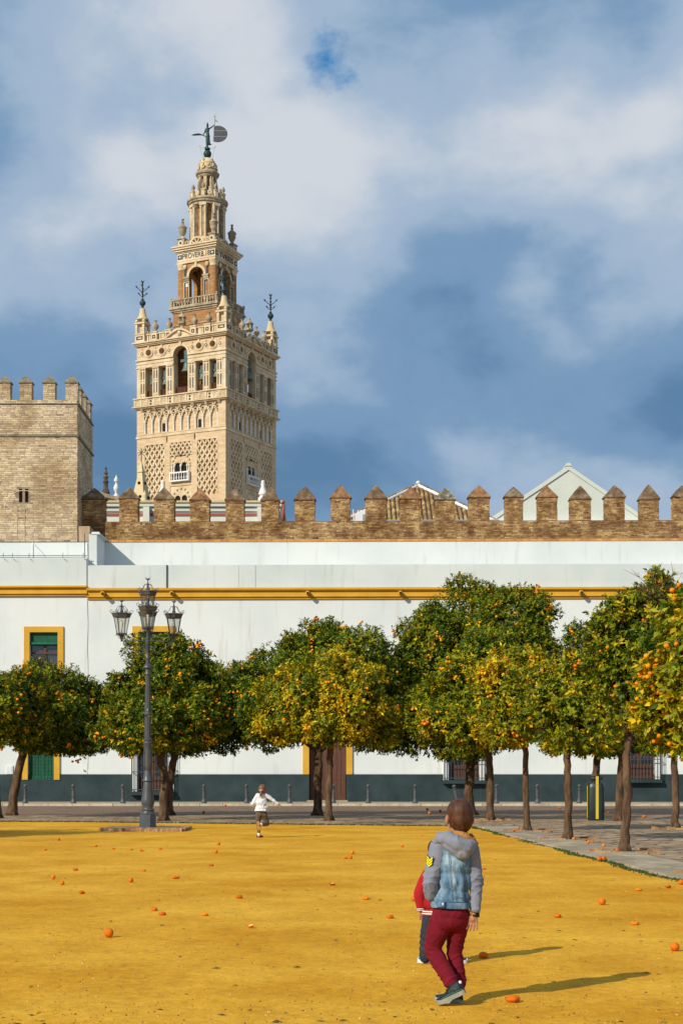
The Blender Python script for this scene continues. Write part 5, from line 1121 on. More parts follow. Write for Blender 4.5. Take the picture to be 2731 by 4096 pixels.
# ---------------------------------------------------------------- bells
Rg = rotz(R(-26)); gc = Vector((-18.32, 212.2, 0))
def bell(k, u, zb, r, lab):
    p = gc+(Rg @ (FM(k) @ Vector((u, 0.75, zb))))
    t = thing('bell', lab, 'bell', p, R(-26)+k*math.pi/2, 'bells of the tower')
    mb = MB(); mb.lathe(0, 0, [(r, 0), (r*0.98, r*0.12), (r*0.78, r*0.35), (r*0.62, r*0.9), (r*0.56, r*1.35), (r*0.42, r*1.6), (r*0.15, r*1.7)], 18); autosmooth(mb.build('body', 'bronze_bell', t), 50)
    mb = MB(); z = r*1.7; mb.box(-r*1.15, r*1.15, -r*0.22, r*0.22, z, z+r*0.45); mb.box(-r*0.45, r*0.45, -r*0.25, r*0.25, z+r*0.452, z+r*2.0); mb.frust(-r*0.45, r*0.45, -r*0.25, r*0.25, z+r*2.002, -r*0.3, r*0.3, -r*0.2, r*0.2, z+r*2.3); mb.build('yoke', 'yoke', t)
    mb = MB(); mb.tube([(0, 0, r*1.2), (0, 0, -r*0.25)], 0.04, 6); mb.ball((0, 0, -r*0.1), r*0.14, 8, 6); mb.build('clapper', 'iron', t)
for k, u, zb, r in ((0, -5.0, 54.3, 0.32), (0, -2.85, 54.05, 0.50), (0, 2.9, 54.1, 0.50), (0, 5.05, 54.2, 0.50), (1, -5.0, 54.2, 0.5), (1, -2.85, 54.0, 0.52), (1, 2.9, 54.1, 0.5), (1, 5.05, 54.2, 0.45)):
    bell(k, u, zb, r, 'green bronze bell under its yoke in a square opening of the '+('sunlit' if k == 0 else 'shaded')+' belfry side')
bell(0, 0.55, 55.4, 0.80, 'largest bronze bell hanging in the tall central arch of the sunlit belfry side')
bell(1, 0.3, 55.2, 0.70, 'large bronze bell hanging in the tall central arch of the shaded belfry side')
# ================================================================== street furniture
def bollard_at(px, py, lean=0.0):
    Y = 77.0; return (PX(px, Y), Y-0.25+jit(0.05), 0.12), lean
mb = MB(); mb.lathe(0, 0, [(0.15, 0), (0.15, 0.04), (0.13, 0.06), (0.115, 0.14), (0.088, 0.20), (0.085, 0.22)], 12); 
bp = thing('bollard', 'x', 'bollard', (0, 0, 0), 0, 'bollards along the kerb')
autosmooth(mb.build('base', 'bollard_iron', bp), 40)
mb = MB(); mb.lathe(0, 0, [(0.085, 0.2), (0.075, 0.70), (0.095, 0.715), (0.098, 0.745), (0.07, 0.76), (0.045, 0.78)], 12); autosmooth(mb.build('post', 'bollard_iron', bp), 40)
mb = MB(); mb.ball((0, 0, 0.86), 0.092, 14, 10); mb.build('ball', 'bollard_iron', bp, True)
first = True
BL = {106: 'before the green shuttered window, beside the leaning dark trunk', 299: 'before the wall between the green shutters and the lamp', 495: 'next to the barred window behind the street lamp', 818: 'before bare dado between the lamp trees and the running child',
      988: 'just behind the bent arm of the running child', 1159: 'beyond the outstretched hand of the running child', 1333: 'before the brown door, half hidden by a slim trunk', 1472: 'first one past the brown door toward the leaning one',
      1659: 'second one past the brown door, beside the leaning bollard', 1829: 'x', 1982: 'behind the pale streaked trunk after the leaning bollard', 2146: 'between the golden tree trunk and the pale peeling trunk', 2312: 'next to the litter bin'}
for px in BL:
    o = bp if first else copy_tree(bp); first = False
    o.location, _ = bollard_at(px, 3213); o['label'] = 'grey iron ball-topped bollard '+BL[px]
    o.rotation_euler = (jit(0.02), jit(0.02), random.random())
    if px == 1829: o.rotation_euler = (0, R(-13), 0); o['label'] = 'grey iron bollard knocked askew, leaning beside a barred window'
# litter bin
t = thing('litter_bin', 'dark green bottle-shaped litter bin with a yellow stripe under the orange trees', 'bin', (PX(2382, 50.3), 50.3, 0.01), R(-11))
def sup(mb, prof, ex=4.0, n=32, dep=0.8):
    vs_ = []
    for r, z in prof:
        for i in range(n):
            a = 2*math.pi*i/n; c, s = math.cos(a), math.sin(a); q = (abs(c)**ex+abs(s)**ex)**(-1/ex); vs_.append((r*q*c, dep*r*q*s, z))
    fs = [(j*n+i, j*n+(i+1) % n, (j+1)*n+(i+1) % n, (j+1)*n+i) for j in range(len(prof)-1) for i in range(n)]; L0 = (len(prof)-1)*n
    mb.add(vs_, fs+[tuple(range(n-1, -1, -1)), tuple(range(L0, L0+n))])
mb = MB(); sup(mb, [(0.24, 0), (0.265, 0.03), (0.275, 0.4), (0.272, 1.05), (0.255, 1.15), (0.225, 1.20), (0.15, 1.215)]); autosmooth(mb.build('body', 'bin_body', t), 35)
mb = MB(); sup(mb, [(0.145, 1.2), (0.145, 1.34)]); autosmooth(mb.build('neck', 'bin_body', t), 35)
mb = MB(); sup(mb, [(0.235, 1.325), (0.245, 1.345), (0.235, 1.39), (0.17, 1.425), (0.05, 1.44)], 2.6); autosmooth(mb.build('cap', 'bin_body', t), 35)
mb = MB(); mb.box(0.0, 0.09, -0.232, -0.2, 0.05, 1.15); mb.box(0.0, 0.09, -0.20, -0.1, 1.15, 1.43); st_ = mb.build('stripe', 'bin_yellow', t)
mb = MB(); mb.box(-0.283, -0.265, -0.12, -0.08, 0.08, 1.12); mb.build('side_stripe', 'bin_yellow', t)
# lamp
LX, LY = PX(592, 41.0), 41.0
pl = thing('lamp_plinth', 'low square brick-edged plinth under the street lamp on the sand', 'plinth', (LX-0.02, LY-0.1, 0))
mb = MB(); mb.box(-0.98, 0.98, -0.98, 0.98, 0, 0.088); mb.build('slab', 'earth', pl)
mb = MB(); mb.box(-0.5, 0.5, -0.5, 0.5, 0, 1); bq = mb.mesh('edge_brick'); bq.materials.append(M['pit_brick']); bqo = bpy.data.objects.new('edge_brick', bq)
for k in range(4):
    n = 30
    for i in range(n):
        o = bqo.copy(); C.objects.link(o); o.parent = pl; u = -1.04+2.08*(i+0.5)/n; v = -1.04
        if k % 2: u *= 0.92
        o.location = rotz(k*math.pi/2) @ Vector((u, v+jit(0.008), 0)); o.rotation_euler = (0, 0, k*math.pi/2+jit(0.03)); o.scale = (0.064*(0.92 if k % 2 else 1), 0.13, 0.092+jit(0.012))
lamp = thing('street_lamp', 'ornate dark iron street lamp with five glazed lanterns beside the front trees', 'street lamp', (LX, LY, 0.088))
k_ = 0.002954; zz = lambda y: (2250-y)*k_
def lprof(pairs): return [(w*k_, zz(y)) for w, y in pairs]
mb = MB(); mb.lathe(0, 0, lprof([(79, 2250), (79, 2240), (77, 2232), (77, 2150), (72, 2135)]), 8, a0=math.pi/8); autosmooth(mb.build('base', 'lamp_iron', lamp), 30)
mb = MB(); mb.lathe(0, 0, lprof([(72, 2135), (60, 2122), (56, 2108), (60, 2100), (60, 2092), (50, 2086), (46, 2072), (55, 2050), (60, 2028), (57, 2000), (49, 1950), (43, 1900), (40, 1850), (38, 1842), (50, 1838), (50, 1828), (42, 1815), (40, 1790), (36, 1765), (33, 1745)]), 24); autosmooth(mb.build('baluster', 'lamp_iron', lamp), 40)
mb = MB(); mb.lathe(0, 0, lprof([(33, 1745), (39, 1735), (41, 1700), (37, 1570), (34, 1510), (39, 1500), (39, 1490), (34, 1484), (38, 1474), (38, 1464), (30, 1455)]), 16); pn = mb.build('lower_shaft', 'lamp_iron', lamp); autosmooth(pn, 40)
for q in range(4):
    an = q*math.pi/2+math.pi/4; mb = MB(rotz(an) @ T4((0, -0.105, 0)))
    for j in range(7):
        z = zz(1715)+j*0.062
        for s in (-1, 1): mb.tube([(0, -0.012, z), (s*0.028, -0.006, z+0.07)], [0.011, 0.005], 5)
    mb.tube([(0, -0.01, zz(1730)), (0, -0.008, zz(1560))], [0.02, 0.006], 6); mb.build('leaf_relief', 'lamp_iron', pn, True)
mb = MB(); mb.lathe(0, 0, lprof([(30, 1455), (28, 1260)]), 24, flute=0.10); mb.lathe(0, 0, lprof([(30, 1250), (33, 1240), (33, 1230), (29, 1222)]), 20); mb.lathe(0, 0, lprof([(28, 1225), (22, 885)]), 24, flute=0.10); mb.build('fluted_shaft', 'lamp_iron', lamp)
mb = MB(); mb.lathe(0, 0, lprof([(24, 890), (28, 880), (24, 870), (23, 835), (42, 826), (42, 815), (34, 800), (20, 788), (19, 745), (23, 738), (19, 730), (17, 620), (24, 610), (24, 585), (14, 575), (13, 500), (24, 495), (24, 486), (10, 480), (10, 430)]), 20); autosmooth(mb.build('collar', 'lamp_iron', lamp), 40)
mb = MB(); mb.box(-0.013, 0.013, -0.091, -0.085, zz(1213), zz(1192)); pq = mb.build('number_plate', 'lamp_iron', lamp)
letters('1', 0.10, T4((0, -0.093, zz(1203))), 'white_paint', pq, 'number', 0.003)
def lantern(parent):
    p = bpy.data.objects.new('lantern', None); C.objects.link(p); p.parent = parent; n = 6; r0, r1, h = 0.125, 0.215, 0.50
    P = lambda r, i, z: (r*math.cos(2*math.pi*i/n+math.pi/6), r*math.sin(2*math.pi*i/n+math.pi/6), z)
    mb = MB()
    for i in range(n): mb.tube([P(r0, i, 0), P(r1, i, h)], 0.010, 6)
    mb.lathe(0, 0, [(r0+0.012, -0.02), (r0+0.016, 0.02), (r0-0.01, 0.025)], 6, a0=math.pi/6); mb.lathe(0, 0, [(r1-0.02, h-0.07), (r1+0.01, h-0.06), (r1+0.035, h+0.01), (r1+0.055, h+0.03), (r1+0.055, h+0.045), (0.05, h+0.075), (0.03, h+0.08)], 6, a0=math.pi/6)
    mb.build('frame', 'lamp_iron', p)
    for i in range(n):
        mb = MB(); a, b, c, d = P(r0*0.98, i, 0.02), P(r0*0.98, i+1, 0.02), P(r1*0.965, i+1, h-0.06), P(r1*0.965, i, h-0.06); mb.add([a, b, c, d], [(0, 1, 2, 3)]); mb.build('pane', 'lantern_glass', p, fix=False)
    mb = MB(); mb.lathe(0, 0, [(0.02, 0.02), (0.02, 0.14), (0.035, 0.18), (0.04, 0.26), (0.03, 0.33), (0.01, 0.36)], 10); mb.build('bulb', 'bulb', p, True)
    mb = MB(); mb.lathe(0, 0, [(0.045, h+0.07), (0.045, h+0.12), (0.032, h+0.14), (0.032, h+0.22), (0.04, h+0.23), (0.02, h+0.27), (0.012, h+0.34), (0.02, h+0.36), (0.005, h+0.40)], 10)
    for q in range(5): an = q*2*math.pi/5; mb.tube([(0, 0, h+0.34), (0.04*math.cos(an), 0.04*math.sin(an), h+0.37), (0.085*math.cos(an), 0.085*math.sin(an), h+0.42)], [0.01, 0.012, 0.002], 5)
    mb.build('finial', 'lamp_iron', p)
    mb = MB()
    for i in range(n):
        an = 2*math.pi*i/n+math.pi/6; c, s = math.cos(an), math.sin(an); pts = []
        for j in range(14):
            a = -0.6+j*0.52; r = 0.055-0.0028*j; pts.append((r1+0.05+r*math.cos(a+3.6), h+0.10+r*math.sin(a+3.6)))
        pts = [(0.035, h+0.24), (0.09, h+0.235), (0.15, h+0.13), (r1-0.01, h+0.06)]+pts
        mb.tube([(x*c, x*s, z) for x, z in pts], 0.0065, 5)
        b = []
        for j in range(10): a = j*0.55; r = 0.03-0.002*j; b.append((r0+0.025+r*math.cos(a+1.5), -0.02+r*math.sin(a+1.5)))
        mb.tube([(x*c, x*s, z) for x, z in [(0.02, -0.14), (0.07, -0.10), (r0-0.01, -0.03)]+b], 0.0065, 5)
    mb.build('scrolls', 'lamp_iron', p)
    mb = MB(); mb.lathe(0, 0, [(0.018, -0.2), (0.03, -0.16), (0.018, -0.12), (0.05, -0.06), (r0-0.02, -0.022)], 8); mb.build('cup', 'lamp_iron', p, True)
    return p
lt = lantern(lamp); lt.location = (0, 0, zz(325)); lt.rotation_euler = (0, 0, 0.3)
armz = zz(580); reach = 0.685
for q in range(4):
    c = copy_tree(lt, lamp); an = q*math.pi/2+R(7.1); c.location = (reach*math.cos(an), reach*math.sin(an), zz(530)+0.02); c.rotation_euler = (0, 0, 0.2+q*1.3)
    if q % 2: c.location.z = zz(485)
    Mx = rotz(an); mb = MB(Mx); mb.tube([(0.03, 0, armz), (reach-0.03, 0, armz-0.015), (reach, 0, armz+0.0)], 0.014, 6); pts = []
    for j in range(16): a = j*0.5; r = 0.085-0.004*j; pts.append((0.12+r*math.cos(a+3.4), armz-0.20+r*math.sin(a+3.4)))
    mb.tube([(x, 0, z) for x, z in [(reach-0.06, armz-0.02), (reach-0.05, armz-0.09), (reach-0.12, armz-0.13), (reach-0.2, armz-0.16), (0.34, armz-0.26), (0.24, armz-0.33), (0.14, armz-0.33), (0.06, armz-0.28)]+pts], 0.011, 5)
    pts = []
    for j in range(14): a = -j*0.5; r = 0.06-0.003*j; pts.append((reach-0.1+r*math.cos(a+1.6), armz-0.10+r*math.sin(a+1.6)))
    mb.tube([(x, 0, z) for x, z in pts], 0.010, 5)
    mb.build('arm', 'lamp_iron', lamp)
# ================================================================== orange trees
ic = bpy.data.meshes.new('orange'); bm = bmesh.new(); bmesh.ops.create_icosphere(bm, subdivisions=2, radius=1.0); bm.to_mesh(ic); bm.free(); ic.polygons.foreach_set('use_smooth', [True]*len(ic.polygons)); ic.materials.append(M['orange_fruit'])
orange_proto = bpy.data.objects.new('orange', ic)
def unit(a): return a/np.maximum(np.linalg.norm(a, axis=-1, keepdims=True), 1e-9)
def crown(rg, blobs, dens, leaf, yellow, zmin, light=0.35):
    cl_c, cl_r, cl_o, cl_y = [], [], [], []
    for bi, (c, r) in enumerate(blobs):
        for _ in range(26):
            d = unit(rg.normal(size=3)); p = c+d*r*rg.uniform(0.66, 0.9)
            if p[2] < zmin+0.05: p[2] = zmin+0.05+rg.uniform(0, 0.25)
            inside = any(np.linalg.norm((p-c2)/r2) < 0.68 for bj, (c2, r2) in enumerate(blobs) if bj != bi)
            if inside: continue
            cl_c.append(p); cl_r.append(r.mean()*rg.uniform(0.24, 0.46)); cl_o.append(d); cl_y.append(max(0, rg.normal(0.0, 1.0)))
        for _ in range(9):
            d = unit(rg.normal(size=3)); cl_c.append(c+d*r*0.42); cl_r.append(r.mean()*0.42); cl_o.append(d); cl_y.append(0)
    cc, cr_, co, cy = map(np.array, (cl_c, cl_r, cl_o, cl_y)); area = cr_**2; 
    ns = int(dens*area.sum()*12); idx = rg.choice(len(cc), ns, p=area/area.sum())
    d = unit(rg.normal(size=(ns, 3))+co[idx]*0.55); pos = cc[idx]+d*cr_[idx][:, None]*rg.uniform(0.45, 1.08, (ns, 1))
    pos[:, 2] = np.maximum(pos[:, 2], zmin-0.12+rg.uniform(0, 0.3, ns)*0.8)
    ax = unit(d*0.6+co[idx]*0.5+np.array([0, 0, 0.22])+rg.normal(size=(ns, 3))*0.25)
    k = 7; ax_ = np.repeat(ax, k, 0); pb = np.repeat(pos, k, 0); n = ns*k
    t = unit(np.cross(ax_, unit(rg.normal(size=(n, 3))))); al = np.radians(rg.uniform(20, 85, (n, 1)))
    dr = unit(ax_*np.cos(al)+t*np.sin(al)+np.array([0, 0, -0.22])); L = leaf*rg.uniform(0.65, 1.2, (n, 1))
    b = pb+ax_*rg.uniform(-0.3, 0.9, (n, 1))*leaf; sd = unit(np.cross(dr, ax_+1e-3)); nm = np.cross(sd, dr)
    w = L*0.23
    V = np.stack([b, b+dr*L*0.5+sd*w+nm*L*0.07, b+dr*L-nm*L*0.08, b+dr*L*0.5-sd*w+nm*L*0.07], 1).reshape(-1, 3)
    yp = np.clip((yellow*1.1+0.02)*(0.25+cy[idx]*1.25), 0, 0.92); u = rg.random(ns); mi = np.where(u < yp, 2, np.where(rg.random(ns) < light*1.45+yp*0.5, 1, 0))
    mi = np.repeat(mi, k); flip = rg.random(n) < 0.12; mi = np.where(flip, np.maximum(mi-1, 0), mi); mi = np.repeat(mi, 2)
    return V, mi, (cc, cr_, co)
def leaf_mesh(V, mi):
    n = len(V)//4; me = bpy.data.meshes.new('leaves'); me.vertices.add(len(V)); me.vertices.foreach_set('co', V.astype(np.float32).ravel())
    q = np.arange(n)*4; tri = np.stack([q, q+1, q+2, q, q+2, q+3], 1).ravel(); me.loops.add(len(tri)); me.loops.foreach_set('vertex_index', tri.astype(np.int32))
    me.polygons.add(2*n); me.polygons.foreach_set('loop_start', (np.arange(2*n)*3).astype(np.int32)); me.polygons.foreach_set('loop_total', np.full(2*n, 3, np.int32))
    for m in ('leaf_green', 'leaf_light', 'leaf_yellow'): me.materials.append(M[m])
    me.polygons.foreach_set('material_index', mi.astype(np.int32)); me.update(calc_edges=True); return me
def tree(label, Y, trunk, blobs_px, yellow, norange, seed, leaf=0.125, dens=30.0, tr=0.13, group='orange trees in rows before the white house', twigs=None, orad=0.049, light=0.35):
    rg = np.random.default_rng(seed); rnd = random.Random(seed)
    bx0, by0 = trunk[0]; X0 = PX(bx0, Y); t = thing('orange_tree', label, 'tree', (X0, Y, 0.0), 0, group)
    loc = lambda px, py, dy=0.0: np.array([PX(px, Y)-X0, dy, PZ(py, Y)])
    blobs = []
    for i, b in enumerate(blobs_px):
        cx, cy, rx, ry = b[:4]; dy = b[4] if len(b) > 4 else rg.uniform(-0.35, 0.35)*rx*Y/F*1.6
        s = Y/F; blobs.append((loc(cx, cy+4, dy), np.array([rx*s*1.06, rx*s*1.0, ry*s])*1.08))
    zmin = min(c[2]-r[2]*0.98 for c, r in blobs)
    V, mi, (cc, cr_, co) = crown(rg, blobs, dens, leaf, yellow, zmin, light)
    lv = obj('leaves', leaf_mesh(V, mi), None, t); stuff(lv)
    # trunk with limbs
    pts = [loc(px, py) for px, py in trunk]; pts[0][2] = -0.02
    m = 14; path = []
    for i in range(m+1):
        f = i/m*(len(pts)-1); a = min(int(f), len(pts)-2); g = f-a; p = pts[a]*(1-g)+pts[a+1]*g; p = p+np.array([rnd.uniform(-1, 1)*0.018, rnd.uniform(-1, 1)*0.018, 0]) if 0 < i < m else p; path.append(tuple(p))
    rad = [tr*(1.55 if i == 0 else 1.2 if i == 1 else 1.0-0.012*i+rnd.uniform(-0.05, 0.05)) for i in range(m+1)]
    mb = MB(); mb.tube(path, rad, 12)
    for q in range(4): an = q*1.57+rnd.random(); mb.tube([(path[0][0]+math.cos(an)*tr*0.7, path[0][1]+math.sin(an)*tr*0.7, 0.16), (path[0][0]+math.cos(an)*tr*1.7, path[0][1]+math.sin(an)*tr*1.7, -0.03)], [tr*0.5, tr*0.35], 7)
    top = np.array(path[-1])
    for q, (c, r) in enumerate(blobs):
        e_ = c+rg.normal(size=3)*0.15*r; md = top*0.45+e_*0.55+np.array([0, 0, -0.1]); mb.tube([tuple(top-np.array([0, 0, 0.15])), tuple(md), tuple(e_)], [tr*0.62, tr*0.4, tr*0.16], 7)
        for _ in range(4):
            f_ = c+unit(rg.normal(size=3))*r*0.85; f_[2] = max(f_[2], zmin); mb.tube([tuple(md), tuple(md*0.4+f_*0.6+np.array([0, 0, 0.1])), tuple(f_)], [tr*0.25, tr*0.15, tr*0.05], 5)
    tk = mb.build('trunk', 'bark', t, True)
    if twigs:
        mb = MB(); c0 = loc(*twigs[0]); n_, sp = twigs[1]
        for _ in range(n_):
            d = unit(rg.normal(size=3)+np.array([-0.2, -0.8, 0.5])); e_ = c0+d*sp*rg.uniform(0.4, 1.0); mdl = (c0+e_)/2+rg.normal(size=3)*0.08; mb.tube([tuple(c0), tuple(mdl), tuple(e_)], [0.013, 0.009, 0.003], 4)
            for _ in range(3): f_ = e_+rg.normal(size=3)*0.14; mb.tube([tuple(mdl*0.4+e_*0.6), tuple(f_)], [0.005, 0.002], 4)
        mb.build('bare_twigs', 'bark', t)
    outer = [i for i in range(len(cc)) if np.linalg.norm(co[i]) > 0]
    k = 0
    norange = int(norange*1.9)
    while k < min(norange, 298):
        i = rnd.choice(outer); d = unit(rg.normal(size=3)*0.8+co[i]+np.array([0, -0.9 if rnd.random() < 0.7 else 0.2, 0.15])); base = cc[i]+d*cr_[i]*rg.uniform(1.02, 1.20)
        for q in range(rnd.choice((1, 1, 1, 2, 2, 3, 5))):
            p = base+rg.normal(size=3)*0.075*(q > 0); o = orange_proto.copy(); C.objects.link(o); o.parent = t; o.location = p; s = orad*rnd.uniform(0.85, 1.1); o.scale = (s, s, s*0.93); k += 1
    return t
TR = []
def T(*a, **k): TR.append(tree(*a, **k))
T('green orange tree with slender trunk nearest the white meter box', 53, [(-8, 3262), (-14, 3100), (-22, 2985)], [(-60, 2810, 170, 150), (80, 2800, 110, 105), (70, 2880, 110, 80)], 0.10, 45, 11, dens=29)
T('dark-trunked orange tree leaning right under the window with green roller blind', 57, [(47, 3262), (62, 3150), (82, 3060), (100, 2990)], [(200, 2772, 145, 105), (310, 2825, 105, 100), (150, 2850, 150, 120), (270, 2900, 170, 95), (400, 2870, 80, 110)], 0.03, 90, 12, tr=0.17, light=0.3)
T('orange tree with a kinked brown trunk right behind the street lamp', 50, [(655, 3284), (655, 3190), (662, 3110), (640, 3030), (645, 2950)], [(640, 2690, 150, 135), (545, 2800, 105, 105), (760, 2740, 115, 115), (810, 2850, 100, 105), (600, 2890, 170, 95), (690, 2610, 95, 65), (490, 2890, 60, 70)], 0.07, 150, 13, tr=0.14)
T('dark shaded orange tree crossing behind the kinked trunk by the lamp', 57, [(676, 3262), (678, 3150), (690, 3060), (712, 2980)], [(800, 2840, 140, 120), (700, 2870, 170, 110), (910, 2860, 110, 135), (560, 2910, 120, 90)], 0.02, 50, 14, tr=0.15, light=0.2)
T('broad orange tree with a thick dark trunk directly before the brown door', 57, [(1269, 3262), (1270, 3150), (1275, 2990)], [(1270, 2590, 120, 88), (1150, 2710, 150, 120), (1050, 2820, 105, 135), (1440, 2650, 160, 120), (1320, 2790, 210, 150), (1500, 2850, 130, 130), (1575, 2790, 95, 150), (1000, 2740, 75, 110), (1110, 2905, 130, 85)], 0.05, 190, 15, tr=0.17, dens=28)
T('yellowing orange tree with a slim trunk in front of the brown door', 50, [(1315, 3284), (1316, 3150), (1322, 2950)], [(1320, 2725, 140, 105), (1180, 2790, 130, 100), (1425, 2790, 120, 105), (1130, 2885, 95, 70), (1490, 2910, 85, 60), (1330, 2865, 140, 75)], 0.42, 100, 16, tr=0.115, light=0.55)
T('tallest orange tree, dense with fruit, on a dark trunk before a barred window', 58, [(1880, 3258), (1872, 3180), (1880, 3080), (1892, 2990)], [(1880, 2480, 170, 145), (1745, 2560, 120, 125), (2070, 2520, 150, 135), (1700, 2760, 150, 165), (1950, 2700, 220, 170), (2140, 2640, 85, 110), (1800, 2890, 220, 120), (1630, 2800, 80, 120)], 0.06, 290, 17, tr=0.19, dens=28, light=0.4)
T('light green orange tree with pale streaked trunk at the corner of the sand', 50, [(1960, 3284), (1958, 3100), (1952, 2940)], [(1750, 2840, 115, 120), (1880, 2750, 145, 105), (1820, 2905, 140, 85), (2010, 2850, 115, 105)], 0.16, 70, 18, tr=0.125, light=0.5)
T('golden-yellow orange tree on a thin straight trunk along the slab path', 40, [(2107, 3327), (2103, 3150), (2100, 2960)], [(2080, 2710, 125, 105), (1990, 2770, 105, 105), (2150, 2800, 125, 120), (2030, 2885, 125, 80), (2200, 2720, 95, 85)], 0.55, 75, 19, tr=0.085, light=0.6, orad=0.043)
T('olive green orange tree on a pale peeling trunk along the slab path', 34.4, [(2268, 3363), (2272, 3200), (2268, 3080), (2262, 2960)], [(2290, 2760, 145, 120), (2400, 2800, 135, 135), (2300, 2880, 175, 100), (2440, 2710, 115, 105), (2185, 2870, 95, 85)], 0.16, 35, 20, tr=0.09, light=0.5, orad=0.043)
T('tall green orange tree with bare twigs and a knobbly reddish trunk by the sand edge', 28.7, [(2496, 3412), (2500, 3300), (2510, 3180), (2500, 3080), (2512, 2940)], [(2500, 2530, 120, 115), (2600, 2430, 100, 110), (2445, 2630, 90, 95), (2640, 2620, 140, 150), (2560, 2800, 175, 140), (2660, 2870, 130, 100), (2470, 2440, 65, 55), (2630, 2325, 45, 40)], 0.10, 35, 21, tr=0.085, leaf=0.105, light=0.45, twigs=((2610, 2420, -0.25), (40, 0.75)), orad=0.036)
T('slim orange tree on the paved court well behind the knobbly trunk', 42, [(2697, 3316), (2700, 3200), (2690, 2970)], [(2700, 2770, 160, 140), (2760, 2880, 160, 110)], 0.08, 25, 22, tr=0.105, light=0.4)
T('dark-trunked orange tree beside the litter bin before a barred window', 50, [(2472, 3284), (2478, 3150), (2488, 2980)], [(2520, 2790, 170, 150), (2600, 2880, 160, 100), (2450, 2905, 150, 80)], 0.03, 30, 23, tr=0.14, light=0.25)
T('dark leaning orange tree growing just behind the litter bin', 57, [(2368, 3262), (2376, 3140), (2392, 3000)], [(2345, 2625, 105, 115), (2300, 2760, 145, 145), (2420, 2800, 175, 145), (2340, 2915, 180, 85)], 0.03, 60, 24, tr=0.16, light=0.3)
T('bright orange tree with large yellow leaves and heavy fruit beside the tree with bare twigs', 22.0, [(2890, 3505), (2885, 3250), (2870, 2960)], [(2810, 2700, 200, 190), (2715, 2480, 85, 120), (2680, 2760, 95, 100), (2780, 2880, 170, 135), (2870, 2540, 180, 180), (2590, 2690, 40, 50), (2600, 2850, 55, 65)], 0.50, 110, 25, tr=0.1, leaf=0.125, dens=26, light=0.6, orad=0.037)
T('orange tree standing alone far out on the sand beside the lamp plinth', 34.0, [(-950, 3365), (-950, 3150), (-950, 2980)], [(-950, 2700, 330, 230), (-820, 2800, 220, 170), (-1100, 2800, 220, 170)], 0.05, 0, 26, dens=9, leaf=0.16)
# tree pits
pit_i = 0
for (px, Y) in ((1960, 50), (2107, 40), (2268, 34.4), (2496, 28.7), (2890, 22), (2697, 42)):
    X = PX(px, Y); p = thing('tree_pit', 'earthen tree pit edged with worn bricks around '+['the trunk at the sand corner', 'the thin trunk of the golden-yellow tree', 'the pale peeling trunk', 'the knobbly reddish trunk', 'the trunk of the large yellow-leaved tree', 'the slim trunk on the paved court'][pit_i], 'tree pit', (X, Y, 0)); pit_i += 1
    mb = MB(); mb.box(-0.5, 0.5, -0.5, 0.5, 0.0, 0.034); mb.build('earth', 'earth', p)
    for k in range(4):
        for i in range(5):
            if random.random() < 0.2: continue
            o = bqo.copy(); C.objects.link(o); o.parent = p; o.location = rotz(k*math.pi/2) @ Vector((-0.45+0.22*i, -0.56+jit(0.02), 0)); o.rotation_euler = (0, 0, k*math.pi/2+jit(0.05)); o.scale = (0.205, 0.10, 0.055+random.random()*0.02)
# ================================================================== fallen fruit
mb = MB(); mb.ball((0, 0, 0), (1, 1, 0.94), 16, 10); fo_me = mb.mesh('fallen_orange'); fo_me.materials.append(M['orange_ripe']); fo_me.polygons.foreach_set('use_smooth', [True]*len(fo_me.polygons))
def squash(seed):
    r = random.Random(seed); mb = MB(); mb.ball((0, 0, 0), 1, 16, 10); v = []
    for (x, y, z) in mb.v:
        s = 1+0.16*math.sin(3*x+seed)+0.1*math.sin(4*y+seed*2); cut = 0.35*math.exp(-((x-0.1)*3.5)**2)*(1 if z > 0 else 0); v.append((x*s*1.2, y*s, max(z, -0.8)*0.62-cut+0.0))
    mb.v = v; return mb.mesh('squashed_orange')
sq = [squash(s) for s in (1, 4, 9)]
for me in sq: me.materials.append(M['orange_ripe']); me.polygons.foreach_set('use_smooth', [True]*len(me.polygons))
def bowl(seed):
    r = random.Random(seed); out = []
    for sc, mname in ((1.0, 'orange_ripe'), (0.9, 'orange_flesh')):
        mb = MB(); n, m = 16, 6; vs_ = [(0, 0, -sc)]
        for j in range(1, m+1):
            for i in range(n):
                a = 2*math.pi*i/n; t = -math.pi/2+(math.pi/2+0.15*math.sin(3*a+seed)+0.1*math.sin(7*a))*j/m*(1.0 if sc == 1 else 0.98); vs_.append((sc*1.15*math.cos(t)*math.cos(a), sc*math.cos(t)*math.sin(a), sc*math.sin(t)*0.85))
        fs = [(0, 1+(i+1) % n, 1+i) for i in range(n)]+[(1+j*n+i, 1+j*n+(i+1) % n, 1+(j+1)*n+(i+1) % n, 1+(j+1)*n+i) for j in range(m-1) for i in range(n)]
        mb.add(vs_, fs); me = mb.mesh('peel'); me.materials.append(M[mname]); me.polygons.foreach_set('use_smooth', [True]*len(me.polygons)); out.append(me)
    return out
bw3 = [bowl(2), bowl(5)]
def ground_xy(px, py): Y = GY(py); return PX(px, Y), Y
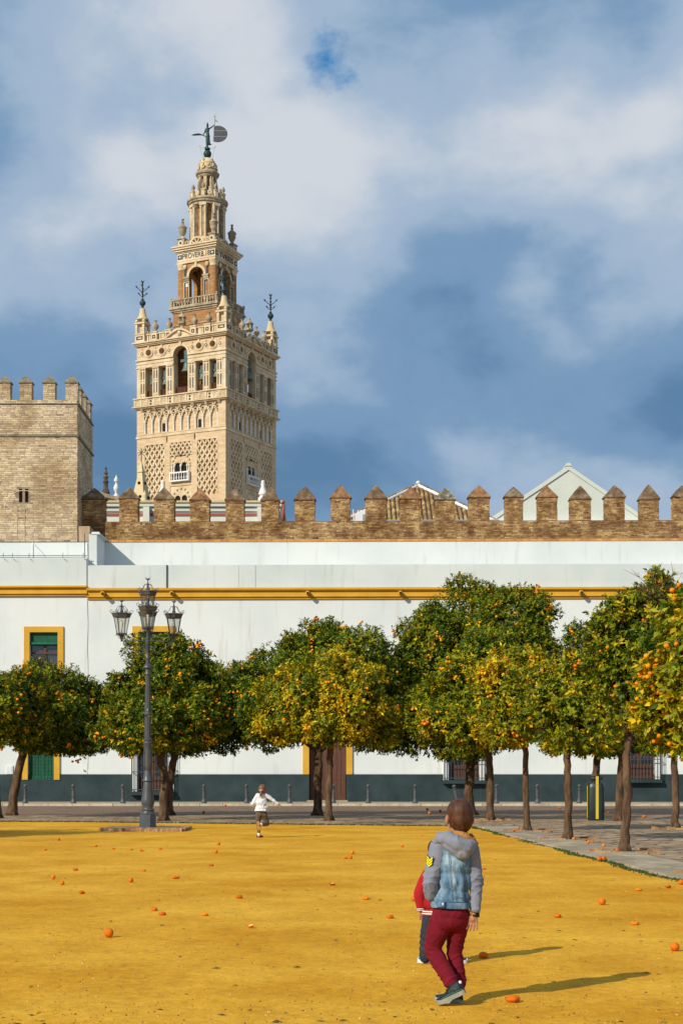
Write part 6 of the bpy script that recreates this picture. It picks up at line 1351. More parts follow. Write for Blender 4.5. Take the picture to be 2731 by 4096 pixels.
def drop(kind, px, py, label, group, r=None, z=0.012, m=None):
    x, Y = ground_xy(px, py); rr = r or 0.036*random.uniform(0.85, 1.1)
    if kind == 'w': me = fo_me; zz_ = rr*0.92
    elif kind == 's': me = random.choice(sq); zz_ = rr*0.52
    else: me = None
    if me is not None:
        o = bpy.data.objects.new('fallen_orange', me); C.objects.link(o); o.location = (x, Y, z+zz_); o.scale = (rr, rr, rr); o.rotation_euler = (0, 0, random.random()*6.28) if kind == 's' else (random.random()*6, random.random()*6, 0); tag(o, label, 'orange', group)
        if kind == 'w' and random.random() < 0: pass
    else:
        b = random.choice(bw3); o = thing('orange_peel', label, 'orange peel', (x, Y, z+rr*0.8), random.random()*6, group); o.scale = (rr, rr, rr); o.rotation_euler = (jit(0.3), jit(0.3), random.random()*6); obj('rind', b[0], None, o); obj('flesh', b[1], None, o)
        obj_ = o
    return o
A1 = lambda x, y: (x*0.8712, 3270+y*0.8712)
A2 = lambda x, y: (1366+x*0.8705, 3270+y*0.8705)
gW, gS, gP = 'whole oranges fallen on the sand', 'squashed oranges on the sand', 'opened orange peels on the sand'
lW, lS, lP = 'whole orange fallen on the yellow sand', 'flattened split orange lying on the yellow sand', 'open orange peel with pale inside on the yellow sand'
for p in ((271, 109), (245, 288), (287, 315), (602, 302), (1004, 130), (992, 167)): drop('w', *A1(*p), lW, gW)
drop('w', *A1(501, 557), 'largest whole orange with a bruised top, alone on the sand', None, 0.043)
for p in ((210, 153), (440, 137), (603, 153), (660, 250), (809, 286), (942, 457), (707, 434), (748, 454), (1100, 376), (970, 227), (735, 150), (652, 159), (520, 149), (347, 248)): drop('s', *A1(*p), lS, gS)
for p in ((377, 356), (1148, 514), (1524, 316), (1045, 28)): drop('p', *A1(*p), lP, gP)
for p in ((49, 172), (41, 195), (277, 140), (332, 390), (1529, 621)): drop('w', *A2(*p), lW, gW)
drop('w', *A2(1558, 313), 'yellow unripe orange resting on the grass seam', None, 0.037)
for p in ((1182, 204), (1203, 201)): drop('w', *A2(*p), 'one of two oranges touching each other at the edge of the slabs', 'pair of oranges by the slabs', 0.042)
drop('w', *A2(1195, 407), 'whole orange with a dark dent on the open sand', None, 0.042)
for p in ((18, 193), (113, 382), (222, 470), (650, 243), (990, 465), (1345, 500), (1363, 342)): drop('s', *A2(*p), lS, gS, 0.036)
for p in ((1499, 329),): drop('p', *A2(*p), lP, gP)
drop('s', *A2(785, 858), 'large burst orange lying in front of the boy in denim', None, 0.041)
drop('s', *A2(650, 652), 'brownish rotten orange lying in the small child\'s shadow', None, 0.045)
for p in ((790, 73), (1065, 112), (1132, 129), (1265, 169), (1203, 143), (812, 60)): drop('w', *A2(*p), 'orange lying on the slabs near the tree trunks', 'oranges on the slabs by the trunks', 0.038, 0.035)
for p in ((1708, 3243), (1760, 3251), (1717, 3259), (2238, 3238), (2430, 3256), (2574, 3274), (902, 3226), (815, 3256)): drop('w', *p, 'red-orange fruit lying on the cobbled road before the kerb', 'oranges on the cobbled road', 0.06, 0.012)
# dry leaves and crumbs
mb = MB(); rl = random.Random(5)
for i in range(900):
    Y = 8.6+36*rl.random()**1.6; x = rl.uniform(-0.23, 0.23)*Y
    if x > sand_edge(Y)-0.1 and rl.random() < 0.5: continue
    s = rl.choice((0.005, 0.007, 0.010, 0.014, 0.022, 0.034 if rl.random() < 0.4 else 0.008)); an = rl.random()*6.28; c, q = math.cos(an), math.sin(an); h = s*rl.uniform(0.1, 0.45); z = 0.014
    if x > sand_edge(Y): z = 0.05
    mb.add([(x-c*s, Y-q*s, z), (x-q*s*0.45, Y+c*s*0.45, z+h), (x+c*s, Y+q*s, z+h*0.3), (x+q*s*0.45, Y-c*s*0.45, z+0.004)], [(0, 1, 2), (0, 2, 3)])
stuff(tag(mb.build('leaf_litter', 'litter', fix=False), 'dry leaves and crumbs scattered over the sand', 'leaf litter'))

# grit and pebbles
mb = MB(); rl = random.Random(9)
for i in range(7000):
    Y = 8.5+26*rl.random()**2.0; x = rl.uniform(-0.24, 0.24)*Y
    if x > sand_edge(Y)-0.05: continue
    s = rl.choice((0.003, 0.004, 0.005, 0.007, 0.010)); a = rl.random()*6.28; p = [(x+s*math.cos(a+k*2.09)*rl.uniform(0.7, 1.3), Y+s*math.sin(a+k*2.09)*rl.uniform(0.7, 1.3), 0.010) for k in range(3)]+[(x, Y, 0.012+s*rl.uniform(0.6, 1.2))]
    mb.add(p, [(0, 1, 3), (1, 2, 3), (2, 0, 3)])
stuff(tag(mb.build('sand_grit', 'grit', fix=False), 'small pebbles and grit sprinkled over the sand', 'grit'))
# ================================================================== people
def loft_shoe(parent, heel, toe, upv, L=None, m='shoe_navy', ms='sole', sc=1.0, piping=None, tab=None, name='shoe'):
    heel, toe = Vector(heel), Vector(toe); X = (toe-heel); L = L or X.length; X.normalize(); Zv = Vector(upv); Zv = (Zv-X*Zv.dot(X)).normalized(); Yv = Zv.cross(X)
    Wd = [(0, .016), (.04, .027), (.15, .034), (.4, .031), (.62, .040), (.8, .041), (.93, .030), (1, .012)]; Hh = [(0, .075), (.06, .088), (.2, .088), (.34, .086), (.48, .066), (.65, .052), (.82, .044), (.94, .034), (1, .022)]
    ip = lambda t, tab_: np.interp(t, [a for a, b in tab_], [b for a, b in tab_])
    P = lambda x, y, z: tuple(heel+X*x+Yv*y+Zv*z)
    n, k = 18, 12; up = MB(); so_ = MB(); vu, vs_ = [], []
    for i in range(n+1):
        t = i/n; w = ip(t, Wd)*sc; h = ip(t, Hh)*sc; spring = 0.012*sc*max(0, (t-0.75)/0.25)**2
        for j in range(k+1): a = math.pi*j/k; vu.append(P(t*L, w*math.cos(a)*(1-0.25*math.sin(a)**2), 0.018*sc+spring+(h-0.018*sc)*math.sin(a)))
        wb = w+0.005*sc
        vs_ += [P(t*L, wb, spring), P(t*L, wb, 0.027*sc+spring), P(t*L, -wb, 0.027*sc+spring), P(t*L, -wb, spring)]
    q = k+1; up.add(vu, [(i*q+j, i*q+j+1, (i+1)*q+j+1, (i+1)*q+j) for i in range(n) for j in range(k)]+[tuple(range(q)), tuple(range(n*q+k, n*q-1, -1))]+[(i*q, (i+1)*q, (i+1)*q+k, i*q+k) for i in range(n)])
    so_.add(vs_, [(i*4+j, i*4+(j+1) % 4, (i+1)*4+(j+1) % 4, (i+1)*4+j) for i in range(n) for j in range(4)]+[(0, 3, 2, 1), (n*4, n*4+1, n*4+2, n*4+3)])
    s = up.build(name, m, parent, True); autosmooth(so_.build('sole', ms, s), 40)
    if piping:
        for sgn in (-1, 1):
            mb = MB(); mb.tube([P(t*L, sgn*ip(t, Wd)*sc*1.02, 0.034*sc) for t in np.linspace(0.02, 0.75, 10)], 0.0016*sc, 5); mb.tube([P(L*.35, sgn*.031*sc, .036*sc), P(L*.45, sgn*.031*sc, .055*sc), P(L*.3, sgn*.030*sc, .062*sc), P(L*.18, sgn*.031*sc, .045*sc)], 0.0014*sc, 5); mb.build('piping', piping, s)
    if tab: mb = MB(); mb.ball(P(0.004, 0, 0.072*sc), (0.012*sc, 0.014*sc, 0.012*sc), 8, 6); mb.build('heel_tab', tab, s, True)
    for t_ in (0.42, 0.52): mb = MB(); mb.tube([P(t_*L, -0.028*sc, 0.045*sc), P(t_*L, 0, ip(t_, Hh)*sc+0.003), P(t_*L, 0.028*sc, 0.045*sc)], 0.006*sc, 6); mb.build('strap', 'black', s, True)
    return s
def hand(mb, wrist, tip_dir, side_dir, s=1.0, curl=0.25):
    """palm and five fingers; side_dir points to the thumb side"""
    w = Vector(wrist); d = Vector(tip_dir).normalized(); sd = Vector(side_dir); sd = (sd-d*sd.dot(d)).normalized(); nn = d.cross(sd)
    cap(mb, w, 0.017*s, w+d*0.03*s, 0.02*s)
    for q, f in enumerate((1.5, 0.5, -0.5, -1.5)):
        b = w+d*(0.052-0.003*abs(f))*s+sd*f*0.0165*s; cap(mb, w+d*0.018*s+sd*f*0.010*s, 0.0115*s, b, 0.0088*s, 10)
        L = (0.047, 0.052, 0.048, 0.038)[q]*s; p1 = b+(d+sd*f*0.13)*L*0.5+nn*curl*0.012*s; p2 = p1+(d+sd*f*0.10)*L*0.5+nn*curl*0.022*s; cap(mb, b, 0.0078*s, p1, 0.0072*s, 10); cap(mb, p1, 0.0072*s, p2, 0.0062*s, 10)
    t0 = w+d*0.012*s+sd*0.016*s; t1 = t0+(d*0.6+sd*0.8).normalized()*0.026*s; t2 = t1+(d*0.95+sd*0.25).normalized()*0.024*s; cap(mb, t0, 0.0105*s, t1, 0.0095*s, 10); cap(mb, t1, 0.0095*s, t2, 0.0075*s, 10)
def head(mb, c, fwd, s=1.0):
    """skull, jaw, nose, lips and ears in the body mesh"""
    c = Vector(c); f = Vector(fwd).normalized(); rt = f.cross(Vector((0, 0, 1))).normalized(); ro = Matrix((rt, f, Vector((0, 0, 1)))).transposed()
    q = lambda a, b, z: c+rt*a*s+f*b*s+Vector((0, 0, z*s))
    mb.ball(q(0, -0.01, 0.012), (0.076*s, 0.092*s, 0.088*s), 20, 14, ro); mb.ball(q(0, 0.030, -0.045), (0.056*s, 0.058*s, 0.058*s), 16, 10, ro); mb.ball(q(0, 0.068, -0.078), (0.024*s, 0.02*s, 0.02*s), 10, 8, ro)
    cap(mb, q(0, 0.083, 0.005), 0.009*s, q(0, 0.098, -0.024), 0.012*s, 10); cap(mb, q(-0.018, 0.080, -0.055), 0.008*s, q(0.018, 0.080, -0.055), 0.008*s, 8); cap(mb, q(-0.035, 0.072, 0.022), 0.012*s, q(0.035, 0.072, 0.022), 0.012*s, 8)
    for sg in (-1, 1): mb.ball(q(sg*0.080, -0.008, -0.018), (0.013*s, 0.020*s, 0.030*s), 10, 8, ro @ Matrix.Rotation(sg*0.35, 3, 'Z'))
    return q, ro
def face(parent, q, ro, s=1.0):
    for sg in (-1, 1): mb = MB(); mb.ball(q(sg*0.030, 0.078, 0.0), (0.012*s, 0.008*s, 0.008*s), 10, 6, ro); mb.ball(q(sg*0.030, 0.084, 0.0), (0.005*s, 0.004*s, 0.005*s), 8, 6, ro); mb.build('eye', 'eye_white' if False else 'black', parent, True)
def garment(mb, name, m, parent, voxel, sm=5, noise=0.0, seed=0, folds=None):
    me = remesh(mb, voxel, sm, name); nv = len(me.vertices); co = np.empty(nv*3, np.float32); me.vertices.foreach_get('co', co); co = co.reshape(-1, 3)
    no = np.empty(nv*3, np.float32); me.vertices.foreach_get('normal', no); no = no.reshape(-1, 3)
    if noise > 0:
        r = np.random.default_rng(seed); d = np.zeros(nv)
        for _ in range(16):
            k = r.normal(size=3)*np.array([26, 26, 36]); d += np.sin(co @ k+r.uniform(0, 6.28))
        co = co+no*(d/4*noise)[:, None]
    if folds is not None: co = co+no*folds(co)[:, None]
    me.vertices.foreach_set('co', co.astype(np.float32).ravel()); me.update()
    return obj(name, me, m, parent)
# ---------------------------------------------------------------- boy in denim jacket
BY0 = 9.5
def BP(x, y, dy=0.0): Y = BY0+dy; return Vector((PX(1600+0.402*x, Y), Y, PZ(3150+0.4022*y, Y)))
boy = thing('person', 'child in denim jacket with grey hood and dark red trousers walking over the sand', 'person', (0, 0, 0))
fw = Vector((-0.30, 0.95, 0)).normalized()
mb = MB(); q, ro = head(mb, BP(585, 290, 0.0), fw, 1.02)
chain(mb, [(BP(572, 360, .01), .047), (BP(560, 450, .01), .043), (BP(550, 540, .02), .055)])
chain(mb, [(BP(430, 590, .02), .045), (BP(650, 600, .02), .045)]); mb.ball(BP(545, 720, .02), (.10, .07, .11), 16, 10); mb.ball(BP(535, 950, .02), (.095, .068, .13), 16, 10); mb.ball(BP(505, 1230, .02), (.098, .075, .08), 16, 10)
chain(mb, [(BP(395, 610, .01), .040), (BP(300, 960, -.02), .032), (BP(345, 1100, .08), .024)]); hand(mb, BP(352, 1115, .10), (0.3, 0.8, -0.3), (0.2, 0.3, 1), 0.85)
chain(mb, [(BP(700, 640, .01), .040), (BP(752, 910, .01), .031), (BP(738, 1220, -.01), .022)]); hand(mb, BP(730, 1262, -.012), (-0.10, 0.0, -1), (-1, 0.25, 0), 0.98, -0.3)
chain(mb, [(BP(430, 1300, .02), .060), (BP(330, 1600, .04), .045), (BP(500, 1925, -.04), .034), (BP(575, 1990, -.07), .03)]); chain(mb, [(BP(575, 1300, .03), .058), (BP(550, 1620, .08), .042), (BP(575, 1950, .06), .034), (BP(570, 2070, .05), .03)])
bo = obj('body', remesh(mb, 0.0036, 3, 'body'), 'skin', boy); face(boy, q, ro, 1.02)
# hair: cap over the skull, short at the nape
mb = MB(); c = q(0, -0.018, 0.026); mb.ball(c, (.083, .095, .088), 24, 16, ro); mb.ball(q(0, -0.030, -0.010), (.079, .082, .082), 24, 14, ro); mb.ball(q(0, -0.045, -0.045), (.062, .054, .056), 18, 12, ro)
garment(mb, 'hair', 'hair', boy, 0.0055, 14, 0.0008, 1)
# jacket body, waistband, seams
def crease(co, k, ph, amp): s_ = np.sin(co @ np.array(k)+ph+1.3*np.sin(co @ np.array([31., 17., -23.])+ph)); return amp*(np.abs(s_)**0.6*np.sign(s_))
def ridge(co, k, ph, amp, wp=1.6): q_ = co @ np.array(k)+ph+wp*np.sin(co @ np.array([23., -14., 19.])+ph*2)+0.7*np.sin(co @ np.array([-41., 37., 29.])+ph); return amp*((1-np.abs(np.sin(q_)))**2*2-0.55)
mb = MB(); mb.ball(BP(548, 640, .015), (.118, .082, .085), 22, 12); mb.ball(BP(545, 760, .01), (.116, .090, .11), 22, 12); mb.ball(BP(535, 930, .01), (.106, .086, .12), 22, 12); mb.ball(BP(515, 1080, .01), (.113, .088, .075), 22, 12); mb.ball(BP(505, 1120, .01), (.115, .09, .05), 22, 12)
for sx, a in ((1, BP(420, 600, .015)), (-1, BP(680, 610, .015))): mb.ball(a, (.055, .06, .055), 14, 10)
def jf(co):
    t = np.arctan2(co[:, 1]-BY0, co[:, 0]-BP(530, 0)[0]); z = co[:, 2]; return 0.0035*np.sin(t*9+z*22+1.5*np.sin(z*30))*np.clip((1.0-z)*4, 0, 1)+ridge(co, (30., 0., 14.), 0.3, 0.0035)*np.clip((1.05-z)*5, 0, 1)+ridge(co, (12., 0., 44.), 1.3, 0.003)*np.clip((0.78-z)*8, 0, 1)
jk = garment(mb, 'jacket', 'denim', boy, 0.0048, 7, 0.0006, 2, jf)
def oval(mb, c, rx, ry, z0, z1, tilt=0.0, th=0.006, n=40, a0=0, a1=2*math.pi):
    vs_ = []; 
    for i in range(n+1):
        a = a0+(a1-a0)*i/n
        for rr, z in ((1, z0), (1.03, (z0+z1)/2), (1, z1), (0.93, z1), (0.93, z0)): x = c[0]+rx*rr*math.cos(a); vs_.append((x, c[1]+ry*rr*math.sin(a), z+tilt*(x-c[0])))
    mb.add(vs_, [(i*5+j, (i+1)*5+j, (i+1)*5+(j+1) % 5, i*5+(j+1) % 5) for i in range(n) for j in range(5)])
wbz0, wbz1 = BP(0, 1196)[2], BP(0, 1135)[2]; wc = BP(505, 1160, .01)
mb = MB(); oval(mb, wc, .123, .098, wbz0, wbz1, -0.04); autosmooth(mb.build('waistband', 'denim', jk), 50)
mb = MB(); p = BP(400, 1160, -.078); mb.M = T4(p) @ rotz(-0.5); mb.box(-0.032, 0.03, -0.006, 0.004, -0.017, 0.017); tb = mb.build('waist_tab', 'denim', jk)
mb = MB(); mb.lathe(0, 0, [(0.007, 0), (0.007, 0.004), (0.004, 0.005)], 12); bt = mb.build('button', 'metal', tb); bt.matrix_local = T4(BP(425, 1165, -.088)) @ rotz(-0.4) @ Matrix.Rotation(math.pi/2, 4, 'X')
def seam(pts, w=0.0022, m='denim_dark', name='seam'):
    """pull each point to the jacket surface along y"""
    jm = jk.data; out = []
    from mathutils.bvhtree import BVHTree
    global _bvh
    try: _bvh
    except NameError: _bvh = BVHTree.FromPolygons([v.co.copy() for v in jm.vertices], [tuple(p.vertices) for p in jm.polygons])
    for p_ in pts:
        h = _bvh.ray_cast(Vector((p_[0], BY0-0.6, p_[2])), Vector((0, 1, 0)))
        if h[0] is not None: out.append(h[0]+Vector((0, -0.0005, 0)))
    if len(out) > 1: mb = MB(); mb.tube(out, w, 6); mb.build(name, m, jk, True)
seam([BP(470+i*2.2, 620+i*26) for i in range(20)]); seam([BP(484+i*2.0, 620+i*26) for i in range(20)]); seam([BP(612+i*0.6, 720+i*22) for i in range(19)], 0.0018); seam([BP(405+i*4.5, 575+i*1) for i in range(14)], 0.002)
seam([BP(340+i*18, 1125+i*0.5) for i in range(20)], 0.0016); seam([BP(700-i*2, 700+i*20) for i in range(20)], 0.0018)
# sleeves
mb = MB(); chain(mb, [(BP(385, 600, .012), .060), (BP(345, 780, 0), .058), (BP(298, 960, -.02), .050), (BP(310, 1060, .01), .047), (BP(350, 1110, .07), .040)])
def sf(co): z = co[:, 2]; el = np.clip(1.1-np.abs(z-0.77)*6, 0.15, 1); return ridge(co, (26., 16., 34.), 0.4, 0.0042)*el+ridge(co, (-22., 12., 48.), 2.0, 0.003)*el
sl_ = garment(mb, 'sleeve', 'fleece', boy, 0.0048, 6, 0.0005, 3, sf)
mb = MB(); chain(mb, [(BP(698, 620, .015), .056), (BP(735, 800, .01), .049), (BP(752, 920, .008), .045), (BP(752, 1090, 0), .039), (BP(745, 1190, -.005), .034)]); sr_ = garment(mb, 'sleeve', 'fleece', boy, 0.0048, 6, 0.0005, 4, sf)
mb = MB(); mb.tube([BP(748, 1188, -.006), BP(744, 1215, -.008), BP(740, 1242, -.01)], [.034, .033, .030], 18); mb.build('cuff', 'fleece', sr_, True)
mb = MB(); mb.tube([BP(741, 1262, -.01), BP(738, 1282, -.01)], [.0225, .0225], 18); wt = mb.build('watch_strap', 'black', boy, True)
mb = MB(); mb.M = T4(BP(770, 1270, -.012)) @ rotz(-0.9); mb.box(-0.010, 0.010, -0.006, 0.006, -0.013, 0.013); mb.build('watch_face', 'black', wt)
# chevron patch on the upper sleeve
Mx = T4(BP(346, 748, .0)+Vector((-0.62, -0.785, 0))*0.0595) @ rotz(-0.67) @ Matrix.Rotation(0.16, 4, 'Y'); u = 0.00062
def chev(y0, y1, half, w, yy0, yy1): return MB(Mx).prism([(-half, (y0+34)*u), (0, y0*u), (half, (y0+34)*u), (half, (y1+34)*u), (0, y1*u), (-half, (y1+34)*u)], yy0, yy1)
pt = chev(-44, 44, .0225, 0, -0.002, 0.002).build('chevron_patch', 'black', sl_)
for i in range(3): chev(-39+i*28, -20+i*28, .0205, 0, -0.0035, -0.0022).build('chevron_stripe', 'chevron', pt)
# hood
mb = MB(); chain(mb, [(BP(352, 545, .0), .026), (BP(400, 505, -.035), .036), (BP(480, 505, -.07), .042), (BP(570, 560, -.098), .050), (BP(660, 590, -.09), .048), (BP(720, 560, -.05), .034), (BP(728, 560, .0), .024)])
mb.ball(BP(600, 600, -.085), (.080, .045, .058), 18, 12, Matrix.Rotation(0.25, 3, 'Y')); mb.ball(BP(622, 650, -.088), (.052, .040, .040), 16, 10); chain(mb, [(BP(470, 560, -.05), .04), (BP(590, 660, -.085), .035), (BP(680, 620, -.075), .036)])
hd = garment(mb, 'hood', 'fleece', boy, 0.0048, 8, 0.0004, 5, lambda co: ridge(co, (24., 0., 30.), 0.2, 0.0045))
mb = MB(); chain(mb, [(BP(470, 470, .03), .020), (BP(500, 455, -.035), .020), (BP(580, 462, -.062), .024), (BP(660, 500, -.085), .024), (BP(715, 530, -.075), .019), (BP(732, 530, -.03), .016), (BP(700, 480, .03), .018)]); chain(mb, [(BP(560, 455, -.045), .022), (BP(640, 475, -.05), .024)])
garment(mb, 'hood_lining', 'fur', hd, 0.005, 2, 0.0022, 6)
# trousers
mb = MB(); mb.ball(BP(505, 1250, .015), (.116, .090, .07), 20, 12); mb.ball(BP(495, 1330, .01), (.108, .088, .06), 20, 12)
chain(mb, [(BP(418, 1320, .015), .078), (BP(350, 1490, .03), .064), (BP(322, 1610, .04), .055), (BP(390, 1740, .01), .053), (BP(470, 1870, -.03), .050), (BP(505, 1935, -.045), .047)])
chain(mb, [(BP(590, 1320, .03), .072), (BP(556, 1500, .06), .056), (BP(538, 1640, .08), .050), (BP(560, 1780, .075), .049), (BP(585, 1900, .065), .046), (BP(588, 1950, .06), .043)])
def tf(co):
    z = co[:, 2]; x = co[:, 0]; return ridge(co, (24., 10., 62.), 0.7, 0.0030)*np.clip(1.15-np.abs(z-BP(0, 1640)[2])*9, 0.1, 1)+ridge(co, (-26., 10., 72.), 2.2, 0.0036)*np.clip(1-np.abs(z-BP(0, 1880)[2])*8, 0, 1)+ridge(co, (26., -14., 24.), 1.0, 0.0034)*np.clip((z-0.36)*6, 0, 1)
garment(mb, 'trousers', 'maroon', boy, 0.0048, 5, 0.0006, 7, tf)
hl = BP(652, 2040, -.10); to = BP(378, 2198, -.06); to.z = max(to.z, 0.013)
loft_shoe(boy, hl, to, (0.35, -0.15, 1), None, 'shoe_navy', 'sole', 0.98, 'lime', 'sole_white')
hl = BP(612, 2172, 0.02); tg = hl+Vector((-0.155, 0.105, 0)); hl.z = 0.013; tg.z = 0.013; loft_shoe(boy, hl, tg, (0, 0, 1), None, 'shoe_navy', 'sole', 0.98, 'lime', 'sole_white')
# ---------------------------------------------------------------- small child in red
RY0 = 11.56
def RP(x, y, dy=0.0): Y = RY0+dy; return Vector((PX(1600+0.402*x, Y), Y, PZ(3150+0.4022*y, Y)))
kid = thing('person', 'small child in a red jacket with white striped hem standing behind the denim jacket', 'person', (0, 0, 0)); fw = Vector((0.1, 1, 0))
mb = MB(); q, ro = head(mb, RP(374, 640), fw, 0.92); chain(mb, [(RP(374, 740), .04), (RP(374, 840), .045)]); mb.ball(RP(374, 980), (.085, .065, .10), 14, 10); mb.ball(RP(370, 1200), (.085, .07, .08), 14, 10)
chain(mb, [(RP(265, 880), .034), (RP(190, 1040), .028), (RP(208, 1215), .02)]); hand(mb, RP(210, 1232), (0.1, 0.1, -1), (1, 0.3, 0), 0.72)
chain(mb, [(RP(480, 880), .034), (RP(540, 1040), .028), (RP(530, 1215, .05), .02)]); hand(mb, RP(528, 1232, .05), (-0.1, 0.2, -1), (-1, 0.3, 0), 0.72)
for a in ((RP(290, 1270), RP(255, 1480), RP(245, 1690)), (RP(440, 1270), RP(520, 1480, .02), RP(560, 1690, .02))): chain(mb, [(a[0], .05), (a[1], .036), (a[2], .028)])
obj('body', remesh(mb, 0.005, 3), 'skin', kid); face(kid, q, ro, 0.92)
mb = MB(); mb.ball(q(0, -0.012, 0.028), (.076, .088, .080), 20, 14, ro); mb.ball(q(0, -0.04, -0.02), (.064, .060, .058), 16, 10, ro); garment(mb, 'hair', 'hair', kid, 0.006, 4, 0.001, 8)
mb = MB(); mb.ball(RP(372, 880), (.105, .075, .075), 18, 10); mb.ball(RP(372, 1010), (.115, .085, .10), 18, 10); mb.ball(RP(370, 1150), (.112, .085, .075), 18, 10); chain(mb, [(RP(275, 870), .05), (RP(232, 960), .05), (RP(195, 1060), .047), (RP(205, 1180), .038)]); chain(mb, [(RP(470, 870), .05), (RP(510, 960), .048), (RP(545, 1060), .045), (RP(530, 1180, .04), .036)])
jr = garment(mb, 'jacket', 'red_cloth', kid, 0.007, 4, 0.002, 9)
hc = RP(368, 1230); hu = RP(0, 1215)[2]; hd_ = RP(0, 1270)[2]
mb = MB(); oval(mb, hc, .112, .088, hd_, hu); autosmooth(mb.build('hem', 'red_cloth', jr), 50)
for f in (0.25, 0.65): mb = MB(); z = hd_+(hu-hd_)*f; oval(mb, hc, .1155, .0915, z, z+(hu-hd_)*0.22); mb.build('stripe', 'white_paint', jr, True)
for pts, rr in (((RP(206, 1188), RP(208, 1228)), .031), ((RP(530, 1188, .045), RP(529, 1228, .05)), .031)):
    mb = MB(); mb.tube(pts, rr, 14); cf = mb.build('cuff', 'red_cloth', jr, True)
    for f in (0.3, 0.65): a = pts[0].lerp(pts[1], f); b = pts[0].lerp(pts[1], f+0.16); mb = MB(); mb.tube([a, b], rr+0.0015, 14); mb.build('cuff_stripe', 'white_paint', cf, True)
mb = MB(); mb.ball(RP(368, 1270), (.10, .08, .05), 16, 10); chain(mb, [(RP(300, 1300), .065), (RP(262, 1480), .052), (RP(250, 1600), .048), (RP(248, 1690), .044)]); chain(mb, [(RP(435, 1300), .062), (RP(510, 1480, .02), .05), (RP(540, 1600, .02), .046), (RP(555, 1690, .02), .043)])
garment(mb, 'trousers', 'navy_cloth', kid, 0.007, 4, 0.0015, 10, lambda co: 0.004*np.sin(co[:, 2]*130+co[:, 0]*40)*np.clip(1-np.abs(co[:, 2]-0.16)*7, 0, 1))
hl = RP(300, 1765); hl.z = 0.013; loft_shoe(kid, hl, hl+Vector((-0.075, 0.11, 0)), (0, 0, 1), None, 'shoe_blue', 'sole_white', 0.85)
hl = RP(510, 1765, .0); hl.z = 0.013; loft_shoe(kid, hl, hl+Vector((0.115, 0.06, 0)), (0, 0, 1), None, 'shoe_navy', 'sole_white', 0.85)
# ---------------------------------------------------------------- running girl
GY0 = 35.8
def GP(x, y, dy=0.0): Y = GY0+dy; return Vector((PX(960+0.12755*x, Y), Y, PZ(3100+0.12755*y, Y)))
girl = thing('person', 'running child in white sweater and brown leggings with one arm flung out', 'person', (0, 0, 0)); fw = Vector((0.15, 1, 0))
mb = MB(); q, ro = head(mb, GP(705, 440), fw, 1.0); chain(mb, [(GP(690, 540), .042), (GP(680, 640), .05)]); mb.ball(GP(670, 760), (.10, .07, .11), 14, 10); mb.ball(GP(665, 1000), (.09, .07, .11), 14, 10); mb.ball(GP(660, 1190), (.10, .08, .08), 14, 10)
chain(mb, [(GP(540, 640), .038), (GP(385, 900), .03), (GP(440, 1000, .14), .022)]); hand(mb, GP(450, 1010, .16), (0.3, 0.9, 0.1), (0, 0, 1), 0.95)
chain(mb, [(GP(820, 640), .038), (GP(1020, 770), .03), (GP(1215, 925), .021)]); hand(mb, GP(1230, 940), (0.55, 0.1, -0.8), (-0.4, 0.5, 0.6), 1.15)
chain(mb, [(GP(590, 1220), .06), (GP(575, 1520, .04), .042), (GP(590, 1850), .03), (GP(590, 1930), .028)]); chain(mb, [(GP(755, 1220), .06), (GP(850, 1530, .10), .042), (GP(660, 1560, -.16), .03), (GP(610, 1560, -.2), .028)])
obj('body', remesh(mb, 0.006, 3), 'skin', girl); face(girl, q, ro)
mb = MB(); mb.ball(q(0, -0.02, 0.02), (.086, .098, .092), 20, 14, ro); mb.ball(q(0, -0.05, -0.03), (.075, .06, .065), 16, 10, ro); mb.ball(GP(665, 490, -.10), (.026, .03, .026), 12, 8); chain(mb, [(GP(660, 500, -.105), .026), (GP(655, 570, -.125), .032), (GP(640, 640, -.12), .022), (GP(632, 690, -.115), .008)])
garment(mb, 'hair', 'hair_light', girl, 0.007, 3, 0.002, 11)
mb = MB(); mb.tube([GP(662, 488, -.10), GP(660, 502, -.112)], .032, 12); mb.build('hair_tie', 'white_cloth', girl, True)
mb = MB(); mb.ball(GP(670, 680), (.125, .085, .085), 18, 10); mb.ball(GP(668, 850), (.135, .10, .13), 18, 10); mb.ball(GP(675, 1040), (.152, .11, .09), 18, 10); mb.lathe(GP(672, 0)[0], GY0, [(.14, GP(0, 1090)[2]), (.16, GP(0, 1128)[2]), (.15, GP(0, 1130)[2])][::-1], 20)
chain(mb, [(GP(560, 640), .055), (GP(460, 800), .05), (GP(390, 910, .0), .045), (GP(440, 985, .12), .034)]); chain(mb, [(GP(800, 640), .055), (GP(930, 715), .046), (GP(1040, 790), .040), (GP(1190, 905), .033)])
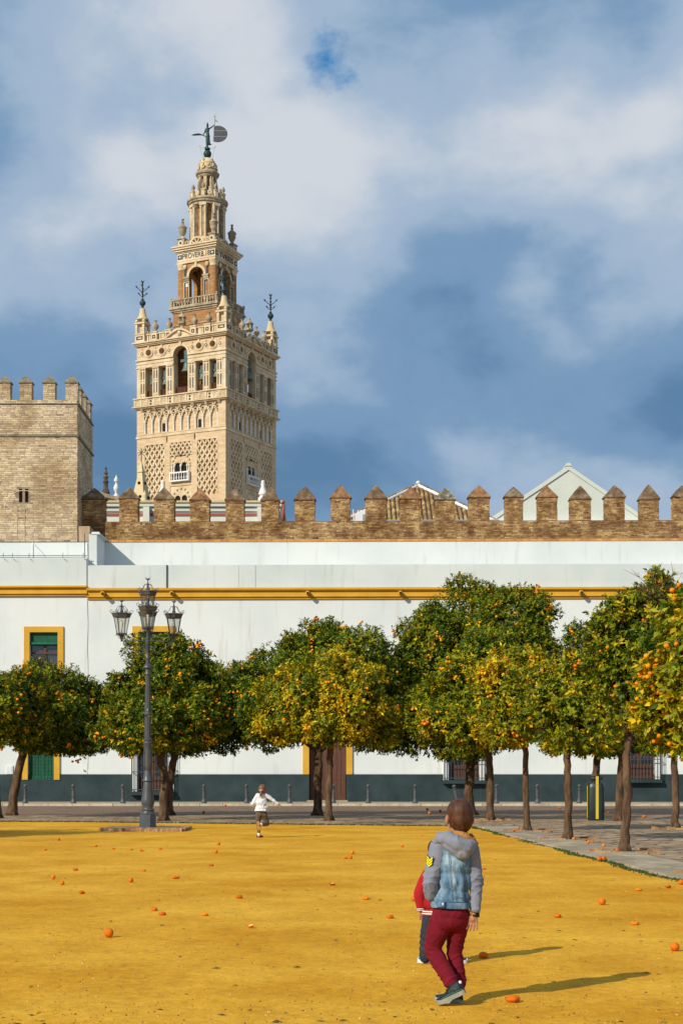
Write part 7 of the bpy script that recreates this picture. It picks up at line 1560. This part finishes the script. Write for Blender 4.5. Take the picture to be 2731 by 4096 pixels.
garment(mb, 'sweater', 'white_cloth', girl, 0.007, 5, 0.001, 12, lambda co: ridge(co, (26., 0., 6.), 0.3, 0.010)*np.clip((1.0-co[:, 2])*4, 0, 1)+ridge(co, (30., 10., 26.), 0.9, 0.006)*np.clip((co[:, 0]-GP(850, 0)[0])*12, 0, 1))
mb = MB(); oval(mb, GP(680, 590, -.005), .058, .062, GP(0, 640)[2], GP(0, 600)[2]); mb.build('collar', 'brown_cloth', girl, True)
mb = MB(); mb.ball(GP(660, 1170), (.118, .095, .075), 18, 10); mb.ball(GP(665, 1230), (.11, .09, .06), 18, 10); chain(mb, [(GP(590, 1230), .075), (GP(578, 1400, .03), .06), (GP(575, 1530, .05), .048), (GP(590, 1700, .02), .043), (GP(592, 1830), .032)]); chain(mb, [(GP(755, 1230), .078), (GP(815, 1400, .06), .066), (GP(852, 1525, .09), .055), (GP(760, 1545, -.03), .05), (GP(690, 1550, -.13), .038)])
garment(mb, 'leggings', 'brown_cloth', girl, 0.007, 4, 0.0015, 13)
mb = MB(); mb.tube([GP(590, 1820), GP(590, 1910)], .033, 12); mb.tube([GP(690, 1550, -.13), GP(640, 1550, -.19)], .033, 12); mb.build('socks', 'white_paint', girl, True)
hl = GP(545, 1985); hl.z = 0.013; loft_shoe(girl, hl, hl+Vector((0.11, 0.13, 0)), (0, 0, 1), None, 'black', 'black', 1.0)
loft_shoe(girl, GP(570, 1455, -.20), GP(600, 1745, -.16), (0.15, 1, 0), None, 'black', 'sole_tan', 0.95)

# ================================================================== put each thing's origin at its base
def rebase(root):
    lo = np.full(3, 1e9); hi = -lo
    for ch in root.children:
        if ch.type != 'MESH' or not len(ch.data.vertices): continue
        a = np.empty(len(ch.data.vertices)*3, np.float32); ch.data.vertices.foreach_get('co', a); a = a.reshape(-1, 3)+np.array(ch.location); lo = np.minimum(lo, a.min(0)); hi = np.maximum(hi, a.max(0))
    base = Vector(((lo[0]+hi[0])/2, (lo[1]+hi[1])/2, max(lo[2], 0.0)))
    root.location = root.location+base
    for ch in root.children: ch.location = ch.location-base
for o in list(C.objects):
    if o.parent is None and o.type == 'EMPTY' and o.name.split('.')[0] in ('person', 'tiled_house', 'parapet_building', 'stone_balustrade', 'roof_hut', 'gabled_building'): rebase(o)
